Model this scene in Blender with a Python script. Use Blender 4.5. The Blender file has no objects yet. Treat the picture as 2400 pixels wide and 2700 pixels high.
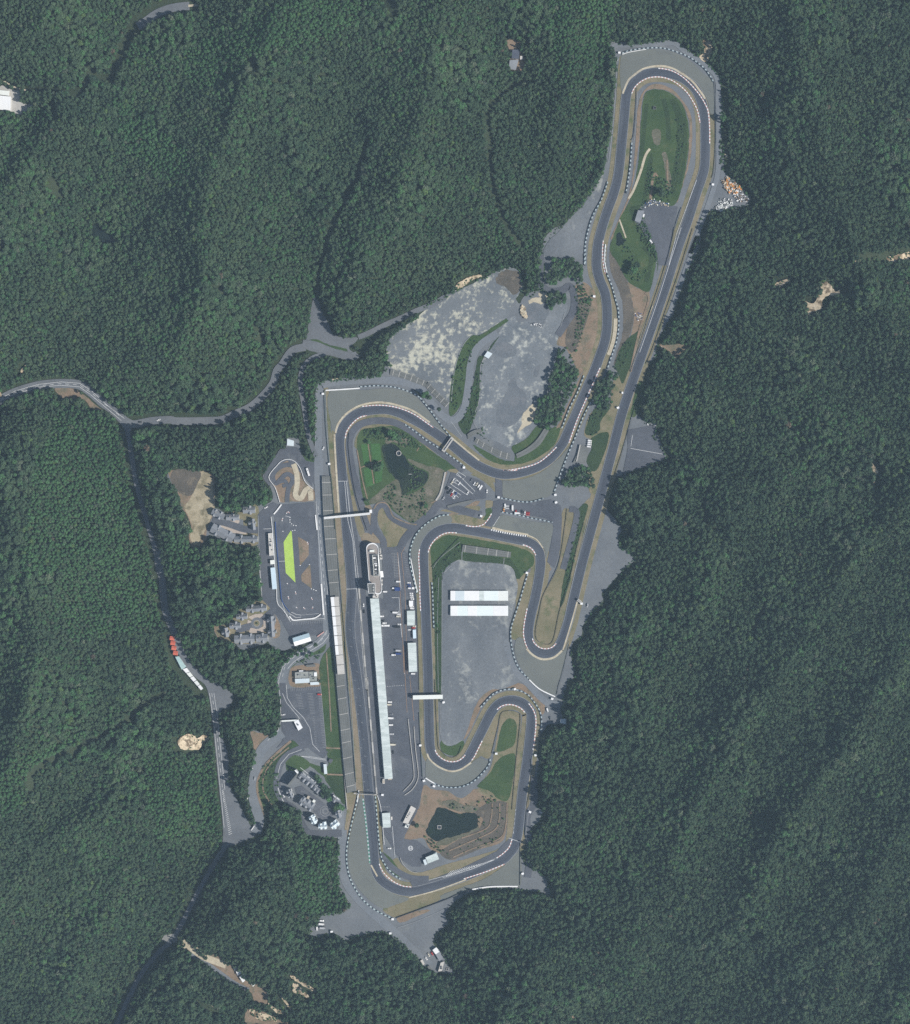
# Aerial view of a hillside motor racing circuit - everything is built here in code
import bpy, bmesh, math, random, numpy as np
from mathutils import Vector, Matrix, noise as mnoise
from mathutils.geometry import delaunay_2d_cdt
ZS = .25             # the sheets of the level ground lie a few centimetres above one another
random.seed(7); rng = np.random.default_rng(7)
scn = bpy.context.scene
col = bpy.data.collections.new("circuit"); scn.collection.children.link(col)
HC = 2500.0            # camera height in metres; one photo pixel is half a metre on the ground
TILES = {'a': (0, 0, 1), '1': (0, 0, 2.92), '2': (1500, 0, 2.92), '3': (1300, 600, 2.92), '4': (750, 700, 2.92), '5': (650, 1250, 3.586),
 '6': (1050, 1250, 3.586), '7': (550, 1650, 3.586), '8': (1050, 1700, 3.586), '9': (850, 2050, 3.028), '10': (300, 2050, 3.028),
 '11': (300, 1100, 2.92), '12': (0, 950, 3.716), '13': (1450, 1000, 1.913), '14': (1350, 1850, 1.730), '15': (600, 0, 1.817),
 '16': (1850, 0, 2.044), '17': (0, 1450, 2.596), '18': (1000, 680, 3.634), '19': (930, 1400, 7.268), '20': (720, 1560, 8.517),
 '21': (560, 1320, 5.344), '22': (700, 1980, 8.259), '23': (1280, 1240, 8.259), '24': (1000, 2020, 6.815), '25': (1180, 1230, 8.259),
 'f': (0, 0, 0.7571)}

def S(s):
    """survey string -> list of plan points; '@k' switches to survey sheet k"""
    out = []; t = TILES['a']
    for w in s.split():
        if w[0] == '@': t = TILES[w[1:]]; continue
        a, b = w.split(','); out.append((t[0] + float(a) / t[2], t[1] + float(b) / t[2]))
    return out

def W(px, py, z=0.0):
    k = 0.5 * (HC - z) / HC
    return Vector(((px - 1200) * k, (1350 - py) * k, z))

def cr(pts, closed=False, step=4.0):
    """Catmull-Rom resample"""
    n = len(pts); out = []
    segs = n if closed else n - 1
    for i in range(segs):
        if closed: p0, p1, p2, p3 = pts[i - 1], pts[i], pts[(i + 1) % n], pts[(i + 2) % n]
        else: p0, p1, p2, p3 = pts[max(i - 1, 0)], pts[i], pts[i + 1], pts[min(i + 2, n - 1)]
        L = math.dist(p1, p2); m = max(1, int(L / step))
        for k in range(m):
            t = k / m
            out.append(tuple(0.5 * (2 * p1[d] + (p2[d] - p0[d]) * t + (2 * p0[d] - 5 * p1[d] + 4 * p2[d] - p3[d]) * t * t + (3 * p1[d] - p0[d] - 3 * p2[d] + p3[d]) * t ** 3) for d in (0, 1)))
    if not closed: out.append(tuple(pts[-1]))
    return out

def lin(pts, closed=False, step=4.0):
    n = len(pts); out = []
    for i in range(n if closed else n - 1):
        a, b = pts[i], pts[(i + 1) % n]; m = max(1, int(math.dist(a, b) / step))
        for k in range(m): out.append((a[0] + (b[0] - a[0]) * k / m, a[1] + (b[1] - a[1]) * k / m))
    if not closed: out.append(tuple(pts[-1]))
    return out

def jitter(pts, amp, f=0.09):
    return [(p[0] + amp * mnoise.noise((p[0] * f, p[1] * f, 1.7)) + amp * .6 * mnoise.noise((p[0] * f * 3, p[1] * f * 3, 5.1)),
             p[1] + amp * mnoise.noise((p[0] * f, p[1] * f, 9.3)) + amp * .6 * mnoise.noise((p[0] * f * 3, p[1] * f * 3, 3.3))) for p in pts]

def offs(pts, d):
    """offset an open polyline by d plan pixels to its right-hand side (photo axes)"""
    out = []; n = len(pts)
    for i in range(n):
        a, b = pts[max(i - 1, 0)], pts[min(i + 1, n - 1)]
        L = math.dist(a, b) or 1
        out.append((pts[i][0] - (b[1] - a[1]) / L * d, pts[i][1] + (b[0] - a[0]) / L * d))
    return out

# ---------------------------------------------------------------- object helpers
def link(o, parent=None):
    col.objects.link(o)
    if parent is not None: o.parent = parent
    return o
def from_bm(name, bm, mats, parent=None):
    me = bpy.data.meshes.new(name); bm.to_mesh(me); bm.free()
    for m in (mats if isinstance(mats, (list, tuple)) else [mats]): me.materials.append(m)
    return link(bpy.data.objects.new(name, me), parent)
def tag(o, label=None, cat=None, group=None, kind=None):
    if label: o['label'] = label
    if cat: o['category'] = cat
    if group: o['group'] = group
    if kind: o['kind'] = kind
    elif label: o['kind'] = 'thing'
    return o
def empty(name, loc, rz=0.0):
    o = bpy.data.objects.new(name, None); o.location = loc; o.rotation_euler = (0, 0, rz); o.empty_display_size = 1
    return link(o)
def copy_tree(o, parent=None):
    c = o.copy(); col.objects.link(c)
    if parent is not None: c.parent = parent
    for ch in list(o.children): copy_tree(ch, c)
    return c

# ---------------------------------------------------------------- materials
def srgb(r, g, b):
    f = lambda c: (c / 255 / 12.92) if c <= 10.3 else ((c / 255 + .055) / 1.055) ** 2.4
    return (f(r), f(g), f(b), 1)
MATS = {}
def mat(name, c1, c2=None, scale=.05, fine=1.2, famt=.18, rough=.85, c3=None, stretch=None, spec=.25, metal=0., thr=(.35, .65), c3thr=(.55, .68), c3scale=None, dist=0, two=0):
    """base colours c1..c2 mixed by a broad noise, fine grain, optional patches of c3 (all linear rgb)"""
    m = bpy.data.materials.new(name); m.use_nodes = True; nt = m.node_tree; N = nt.nodes; Lk = nt.links
    bs = N['Principled BSDF']; bs.inputs['Roughness'].default_value = rough
    bs.inputs['Specular IOR Level'].default_value = spec; bs.inputs['Metallic'].default_value = metal
    c1 = tuple(c1)[:3] + (1,); c2 = tuple(c2 or c1)[:3] + (1,)
    tc = N.new('ShaderNodeTexCoord'); src = tc.outputs['Object']
    if stretch:
        mr = N.new('ShaderNodeMapping'); mr.inputs['Rotation'].default_value = (0, 0, stretch[1]); Lk.new(src, mr.inputs['Vector'])
        mp = N.new('ShaderNodeMapping'); mp.inputs['Scale'].default_value = (1, stretch[0], 1)
        Lk.new(mr.outputs['Vector'], mp.inputs['Vector']); src2 = mp.outputs['Vector']
    else: src2 = src
    def nz(sc, det, s, di=0):
        n = N.new('ShaderNodeTexNoise'); n.inputs['Scale'].default_value = sc; n.inputs['Detail'].default_value = det; n.inputs['Roughness'].default_value = .62; n.inputs['Distortion'].default_value = di
        Lk.new(s, n.inputs['Vector']); return n.outputs['Fac']
    def ramp(f, a, b, ca, cb):
        r = N.new('ShaderNodeValToRGB'); Lk.new(f, r.inputs['Fac'])
        r.color_ramp.elements[0].position = a; r.color_ramp.elements[1].position = b
        r.color_ramp.elements[0].color = ca; r.color_ramp.elements[1].color = cb; return r.outputs['Color']
    base = ramp(nz(scale, 5, src2), thr[0], thr[1], c1, c2)
    if c3:
        f3 = nz(c3scale or scale * 1.7, 7, src2, dist)
        if two:
            av = N.new('ShaderNodeMix'); av.inputs['Factor'].default_value = two; Lk.new(f3, av.inputs['A']); Lk.new(nz((c3scale or scale) * 6, 6, src), av.inputs['B']); f3 = av.outputs['Result']
        mk = ramp(f3, c3thr[0], c3thr[1], (0, 0, 0, 1), (1, 1, 1, 1))
        mx = N.new('ShaderNodeMix'); mx.data_type = 'RGBA'; Lk.new(mk, mx.inputs['Factor']); Lk.new(base, mx.inputs['A']); mx.inputs['B'].default_value = tuple(c3)[:3] + (1,)
        base = mx.outputs['Result']
    if famt > 0:
        g = ramp(nz(fine, 3, src), .25, .75, (1 - famt,) * 3 + (1,), (1 + famt,) * 3 + (1,))
        mu = N.new('ShaderNodeMix'); mu.data_type = 'RGBA'; mu.blend_type = 'MULTIPLY'; mu.inputs['Factor'].default_value = 1
        Lk.new(base, mu.inputs['A']); Lk.new(g, mu.inputs['B']); base = mu.outputs['Result']
    Lk.new(base, bs.inputs['Base Color'])
    MATS[name] = m; return m
def v(x, k=1.0): return (x[0] * k, x[1] * k, x[2] * k)
mat('paved', (.118, .13, .146), (.16, .172, .186), .02, .35, .10, c3=(.19, .2, .2), c3thr=(.56, .75))
mat('asphalt', (.07, .078, .096), (.102, .11, .13), .02, .3, .12, c3=(.125, .133, .148), c3thr=(.56, .72), c3scale=.05)
mat('asphalt_old', (.112, .122, .138), (.145, .155, .17), .03, .4, .12)
mat('forest_floor', (.026, .042, .022), (.038, .052, .026), .05, .5, .3)
mat('dry_grass', (.15, .14, .082), (.225, .19, .125), .03, .5, .2, c3=(.09, .112, .05), c3thr=(.53, .68))
mat('lawn', (.03, .062, .022), (.052, .088, .03), .035, .6, .3, c3=(.085, .1, .042), c3thr=(.56, .72))
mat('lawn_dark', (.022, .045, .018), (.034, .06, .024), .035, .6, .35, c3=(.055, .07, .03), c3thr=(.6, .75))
mat('gravel', (.132, .143, .135), (.155, .165, .152), .02, .7, .08, c3=(.118, .128, .128), c3thr=(.55, .7))
mat('soil', (.19, .138, .095), (.245, .182, .13), .05, .5, .22, c3=(.13, .122, .082), c3thr=(.5, .65))
mat('soil_dark', (.08, .074, .062), (.12, .105, .088), .05, .5, .3, c3=(.16, .135, .1), c3thr=(.56, .68))
mat('sand', (.4, .35, .26), (.5, .45, .34), .08, .7, .18, c3=(.3, .26, .19))
mat('bare_rock', (.42, .34, .23), (.6, .5, .36), .09, .5, .35, c3=(.16, .12, .075), c3thr=(.5, .58), c3scale=.12)
mat('quarry', (.125, .14, .155), (.165, .18, .195), .02, .4, .14, c3=(.46, .455, .375), c3thr=(.495, .575), c3scale=.022, stretch=(1.3, -.95), two=.5)
mat('quarry_east', (.118, .136, .156), (.185, .2, .215), .03, .4, .16, c3=(.38, .39, .36), c3thr=(.525, .61), c3scale=.022, stretch=(1.2, -1.1), two=.5)
mat('lot', (.112, .125, .142), (.168, .182, .197), .022, .35, .16, c3=(.28, .29, .28), c3thr=(.52, .6), c3scale=.018, stretch=(.5, 0), two=.42)
mat('barrier_pale', (.3, .37, .4), (.4, .46, .48), .15, .8, .25, rough=.6)
mat('lawn_bright', (.035, .105, .028), (.055, .13, .036), .05, .6, .25)
mat('sand_field', (.3, .255, .17), (.4, .35, .25), .04, .5, .22, c3=(.17, .15, .095), c3thr=(.48, .62))
mat('tan_verge', (.19, .155, .105), (.25, .205, .145), .03, .5, .2, c3=(.13, .13, .07), c3thr=(.53, .68))
mat('damp', (.108, .123, .142), (.142, .157, .174), .05, .4, .14, c3=(.15, .16, .175), c3thr=(.5, .62))
mat('lane', (.145, .162, .184), (.175, .19, .21), .04, .5, .12)
mat('water', (.010, .018, .016), (.014, .024, .02), .02, .2, .15, rough=.25, spec=.3, c3=(.02, .035, .018), c3thr=(.58, .7))
mat('marsh', (.012, .02, .018), (.026, .042, .022), .05, .4, .3, rough=.4, c3=(.01, .014, .018), c3thr=(.48, .58))
mat('reeds', (.13, .125, .09), (.085, .09, .058), .04, .5, .35, c3=(.17, .15, .12), c3thr=(.52, .64))
mat('white_line', (.62, .63, .63), (.5, .51, .52), .1, .5, .12)
mat('faded_line', (.3, .31, .32), (.24, .25, .26), .1, .5, .12)
mat('orange_line', (.42, .25, .14), (.32, .22, .15), .1, .5, .15)
mat('green_paint', (.05, .19, .13), (.08, .24, .17), .1, .5, .15)
mat('lime_turf', (.34, .5, .09), (.4, .56, .11), .06, .5, .14)
mat('white_paint', (.78, .78, .77), (.7, .7, .7), .1, .8, .06, rough=.5)
mat('red_paint', (.5, .07, .05), (.42, .06, .045), .1, .8, .1, rough=.5)
mat('pink_paint', (.55, .33, .3), (.5, .3, .28), .1, .8, .1, rough=.5)
mat('blue_paint', (.03, .08, .26), (.04, .1, .3), .1, .8, .1, rough=.5)
mat('teal_paint', (.36, .45, .46), (.42, .5, .5), .1, .8, .12, rough=.6)
mat('dark_rubber', (.03, .042, .06), (.04, .052, .07), .1, .8, .2)
mat('concrete', (.36, .35, .33), (.45, .44, .42), .07, .6, .12)
mat('concrete_dark', (.2, .2, .195), (.25, .25, .24), .07, .6, .14)
mat('terrace', (.125, .132, .13), (.16, .167, .163), .04, .6, .14)
mat('terrace_tread', (.105, .112, .11), (.135, .142, .14), .04, .6, .14)
mat('metal_roof', (.46, .52, .51), (.55, .61, .6), .05, .6, .06, rough=.45, c3=(.6, .66, .65), c3thr=(.5, .56), c3scale=.05, stretch=(3, 0))
mat('metal_roof_seam', (.42, .47, .47), (.47, .52, .52), .04, .6, .05, rough=.45)
mat('roof_blue', (.48, .62, .68), (.54, .68, .74), .04, .6, .05, rough=.45)
mat('roof_sky', (.52, .64, .73), (.58, .7, .78), .04, .6, .04, rough=.45)
mat('roof_white', (.8, .8, .8), (.74, .75, .76), .05, .6, .04, rough=.5)
mat('roof_cream', (.74, .76, .72), (.7, .73, .71), .05, .6, .04, rough=.5)
mat('roof_mint', (.68, .76, .76), (.73, .8, .8), .05, .6, .04, rough=.5)
mat('roof_paleblue', (.55, .62, .66), (.6, .67, .7), .05, .6, .04, rough=.5)
mat('roof_beige', (.5, .48, .45), (.56, .54, .51), .06, .6, .08)
mat('roof_brown', (.25, .225, .21), (.3, .275, .26), .06, .6, .12)
mat('roof_slate', (.2, .215, .24), (.25, .265, .29), .06, .6, .1, rough=.7)
mat('roof_dark', (.07, .075, .09), (.1, .105, .12), .06, .6, .15)
mat('roof_red', (.55, .12, .075), (.62, .18, .12), .06, .6, .15)
mat('roof_rust', (.3, .31, .29), (.22, .24, .23), .1, .6, .2)
mat('roof_teal', (.36, .5, .5), (.42, .55, .54), .06, .6, .1)
mat('wall_white', (.7, .7, .68), (.62, .62, .61), .06, .6, .08)
mat('wall_grey', (.38, .39, .4), (.32, .33, .34), .06, .6, .1)
mat('wall_tan', (.45, .4, .33), (.4, .36, .3), .06, .6, .1)
mat('paving_pink', (.42, .36, .31), (.36, .31, .27), .1, .6, .1)
mat('glass', (.02, .03, .04), (.03, .04, .05), .1, .6, .05, rough=.1, spec=.6)
mat('steel', (.3, .31, .32), (.36, .37, .38), .1, .6, .1, rough=.4, metal=.4)
mat('dark_steel', (.04, .045, .055), (.06, .065, .075), .1, .6, .1, rough=.5)
mat('fence_green', (.06, .13, .1), (.09, .16, .13), .1, .6, .15)
mat('solar', (.075, .085, .115), (.1, .11, .14), .1, .6, .1, rough=.3, spec=.5)
mat('tyre', (.02, .02, .022), (.03, .03, .032), .1, .8, .1)
mat('bark', (.08, .06, .045), (.11, .085, .06), .6, 2, .2)
for nm, c in dict(white=(.75, .75, .75), silver=(.42, .43, .45), black=(.02, .022, .026), blue=(.03, .06, .2), red=(.45, .035, .03), grey=(.15, .16, .18), orange=(.6, .24, .04), cream=(.62, .58, .48)).items():
    mat('car_' + nm, c, v(c, .9), .3, 1, .04, rough=.35, spec=.5)
M = MATS
# the race track: rubbered groove and seams run along the ribbon's own length
def track_mat():
    m = mat('race_asphalt', (.060, .071, .093), (.075, .086, .108), .012, .3, .07)
    nt = m.node_tree; N = nt.nodes; Lk = nt.links; bs = N['Principled BSDF']
    prev = bs.inputs['Base Color'].links[0].from_socket
    uv = N.new('ShaderNodeUVMap'); mp = N.new('ShaderNodeMapping'); mp.inputs['Scale'].default_value = (7, .012, 1); Lk.new(uv.outputs['UV'], mp.inputs['Vector'])
    n = N.new('ShaderNodeTexNoise'); n.inputs['Scale'].default_value = 1; n.inputs['Detail'].default_value = 4; Lk.new(mp.outputs['Vector'], n.inputs['Vector'])
    r = N.new('ShaderNodeValToRGB'); Lk.new(n.outputs['Fac'], r.inputs['Fac']); r.color_ramp.elements[0].position = .3; r.color_ramp.elements[1].position = .7
    r.color_ramp.elements[0].color = (.78, .78, .8, 1); r.color_ramp.elements[1].color = (1.2, 1.18, 1.15, 1)
    mu = N.new('ShaderNodeMix'); mu.data_type = 'RGBA'; mu.blend_type = 'MULTIPLY'; mu.inputs['Factor'].default_value = 1
    Lk.new(prev, mu.inputs['A']); Lk.new(r.outputs['Color'], mu.inputs['B'])
    sx = N.new('ShaderNodeSeparateXYZ'); Lk.new(uv.outputs['UV'], sx.inputs[0])
    wn = N.new('ShaderNodeTexNoise'); wn.inputs['Scale'].default_value = .012; wn.inputs['Detail'].default_value = 2; tc = N.new('ShaderNodeTexCoord'); Lk.new(tc.outputs['Object'], wn.inputs['Vector'])
    ad = N.new('ShaderNodeMath'); ad.operation = 'MULTIPLY_ADD'; Lk.new(wn.outputs['Fac'], ad.inputs[0]); ad.inputs[1].default_value = 1.3; ad.inputs[2].default_value = -.65
    a2 = N.new('ShaderNodeMath'); Lk.new(sx.outputs['X'], a2.inputs[0]); Lk.new(ad.outputs[0], a2.inputs[1])
    g = N.new('ShaderNodeValToRGB'); Lk.new(a2.outputs[0], g.inputs['Fac']); e = g.color_ramp.elements; e[0].position = .05; e[0].color = (1.1, 1.1, 1.1, 1); e[1].position = .95; e[1].color = (1.1, 1.1, 1.1, 1)
    for p_ in (.36, .62): q_ = e.new(p_); q_.color = (.84, .84, .86, 1)
    m2 = N.new('ShaderNodeMix'); m2.data_type = 'RGBA'; m2.blend_type = 'MULTIPLY'; m2.inputs['Factor'].default_value = 1
    Lk.new(mu.outputs['Result'], m2.inputs['A']); Lk.new(g.outputs['Color'], m2.inputs['B']); Lk.new(m2.outputs['Result'], bs.inputs['Base Color'])
    return m
track_mat()

# ---------------------------------------------------------------- ground sheets
def sheet(name, material, polys, z, jit=0.0, kind='structure', smooth=True, zstep=.012, zf=None):
    bm = bmesh.new()
    for i, pts in enumerate(polys):
        if isinstance(pts, str): pts = S(pts)
        p = cr(pts, True, 5) if smooth else lin(pts, True, 5 if jit else 1e9)
        if jit: p = jitter(p, jit)
        zz = (z + i * zstep) * (1 if zf else ZS)
        q = []
        for a in p:
            if not q or math.dist(q[-1], a) > .7: q.append(a)
        if math.dist(q[0], q[-1]) < .7: q.pop()
        n = len(q)
        vv, _, ff = delaunay_2d_cdt([Vector(a) for a in q], [(k, (k + 1) % n) for k in range(n)], [], 1, 1e-3)[:3]
        vs = [bm.verts.new(W(a[0], a[1], zz + (zf(a[0], a[1]) if zf else 0))) for a in vv]
        for f in ff: bm.faces.new([vs[k] for k in f])
    for f in bm.faces:
        f.normal_update()
        if f.normal.z < 0: f.normal_flip()
    return tag(from_bm(name, bm, material), kind=kind)
def ribbon_bm(bm, pts, w, z, mi=0, uvl=None, close=False):
    """flat strip of half-width w plan pixels; uv = (across 0..1, along in metres)"""
    n = len(pts); prev = None; s = 0; z = z * ZS
    for i in range(n):
        if close: a, b = pts[i - 1], pts[(i + 1) % n]
        else: a, b = pts[max(i - 1, 0)], pts[min(i + 1, n - 1)]
        L = math.dist(a, b) or 1; nx, ny = -(b[1] - a[1]) / L * w, (b[0] - a[0]) / L * w
        if i: s += math.dist(pts[i - 1], pts[i]) * .5
        cur = (bm.verts.new(W(pts[i][0] - nx, pts[i][1] - ny, z)), bm.verts.new(W(pts[i][0] + nx, pts[i][1] + ny, z)), s)
        if prev:
            f = bm.faces.new((prev[0], prev[1], cur[1], cur[0])); f.material_index = mi
            if uvl:
                for lp, uv in zip(f.loops, ((0, prev[2]), (1, prev[2]), (1, cur[2]), (0, cur[2]))): lp[uvl].uv = uv
        else: first = cur
        prev = cur
    if close:
        f = bm.faces.new((prev[0], prev[1], first[1], first[0])); f.material_index = mi
        if uvl:
            for lp, uv in zip(f.loops, ((0, prev[2]), (1, prev[2]), (1, prev[2] + 2), (0, prev[2] + 2))): lp[uvl].uv = uv
def up(bm):
    for f in bm.faces:
        f.normal_update()
        if f.normal.z < 0: f.normal_flip()
def ribbons(name, material, items, z, kind='structure', zstep=.012, smooth=True):
    """items: (survey string or points, full width in metres)"""
    bm = bmesh.new(); uvl = bm.loops.layers.uv.new('UVMap')
    for i, it in enumerate(items):
        pts = S(it[0]) if isinstance(it[0], str) else it[0]
        p = cr(pts, False, 4) if smooth else pts
        ribbon_bm(bm, p, it[1], z + i * zstep, 0, uvl)
    up(bm)
    return tag(from_bm(name, bm, material), kind=kind)
def cut(pts, a, b):
    """piece of a polyline between arc lengths a and b (pixels)"""
    out = []; s = 0
    for i in range(len(pts) - 1):
        L = math.dist(pts[i], pts[i + 1])
        if L == 0: continue
        for t in ([max(a, s)] if s + L >= a and s <= b else []) :
            k = (t - s) / L; out.append((pts[i][0] + (pts[i + 1][0] - pts[i][0]) * k, pts[i][1] + (pts[i + 1][1] - pts[i][1]) * k))
        if s + L > b:
            k = (b - s) / L; out.append((pts[i][0] + (pts[i + 1][0] - pts[i][0]) * k, pts[i][1] + (pts[i + 1][1] - pts[i][1]) * k)); break
        s += L
    res = []
    for p in out:
        if not res or math.dist(res[-1], p) > 1e-4: res.append(p)
    return res
def plen(pts): return sum(math.dist(pts[i], pts[i + 1]) for i in range(len(pts) - 1))
SUN, SKY, HAZE, HAZECOL, EXPO, DENOISE = 5.0, .075, 4.4e-5, (.56, .76, .96, 1), 0.2, False
# ---------------------------------------------------------------- the circuit's centre line
TRACK = cr(S("@4 430,1320 427,1400 444,1600 @5 950,540 993,1080 @7 1340,60 1400,470 1462,1000 1515,1580 @9 398,400 415,650 430,745 470,815 540,868 620,900 710,910 800,897 1000,838 1200,765 1425,665 1490,610 1535,550 1552,490 1568,400 1600,100 1616,0 "
 "@8 1232,1000 1262,690 1247,620 1205,570 1140,535 1060,525 980,545 920,590 870,660 820,760 760,880 700,1000 650,1080 590,1130 520,1148 440,1140 370,1100 325,1040 305,980 297,900 290,600 284,300 273,0 "
 "@6 258,1255 246,1000 240,800 248,710 275,640 330,570 400,530 480,512 560,514 700,535 850,563 1000,593 1130,620 1220,640 1290,680 1335,740 1347,820 1343,900 1320,1050 1290,1200 1260,1320 1240,1420 1232,1500 1240,1570 1270,1630 1320,1680 1390,1697 1450,1685 1505,1645 1545,1580 1575,1500 1616,1370 1650,1222 1748,815 "
 "@3 833,2044 925,1700 1003,1400 1140,1000 1308,520 1420,170 @2 915,1700 978,1500 1020,1380 1042,1300 1050,1200 1051,1000 1046,900 1028,800 985,700 930,640 860,594 780,568 690,558 610,565 545,592 490,640 455,700 440,760 427,900 408,1100 387,1300 370,1400 342,1500 305,1600 272,1700 243,1800 222,1900 215,2044 "
 "@3 822,400 862,500 877,600 880,700 875,800 855,900 820,1000 783,1100 740,1200 697,1300 655,1400 612,1500 570,1590 535,1665 450,1770 350,1838 240,1878 150,1896 80,1900 @4 1606,1592 1500,1545 1400,1475 1255,1355 1080,1235 950,1165 900,1140 800,1110 700,1110 600,1128 520,1168 460,1235"), True, 4)

# ---------------------------------------------------------------- clearings in the forest (everything flat lies in one of these)
CLEAR = [
 # the circuit itself
 "@2 315,335 360,318 420,345 640,325 800,312 850,335 870,372 1000,440 1100,520 1165,600 1165,650 1180,740 1185,850 1165,930 1175,1000 1178,1130 1200,1230 1185,1300 1215,1345 1330,1440 1400,1560 1250,1610 1120,1620 1040,1640 1012,1700 1015,1800 1010,1950 "
 "@3 1590,20 1590,130 1560,220 1490,360 1410,540 1390,660 1335,740 1290,830 1262,900 1255,990 1210,1040 1180,1100 1150,1200 1120,1320 1115,1440 1190,1495 1260,1525 1240,1620 1300,1700 1325,1770 1200,1830 1050,1885 "
 "@13 330,500 303,560 288,650 330,705 362,755 345,795 352,840 410,880 432,908 360,970 300,1040 262,1080 268,1120 200,1190 165,1250 162,1290 118,1330 108,1400 122,1500 80,1520 62,1600 75,1700 "
 "@8 1590,330 1590,480 1545,580 1540,640 1595,735 1600,760 1420,750 1390,800 1345,850 1330,900 1300,1010 1335,1100 1325,1230 1295,1380 1285,1460 1312,1530 1362,1560 1345,1640 1245,1750 1200,1810 1165,1860 1155,1960 "
 "@9 1590,620 1620,700 1720,745 1800,830 1817,950 1750,920 1650,900 1550,892 1400,888 1250,898 1120,948 1010,1040 985,1110 1010,1160 905,1250 893,1340 960,1400 1020,1520 1078,1560 1030,1572 950,1562 880,1552 800,1490 760,1440 640,1330 540,1250 450,1235 330,1258 250,1275 200,1315 120,1260 60,1235 "
 "@10 1745,1285 1700,1240 1640,1275 1570,1260 1560,1190 1620,1170 1640,1110 1680,1090 1817,1070 @9 130,1080 218,1010 135,860 132,480 100,465 @7 1230,2000 1000,1990 900,1950 880,1830 850,1740 760,1720 700,1650 650,1500 640,1440 690,1300 760,1220 1000,1100 1105,1150 1060,560 1050,360 1110,240 1180,170 1165,0 "
 "@5 790,1480 745,1300 660,120 @4 225,1480 232,1420 242,1200 250,932 290,897 500,872 730,855 800,770 1000,960 1250,1190 1320,1200 1400,1050 1430,800 1600,500 @3 240,760 180,680 200,590 280,500 375,470 360,400 365,180 440,80 520,0 @2 0,1680 100,1580 200,1430 270,1300 300,1100 330,900 340,700 355,480",
 # quarry yards
 "@18 1250,88 1080,150 990,195 780,300 650,350 640,375 500,440 350,580 200,680 100,780 72,870 75,980 100,1045 10,1130 20,1180 400,1260 700,1600 900,1800 1200,1950 1300,1950 1500,1840 1640,1640 1500,1590 1480,1610 1505,1550 1515,1440 1560,1320 1620,1190 1660,1085 1690,1000 1700,830 1800,640 1817,500 1780,420 1620,520 1590,430 1600,340 1550,310 1420,405 1345,440 1310,380 1365,310 1365,200 1340,130",
 # ground between the quarry and the track
 "@3 600,390 630,430 620,540 560,520 600,600 520,780 480,900 560,940 640,1080 650,1160 600,1300 500,1500 440,1560 300,1640 700,1600 900,1200 950,800 900,500 740,380 690,300",
 "@3 365,180 375,440 430,500 560,470 610,400 590,370 480,450 400,440 385,250 700,300 750,0 480,0",
 # kart site
 "@11 1540,540 1550,340 1480,330 1440,260 1420,168 1330,160 1325,240 1280,245 1165,420 1150,470 1215,560 1222,640 1150,680 1105,760 1118,1000 1145,1410 1240,1490 1290,1640 1195,1690 1200,1745 1280,1800 1400,1765 1620,1700 1700,1640 1600,900",
 # upper villas
 "@11 1160,675 1050,672 990,690 970,740 860,740 800,705 740,700 700,760 690,850 715,925 745,905 850,955 930,965 940,985 1115,980 1130,800",
 # field west of the villas
 "@11 410,440 470,405 560,400 660,420 740,430 775,540 780,690 760,770 720,860 705,955 640,1010 592,980 580,900 600,850 560,745 522,700 500,590 430,490",
 # lower villas
 "@11 1150,1405 1235,1485 1292,1640 1195,1700 1170,1740 1000,1790 950,1755 930,1720 840,1720 775,1660 775,1610 830,1600 885,1570 940,1500 1010,1445 1090,1425",
 # access road, car park and terraced slope
 "@7 1175,0 1110,45 1080,130 900,238 760,328 690,410 662,520 680,700 686,880 660,990 575,1070 500,1010 400,990 420,1110 450,1240 400,1390 380,1600 430,1790 450,1890 425,1950 500,1935 520,1830 560,1690 640,1650 720,1560 900,1300 1110,1180 1060,560 1050,360 1180,240",
]
# roads outside: (polyline, clearing width m, road width m)
ROADS = {
 'west_road': ("@17 1080,0 1110,200 1130,400 1190,560 1222,650 1275,760 1350,850 1418,905 1450,980 1475,1150 1495,1350 1520,1600 1550,1900 @10 890,560", 11, 9),
 'west_road_south': ("@10 890,560 800,690 655,950 485,1270 350,1405 220,1570 110,1780 25,1968 @a 296,2720", 16, 6),
 'west_road_north': ("@12 1240,640 1285,900 1335,1200 1430,1550 1520,1850 1548,2044 @17 1110,200 1130,400 1190,560", 16, 6),
 'northwest_road': ("@12 -60,420 0,390 150,315 380,248 600,228 780,242 900,320 1000,410 1100,480 1200,575 1245,640", 15, 12),
 'north_branch_road': ("@12 1200,575 1300,625 1400,610 1500,592 1672,582 @11 480,30 700,28 830,20 @f 470,826 500,812 525,790 545,765 553,740 @a 745,960 770,925 805,915", 18, 10),
 'hill_road': ("@1 1060,205 1130,160 1200,110 1300,68 1400,50 1460,45", 24, 11),
 'link_road': ("@4 140,600 240,615 330,650 430,685 510,700 560,690", 14, 10),
 'lane': ("@4 320,680 230,705 160,760 125,850 130,960 150,1080 185,1300 220,1410 245,1470", 9, 6),
 'quarry_lane': ("@18 640,370 500,450 350,510 200,580 60,640 -100,720 -200,760", 9, 7),
}
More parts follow.
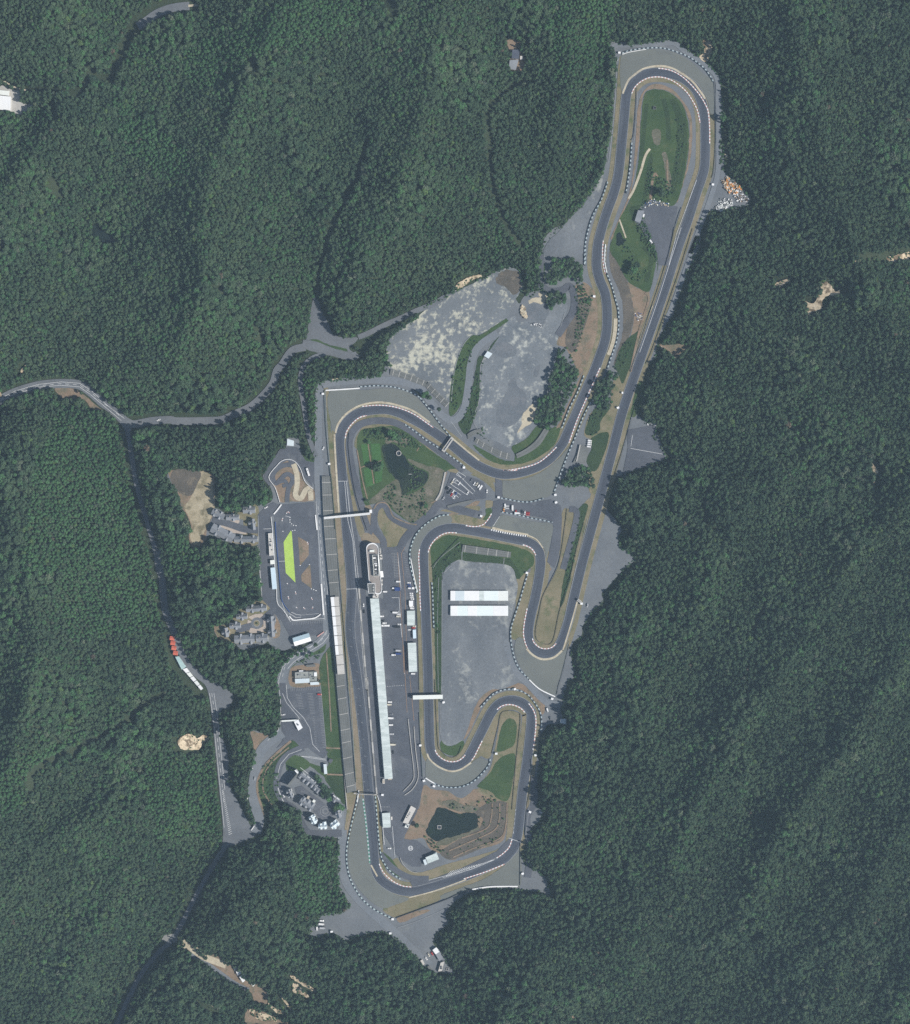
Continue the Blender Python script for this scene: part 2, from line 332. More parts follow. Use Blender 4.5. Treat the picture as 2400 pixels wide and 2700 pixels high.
GAPS = [("@17 1172,590 1190,660 1205,720 1255,805 1320,890 1385,962", 19), ("@15 1420,390 1330,450 1255,540 1250,640 1258,760 1268,880 1300,1000 1340,1100 1410,1180", 7), ("@1 1060,205 1000,300 940,460 890,600", 13), ("@1 880,640 720,600 690,700 590,760", 8),
 ("@15 660,740 620,900 560,1000 500,1130 470,1230 440,1330 430,1430 460,1530", 8), ("@17 1120,970 1000,1060 850,1180 600,1310 400,1400 320,1480 310,1580", 8), ("@1 0,610 150,690", 5), ("@1 210,690 460,715 570,730 680,700", 5),
 ("@13 800,480 770,700 850,760", 5), ("@13 1080,1100 1010,1250", 5), ("@11 540,1290 740,1270 800,1200", 5), ("@1 420,820 470,960", 9), ("@1 440,1420 480,1520", 12), ("@15 780,40 800,110", 12), ("@15 140,340 160,400", 12), ("@4 560,690 640,620 700,540 900,420", 12)]
SMALL = {  # small clearings: name, material, outline, kind
 'junction': ('asphalt_old', "@12 1200,560 1300,600 1400,590 1410,640 1300,660 1262,740 1235,650"),
 'lay_by': ('asphalt_old', "@17 1430,900 1590,975 1572,1070 1512,1100 1500,1200 1560,1400 1570,1600 1640,1740 1720,1890 1790,1890 1760,1947 1600,2020 1545,1990 1530,1700 1490,1300 1455,1000"),
 'gravel_lot': ('asphalt_old', "@4 225,250 195,400 165,580 130,610 150,640 330,690 540,720 580,690 500,640 570,560 470,555 380,530 330,430 290,360 265,270"),
 'factory_yard': ('concrete', "@1 0,665 80,680 150,700 180,720 178,800 250,800 210,860 150,880 80,870 0,850"),
 'solar_clearing': ('soil', "@15 1335,195 1400,200 1405,250 1425,300 1410,345 1370,345 1345,320 1355,250"),
 'landslip_clearing': ('bare_rock', "@2 1035,310 1090,320 1105,380 1095,420 1060,480 1000,440 1040,400"),
 'valley_yard': ('soil', "@10 555,1290 610,1300 660,1370 740,1440 800,1410 870,1440 890,1490 960,1500 1100,1640 1190,1660 1235,1720 1230,1800 1130,1790 1090,1710 980,1640 820,1530 700,1460 600,1390 570,1330"),
 'forest_pond': ('water', "@1 720,1725 760,1735 830,1800 900,1880 880,1890 780,1850 740,1830 710,1790"),
 'weir': ('concrete_dark', "@10 380,1290 440,1245 500,1270 500,1310 440,1320"),
 'hill_yard': ('soil', "@10 1070,1850 1180,1870 1260,1900 1400,1960 1500,1980 1080,1990"),
 'roadside_bank': ('soil', "@12 540,280 700,270 830,340 980,470 1100,540 1000,500 900,470 830,390 700,380 600,360"),
 'dirt_siding': ('soil', "@3 1280,900 1330,950 1400,1010 1450,960 1520,910 1430,900 1330,905"),
}
ROCKS = [  # bare scars in the hillside
 "@17 1215,1310 1260,1270 1320,1260 1350,1290 1400,1265 1430,1295 1390,1320 1365,1365 1300,1370 1240,1360",
 "@16 655,1510 690,1530 720,1570 745,1560 735,1600 690,1590 650,1620 650,1660 600,1680 568,1700 555,1625 600,1635 630,1590",
 "@16 820,1402 900,1398 1000,1384 1060,1372 1130,1358 1130,1400 1060,1410 1000,1416 900,1422 825,1418", "@16 395,1530 470,1500 480,1512 410,1548", "@16 840,1410 900,1412 890,1420 845,1418",
 "@18 745,250 800,220 870,180 980,160 985,180 920,200 850,240 790,290 740,295",
 "@14 1085,1035 1115,1030 1100,1055 1085,1050", "@14 275,1430 288,1428 283,1446 274,1444",
 "@10 1080,1850 1180,1880 1260,1900 1300,1950 1150,1930", "@10 1230,1800 1310,1850 1370,1880 1300,1880", "@10 1430,1690 1470,1650 1490,1720 1440,1720", "@10 1430,1580 1600,1680 1590,1705 1420,1605", "@10 1440,1640 1560,1750 1540,1760 1440,1690", "@10 1340,1740 1420,1850 1410,1855 1345,1770",
 "@10 690,1745 770,1790 860,1855 780,1820", "@13 1600,400 1660,465 1650,475 1620,470", "@16 405,1525 470,1500 420,1520", "@13 1625,505 1640,510 1635,530 1622,525",
 "@12 0,310 15,315 12,350 0,360", "@16 980,1133 995,1135 992,1146 982,1142", "@2 1190,1185 1225,1195 1210,1215 1190,1205", "@12 200,100 260,40 240,90 215,130"]
CLUMPS = {  # woods standing inside the clearings
 'round wood beside the lower paved lot': "@3 480,235 600,240 680,295 690,385 630,430 590,385 480,440 430,460 415,380 440,300",
 'small wood above the quarry ramp': "@3 425,520 500,500 555,515 575,575 505,590 440,635 405,590",
 'long wood on the east rim of the quarry yard': "@3 500,925 540,940 580,1040 640,1085 645,1160 600,1290 500,1490 440,1555 370,1530 320,1480 355,1320 425,1290 435,1170 480,1010",
 'narrow wood between the two straights': "@3 875,1115 950,1125 930,1200 915,1390 850,1405 780,1370 785,1210 830,1180",
 'wood at the foot of the two straights': "@3 600,1855 690,1830 770,1900 775,1980 740,2005 570,2000 530,1935",
}
SINGLES = [("@3 1085,330", 5.5), ("@3 1100,300", 5), ("@3 1060,350", 4), ("@2 705,1495", 6), ("@2 690,1470", 4.5), ("@4 820,1290", 5), ("@4 850,1320", 5), ("@4 720,1290", 3), ("@4 880,1330", 4.5), ("@4 720,1560", 6), ("@4 745,1540", 5), ("@4 650,1360", 3), ("@4 1090,1850", 3.5), ("@4 640,1810", 2.6), ("@24 675,1050", 3.5),
 ("@22 1130,560", 4.5), ("@22 1180,620", 4), ("@22 1280,760", 5), ("@22 1330,850", 5.5), ("@22 1360,930", 5), ("@22 1260,930", 4), ("@22 1390,1020", 4.5), ("@22 1560,1200", 4), ("@22 1620,1180", 4.5), ("@22 1680,1220", 4), ("@22 1530,1240", 4), ("@22 1410,860", 4),
 ("@7 1060,520", 2.5), ("@7 930,280", 3), ("@7 980,260", 2.5), ("@2 1180,920", 5), ("@2 1280,800", 5.5), ("@13 480,200", 4)]
def inpoly(P, X, Y):
    c = np.zeros(X.shape, bool); n = len(P); j = n - 1
    for i in range(n):
        xi, yi = P[i]; xj, yj = P[j]
        if yi != yj:
            c ^= ((yi > Y) != (yj > Y)) & (X < (xj - xi) * (Y - yi) / (yj - yi) + xi)
        j = i
    return c
CLEARP = [jitter(cr(S(s), True, 6), 2.5) for s in CLEAR]
SMALLP = {k: jitter(cr(S(s[1]), True, 5), 2) for k, s in SMALL.items()}
ROCKP = [jitter(cr(S(s), True, 4), 2.2, .2) for s in ROCKS]
CLUMPP = {k: cr(S(s), True, 6) for k, s in CLUMPS.items()}
LINES = [(cr(S(r[0]), False, 6), r[1]) for r in ROADS.values()] + [(cr(S(g[0]), False, 6), g[1]) for g in GAPS]
def near_line(pts, X, Y, d):
    m = np.zeros(X.shape, bool); x0 = min(p[0] for p in pts) - d; x1 = max(p[0] for p in pts) + d; y0 = min(p[1] for p in pts) - d; y1 = max(p[1] for p in pts) + d
    sel = (X > x0) & (X < x1) & (Y > y0) & (Y < y1)
    if not sel.any(): return m
    xs, ys = X[sel], Y[sel]; best = np.full(xs.shape, 1e9)
    for i in range(len(pts) - 1):
        ax, ay = pts[i]; bx, by = pts[i + 1]; L2 = (bx - ax) ** 2 + (by - ay) ** 2
        if L2 == 0: continue
        t = np.clip(((xs - ax) * (bx - ax) + (ys - ay) * (by - ay)) / L2, 0, 1)
        best = np.minimum(best, (xs - ax - t * (bx - ax)) ** 2 + (ys - ay - t * (by - ay)) ** 2)
    m[sel] = best < d * d; return m
def flatmask(X, Y, rocks=False, gaps=True):
    m = np.zeros(X.shape, bool)
    for p in CLEARP: m |= inpoly(p, X, Y)
    for p in SMALLP.values(): m |= inpoly(p, X, Y)
    for k, (p, w) in enumerate(LINES):
        if gaps or k < len(ROADS): m |= near_line(p, X, Y, w)
    if rocks:
        for p in ROCKP: m |= inpoly(p, X, Y) | near_line(p + [p[0]], X, Y, 5)
    return m

# ---------------------------------------------------------------- hills
G = 16; gx = np.arange(-420, 2840, G); gy = np.arange(-420, 3140, G)
GX, GY = np.meshgrid(gx, gy); FM = flatmask(GX.astype(float), GY.astype(float), gaps=False)
D = np.where(FM, 0, 1e6).astype(float)
H_, W_ = D.shape
for a in range(2):
    for j in range(H_):
        jj = j if a == 0 else H_ - 1 - j; up_ = jj - 1 if a == 0 else jj + 1
        if 0 <= up_ < H_:
            r = D[up_]; c = np.minimum(r, np.minimum(np.r_[1e6, r[:-1]], np.r_[r[1:], 1e6]) + .41) + 1
            D[jj] = np.minimum(D[jj], c)
        row = D[jj]
        for i in range(1, W_): row[i] = min(row[i], row[i - 1] + 1)
        for i in range(W_ - 2, -1, -1): row[i] = min(row[i], row[i + 1] + 1)
D = np.maximum(0, D - 1.6) * G * .5     # metres outside the level ground
RIDGEK = 1.9     # relief factor, tamer on the east side
RIDGES = [  # crest line, height m, half-width m
 ("@f 1817,980 1700,1090 1600,1260 1500,1400 1400,1560 1330,1700", 30, 70), ("@f 1900,1180 1760,1330 1660,1500 1560,1620 1500,1760", 30, 60), ("@f 1900,1560 1780,1640 1700,1800 1640,2000", 28, 70),
 ("@f 1900,1800 1800,1950 1750,2100", 22, 55), ("@f 1480,1000 1400,1180 1320,1330 1250,1400", 18, 50), ("@f 1560,0 1600,200 1660,420 1720,600 1817,760", 34, 95), ("@f 1500,650 1600,760 1640,880 1560,960", 16, 60),
 ("@f -80,700 20,900 80,1100 110,1300 60,1500 -60,1700", 42, 130), ("@f 350,1600 240,1600 120,1660 0,1800 -80,1900", 26, 75), ("@f 260,1750 180,1900 100,2050", 20, 70), ("@f 560,60 480,260 420,420 420,600 360,740", 30, 110),
 ("@f 900,0 860,200 800,380 720,560", 26, 100), ("@f 1180,-50 1140,160 1120,330 1060,440", 22, 80), ("@f 150,-40 100,80 0,130", 22, 70), ("@f 120,240 60,360 -40,480", 24, 70), ("@f 620,1800 520,1760 440,1850 420,1960", 22, 70), ("@f 1000,2000 1100,1880 1250,1880", 18, 70), ("@f 420,900 400,1150 450,1400", 12, 45)]
HX = (GX - 1200) * .5; RH = np.zeros(GX.shape)
for s, hgt, w in RIDGES:
    hgt *= RIDGEK * (.62 if S(s)[0][0] > 1500 else 1.1); w *= .85
    p = S(s); best = np.full(GX.shape, 1e12)
    for i in range(len(p) - 1):
        ax, ay = p[i]; bx, by = p[i + 1]; L2 = (bx - ax) ** 2 + (by - ay) ** 2
        t = np.clip(((GX - ax) * (bx - ax) + (GY - ay) * (by - ay)) / L2, 0, 1)
        best = np.minimum(best, (GX - ax - t * (bx - ax)) ** 2 + (GY - ay - t * (by - ay)) ** 2)
    RH = np.maximum(RH, hgt * np.exp(-np.sqrt(best) * .5 / w)) + .25 * np.minimum(RH, hgt * np.exp(-np.sqrt(best) * .5 / w))
NZ = np.array([[mnoise.noise((x * .006, y * .006, 0)) * 11 + mnoise.noise((x * .016, y * .016, 4)) * 6 for x in gx] for y in gy])
HH = np.where(D > 0, (RH + NZ + 9) * (1 - np.exp(-D / 55)), 0)
HH = np.maximum(HH, 0)
def hgt(px, py):
    fx = np.clip((np.asarray(px, float) - gx[0]) / G, 0, W_ - 1.001); fy = np.clip((np.asarray(py, float) - gy[0]) / G, 0, H_ - 1.001)
    ix = fx.astype(int); iy = fy.astype(int); u = fx - ix; w = fy - iy
    return (HH[iy, ix] * (1 - u) * (1 - w) + HH[iy, ix + 1] * u * (1 - w) + HH[iy + 1, ix] * (1 - u) * w + HH[iy + 1, ix + 1] * u * w)
me = bpy.data.meshes.new('terrain')
vx = [(W(x, y, 0).x, W(x, y, 0).y, HH[j, i] - .5) for j, y in enumerate(gy) for i, x in enumerate(gx)]
fc = [(j * W_ + i, (j + 1) * W_ + i, (j + 1) * W_ + i + 1, j * W_ + i + 1) for j in range(H_ - 1) for i in range(W_ - 1)]
# outer skirt carries the hills on to the horizon
base = len(vx); R = 9000
vx += [(-R, R, -2), (R, R, -2), (R, -R, -2), (-R, -R, -2)]
me.from_pydata(vx, [], fc); me.materials.append(M['forest_floor'])
tag(link(bpy.data.objects.new('terrain', me)), kind='structure')
me = bpy.data.meshes.new('ground'); me.from_pydata([(-R, R, -4), (R, R, -4), (R, -R, -4), (-R, -R, -4)], [], [(0, 3, 2, 1)]); me.materials.append(M['forest_floor'])
tag(link(bpy.data.objects.new('ground', me)), kind='structure')

# ---------------------------------------------------------------- sheets, bottom to top
sheet('paved_ground', M['paved'], CLEARP, 0.0, smooth=False)
for k, (m_, s) in SMALL.items():
    sheet(k if k != 'forest_pond' else 'pond_water', M[m_], [SMALLP[k]], .13, smooth=False)
bm = bmesh.new()
sheet('bare_rock', M['bare_rock'], ROCKP, 1.2, smooth=False, kind='stuff', zf=lambda a, b: float(hgt(a, b)))
sheet('quarry_yard', M['quarry'], ["@18 1250,92 1080,154 990,198 780,312 660,372 500,443 350,583 200,684 103,783 75,870 78,980 120,1062 450,1180 640,1385 685,1360 722,1080 792,860 872,750 982,722 1225,570 1290,420 1362,310 1362,200 1332,125"], .16, 1.5)
sheet('quarry_floor', M['quarry_east'], ["@18 1130,740 1230,600 1300,560 1340,620 1420,600 1560,660 1640,450 1780,430 1800,500 1740,650 1700,830 1700,1000 1690,1085 1640,1190 1580,1320 1530,1440 1510,1560 1480,1622 1380,1740 1260,1815 1150,1772 990,1692 912,1560 962,1440 987,1000 1012,930 1062,850"], .18, 1.5)
sheet('damp_ground', M['damp'], ["@18 1480,1112 1500,1050 1540,1038 1536,1090 1512,1142 1486,1136", "@18 1418,1032 1455,980 1470,998 1432,1062", "@18 1245,1180 1300,1150 1330,1230 1400,1280 1405,1400 1380,1500 1300,1590 1180,1620 1120,1560 1150,1400 1230,1280", "@18 1430,450 1540,440 1620,490 1590,600 1540,650 1440,640 1420,560", "@18 1080,850 1180,800 1300,860 1310,930 1200,960 1120,920"], .42, 3)
sheet('dull_ground', M['soil_dark'], ["@18 1150,150 1250,110 1340,150 1362,230 1340,330 1280,350 1200,280 1110,230"], .44, 4, kind='stuff')
sheet('sand_ramp', M['sand'], ["@18 1425,410 1500,378 1590,372 1600,400 1560,440 1480,425 1430,445", "@18 1530,330 1600,345 1620,370 1540,375", "@18 1360,1600 1390,1480 1480,1400 1500,1480 1480,1560 1400,1620 1330,1680"], .46, 2.5, kind='stuff')
sheet('soil', M['soil'], [
 "@3 690,420 760,540 800,590 805,800 760,960 700,1090 640,1220 560,1400 480,1570 560,1500 700,1200 830,1000 850,600 780,480",
 "@3 640,440 760,480 800,560 825,700 805,900 760,1000 700,1090 655,1160 640,1080 560,930 490,900 540,780 620,640 640,560", "@3 1040,420 1120,470 1200,490 1190,600 1180,700 1100,830 1060,850 1085,700 1070,550", "@3 830,1500 880,1440 940,1400 960,1430 930,1500 890,1580 850,1570",
 "@3 930,1180 1000,1170 985,1350 930,1410 900,1400", "@7 400,1000 470,1010 580,1062 450,1220 420,1100", "@7 780,400 920,368 1052,368 1060,560 1000,575 780,570",
 "@8 240,1335 330,1370 470,1385 600,1450 740,1360 880,1390 930,1460 1035,1492 1040,1560 1020,1780 950,1880 700,1950 520,2035 420,1985 300,1930 230,1830 60,1835 170,1580 205,1530",
 "@11 440,410 740,430 775,540 780,690 760,770 720,860 705,955 640,1008 592,980 580,900 600,850 560,745 525,700 500,590 450,500",
 "@11 1196,460 1260,370 1350,330 1420,350 1450,440 1480,500 1540,560 1540,640 1380,650 1280,650 1250,560", "@11 775,1610 830,1595 880,1640 830,1715 780,1660",
 "@11 1230,1500 1280,1600 1275,1690 1220,1690 1250,1560", "@11 1150,1410 1220,1470 1180,1510 1080,1520", "@4 1080,2010 1020,2044 980,1990 1300,1900 1480,1810 1490,1840 1300,1930",
 "@8 620,865 740,565 850,425 960,362 1100,352 1280,430 1385,560 1380,650 1340,640 1220,462 1060,412 900,452 800,560 660,860", "@6 1390,850 1450,900 1400,960 1350,1150 1320,1290 1370,960",
 "@9 600,1110 690,1070 860,1060 750,1110 620,1160", "@5 1130,290 1190,330 1200,560 1240,590 1270,660 1250,650 1110,640 1090,590 1190,570 1120,380"], .24, 1.5, kind='stuff')
sheet('pale_field', M['sand_field'], ["@11 660,430 735,435 772,540 776,690 755,760 715,850 690,900 640,985 600,960 590,900 610,850 575,760 545,690 600,605"], .42, 1.5, kind='stuff')
sheet('furrowed_soil', M['soil_dark'], ["@3 900,180 960,270 1030,400 1070,550 1085,680 1050,840 980,980 930,1060 958,950 1000,800 1002,640 975,500 905,330",
 "@8 700,1600 830,1500 900,1480 1030,1495 1030,1700 980,1830 850,1890 520,2030 400,1960 560,1850 760,1740 800,1640", "@2 650,830 725,820 735,900 705,1000 640,1010 642,900", "@3 600,640 640,560 740,540 760,580 700,780 620,960 560,900 570,780", "@11 460,410 560,402 668,425 650,500 590,605 500,575 440,490"], .44, 1.5, kind='stuff')
# grass
bm = bmesh.new(); uvl = bm.loops.layers.uv.new('UVMap')
ribbon_bm(bm, TRACK, 25, .50, 0, uvl, True); up(bm); tag(from_bm('grass_verge', bm, M['dry_grass']), kind='stuff')
sheet('dry_grass', M['dry_grass'], [
 "@5 1240,370 1290,320 1330,360 1360,410 1420,460 1525,515 1450,662 1320,690 1290,560 1250,480", 
 "@5 960,0 1012,0 1060,280 1120,400 1110,500 1120,600 1060,560 1000,250", "@6 1560,340 1690,360 1793,240 1793,330 1600,1230 1530,1560 1470,1605 1400,1612 1320,1572 1310,1480 1340,1300 1370,1150 1500,900 1530,700",
 "@6 1110,1000 1230,930 1310,1000 1220,1300 1180,1540 1110,1570 1080,1560 1060,1450 1110,1250", "@8 975,640 1050,625 1130,640 1160,690 1150,1000 1110,1560 1040,1500 760,1385 870,1180 930,900", "@8 830,800 930,640 965,640 890,1000 850,1080 790,1050 735,1060 810,900",
 "@9 490,1045 700,970 940,890 960,960 800,1040 600,1110 545,1105", "@9 600,640 640,700 760,760 1000,690 1400,570 1470,470 1490,200 1560,200 1520,500 1400,640 1000,780 760,830 640,800 560,680", "@7 1290,1570 1400,1560 1420,1600 1330,2044 1280,2044 1310,1700",
 "@9 180,560 190,400 240,200 290,130 270,240 220,420 190,640", "@6 860,400 500,390 480,470 640,490 800,480 870,420", "@6 760,300 560,320 400,350 700,370 770,340", "@6 830,250 900,260 905,300 830,320", "@6 690,0 830,0 900,80 915,170 880,130 800,60", "@4 540,1400 560,1300 640,1215 760,1210 900,1250 1000,1310 1250,1520 1340,1575 1300,1600 1100,1480 900,1310 700,1260 610,1290 570,1400",
 "@3 640,1080 700,1090 640,1260 560,1480 480,1640 380,1740 230,1810 100,1800 0,1760 0,1830 150,1860 330,1820 470,1690 560,1560 720,1200 760,1080", "@2 390,440 420,500 400,700 380,1000 340,1300 310,1440 340,1200 370,700", "@2 1085,880 1120,900 1125,1150 1110,1330 1090,1340 1090,1000",
 "@3 1060,1110 1130,1120 960,1560 840,2044 750,2044 725,1880 790,1660 705,1600 760,1420 900,1400 930,1200 990,1130", "@8 1240,1000 1300,1040 1260,1300 1210,1700 1180,1800 1200,1500", "@11 1150,1410 1225,1490 1170,1530 1190,1690 1100,1735 940,1745 840,1715 785,1650 835,1605 905,1560 945,1500 1010,1452", "@11 985,690 1110,690 1112,970 940,970 860,930 990,900 1000,800 870,745", "@11 1060,760 1105,770 1110,870 1020,860 1000,800", "@4 290,950 340,950 360,1300 380,1500 430,2000 390,2000 350,1500 315,1000"], .62, 1.4, kind='stuff')
sheet('tan_verge', M['tan_verge'], ["@5 805,0 860,0 890,350 945,1100 1022,2044 975,2044 930,1500 890,1050 860,700 830,350", "@7 1285,0 1340,0 1405,700 1450,1560 1400,1560 1360,1000 1325,500", "@9 180,560 195,400 245,200 290,120 272,240 222,420 192,640", "@5 1120,300 1190,335 1195,550 1130,440 1110,380", "@5 1110,560 1240,585 1265,660 1250,640 1110,640"], .93, 1.2, kind='stuff')
sheet('dirt_edge', M['soil'], ["@2 555,740 620,660 700,648 800,690 880,780 930,860 950,960 945,1150 920,1290 880,1420 835,1560 825,1550 880,1380 915,1250 925,1100 930,950 900,850 850,765 760,698 640,685 580,720 555,850 545,1050 515,1280 490,1420 460,1540 330,1850 320,1840 450,1530 490,1350 520,1000 530,850"], .99, 1.2, kind='stuff')
sheet('grass', M['lawn'], [
 "@2 580,740 640,690 755,702 855,775 905,880 925,1000 915,1200 880,1400 845,1525 800,1585 720,1560 640,1540 590,1560 520,1640 520,1720 560,1760 640,1870 690,1960 680,2100 @3 1265,220 1210,480 1110,460 1030,400 960,270 900,170 925,60 @2 320,1890 390,1690 470,1540 515,1380 545,1150 555,950",
 "@4 560,1350 590,1270 700,1245 850,1238 960,1285 1050,1365 1200,1475 1335,1560 1240,1590 1160,1800 1120,1850 1100,1950 1000,1990 850,1900 790,1830 700,1830 620,1840 590,1700 570,1500",
 "@6 310,690 400,605 470,578 600,590 750,615 1000,662 1180,705 1275,765 1285,850 1235,900 1165,970 1120,990 1040,860 560,815 430,930 412,980 410,2044 360,2044 345,1400 325,1000 320,880",
 "@7 1050,370 1110,245 1180,240 1240,900 1290,1560 1290,1690 1200,1600 1120,1480 1080,1420 940,1300 1125,1330 1112,1150 1062,560", "@7 740,1250 860,1230 960,1310 880,1380 800,1370 740,1360", "@7 720,1180 800,1090 900,1125 870,1165 760,1212 680,1300 640,1440 650,1500 690,1650 560,1690 540,1790 480,1640 468,1480 520,1350 640,1220",
 "@8 985,760 1040,700 1110,720 1120,830 1090,950 1000,1000 935,1005 950,880", "@8 760,1335 860,1225 950,1085 1100,1035 1090,1250 1040,1470 940,1450 880,1390", "@8 420,900 615,905 600,1000 550,1045 480,1045 410,1000", "@9 480,600 560,660 640,790 580,775 500,700",
 "@18 980,732 1220,580 1240,600 1000,770 900,900 830,1150 800,1370 690,1520 672,1400 712,1100 792,870 882,750", "@18 1300,1880 1270,1810 1400,1740 1520,1610 1600,1620 1640,1640 1700,1620 1650,1760 1500,1880 1320,1960", "@9 1240,60 1500,0 1500,120 1460,190 1360,120",
 "@6 830,330 880,320 880,380 830,440 800,430 830,380", "@7 700,400 760,345 900,260 1080,140 1110,200 1060,260 900,300 790,390 740,420", "@18 900,1790 1150,1920 1250,1945 1400,1930 1600,1800 1700,1640 1740,1640 1650,1820 1400,1962 1100,1962", "@4 20,1540 240,1440 200,1560 100,1560",
 "@4 200,575 260,570 340,610 480,640 490,660 380,640 300,610", "@3 1170,1240 1110,1440 1060,1430 1120,1200", "@3 380,260 400,280 395,420 375,440"], 1.06, 1.4, kind='stuff')
sheet('dark_bank_grass', M['lawn_dark'], ["@6 330,900 420,800 580,655 600,650 600,742 560,815 430,930 412,980 410,2044 365,2044 340,1300 330,1000", "@6 602,745 1000,795 1060,800 1160,960 1120,985 1040,862 602,815", "@18 1000,935 1060,850 1150,750 1100,830 985,1000 968,1090 960,1350 905,1560 830,1690 755,1560 842,1400 905,1200 945,960",
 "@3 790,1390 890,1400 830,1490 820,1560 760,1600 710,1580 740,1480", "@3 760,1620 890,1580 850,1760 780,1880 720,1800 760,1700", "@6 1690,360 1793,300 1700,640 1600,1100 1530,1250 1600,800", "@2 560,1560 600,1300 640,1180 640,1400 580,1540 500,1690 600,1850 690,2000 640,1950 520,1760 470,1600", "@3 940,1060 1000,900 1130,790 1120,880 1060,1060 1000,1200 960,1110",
 "@7 1120,1420 1280,1400 1290,1560 1280,1680 1200,1600", "@7 560,1300 650,1230 760,1110 800,1080 760,1200 660,1310 620,1480 650,1620 600,1660 560,1480"], 1.32, 1.6, kind='stuff')  # lush bank grass, a darker green than the other lawns
ribbons('mown_stripe', M['lawn_dark'], [("@2 800,760 850,900 860,1100 830,1300 790,1480", 9), ("@2 730,760 760,900 770,1080", 6), ("@2 890,900 900,1100 880,1280 850,1420", 4), ("@2 600,800 580,1000 560,1200", 5), ("@3 1160,150 1220,240 1180,420", 6)], 1.42, kind='stuff')
sheet('marsh', M['marsh'], ["@4 755,1390 850,1375 930,1480 1000,1560 1100,1600 1080,1680 960,1740 900,1762 880,1680 800,1580 770,1500"], 1.45, 2.5, kind='stuff')
sheet('reeds', M['reeds'], ["@4 720,1750 860,1650 890,1700 910,1765 1000,1745 1080,1690 1110,1600 1000,1540 950,1490 1100,1540 1235,1590 1165,1800 1110,1960 1000,1985 870,1900 790,1820 650,1830", "@2 640,1010 700,1000 700,1110 660,1110", "@2 720,1180 760,1200 790,1420 760,1460 740,1300", "@4 800,1250 960,1330 920,1400 850,1360 780,1370",
 "@8 420,1490 500,1555 640,1585 740,1570 760,1530 640,1520 520,1470", "@8 400,1850 520,1810 640,1780 760,1720 770,1740 640,1810 450,1890 360,1890"], 1.48, 2.5, kind='stuff')
sheet('garden_plot_grass', M['lawn_bright'], ["@4 590,1378 640,1375 660,1540 615,1550", "@4 662,1372 735,1372 750,1500 682,1522", "@4 607,1567 665,1552 690,1690 632,1708", "@4 692,1542 760,1502 752,1660 702,1680"], 1.6, .8, kind='stuff', smooth=False)
tag(sheet('pond_water', M['water'], ["@4 775,1400 850,1385 905,1450 960,1530 945,1600 890,1650 815,1580 785,1490", "@8 370,1545 430,1545 520,1580 600,1600 680,1585 745,1610 755,1690 735,1735 600,1790 440,1845 340,1850 265,1775 275,1730 330,1620", "@2 375,1800 390,1785 420,1830 440,1850 425,1870 385,1895 365,1880"], 1.5, 2.6), kind='structure')
# gravel traps
sheet('gravel_trap', M['gravel'], [
 "@2 405,430 470,400 620,380 780,395 920,460 1040,570 1110,640 1115,880 1090,880 1070,780 1020,690 940,600 850,545 690,512 580,522 480,590 430,670 412,720 395,600",
 "@4 345,980 600,960 780,945 900,960 1000,1000 1060,1060 1150,1170 1240,1290 1180,1275 1050,1185 940,1115 800,1070 700,1060 600,1075 500,1125 420,1215 390,1285 370,1270",
 "@3 75,1945 200,1942 350,1895 480,1800 590,1682 640,1600 560,1780 470,2044 @6 1470,180 1410,215 1300,248 1180,252 1050,230 992,215 985,120 990,60",
 "@6 500,400 420,395 330,430 230,500 160,600 125,700 130,800 160,950 195,1120 205,1000 195,800 200,720 230,640 300,560 390,490 500,465",
 "@6 970,392 1100,412 1300,452 1460,480 1440,640 1400,800 1385,720 1315,620 1235,588 890,522", "@6 1110,1580 1150,1540 1182,1560 1205,1640 1255,1705 1335,1748 1400,1757 1480,1735 1570,1660 1615,1580 1570,1800 1520,1960 1500,2030 @8 1500,470 1380,440 1250,340 1160,220 1110,100 1100,0 @6 1095,1680",
 "@8 265,1100 300,1082 370,1150 450,1190 530,1202 620,1172 700,1112 760,1070 830,1090 855,1120 800,1210 700,1290 580,1335 450,1335 350,1300 265,1250",
 "@9 290,200 312,140 330,200 350,400 375,650 400,740 470,845 560,925 690,968 600,1010 490,1045 400,1000 300,900 230,780 205,650 220,480 250,350", "@9 990,925 1150,865 1300,805 1460,695 1570,560 1582,860 1450,862 1250,872 1150,912 1000,968 940,955"], 1.64, .8, kind='stuff')
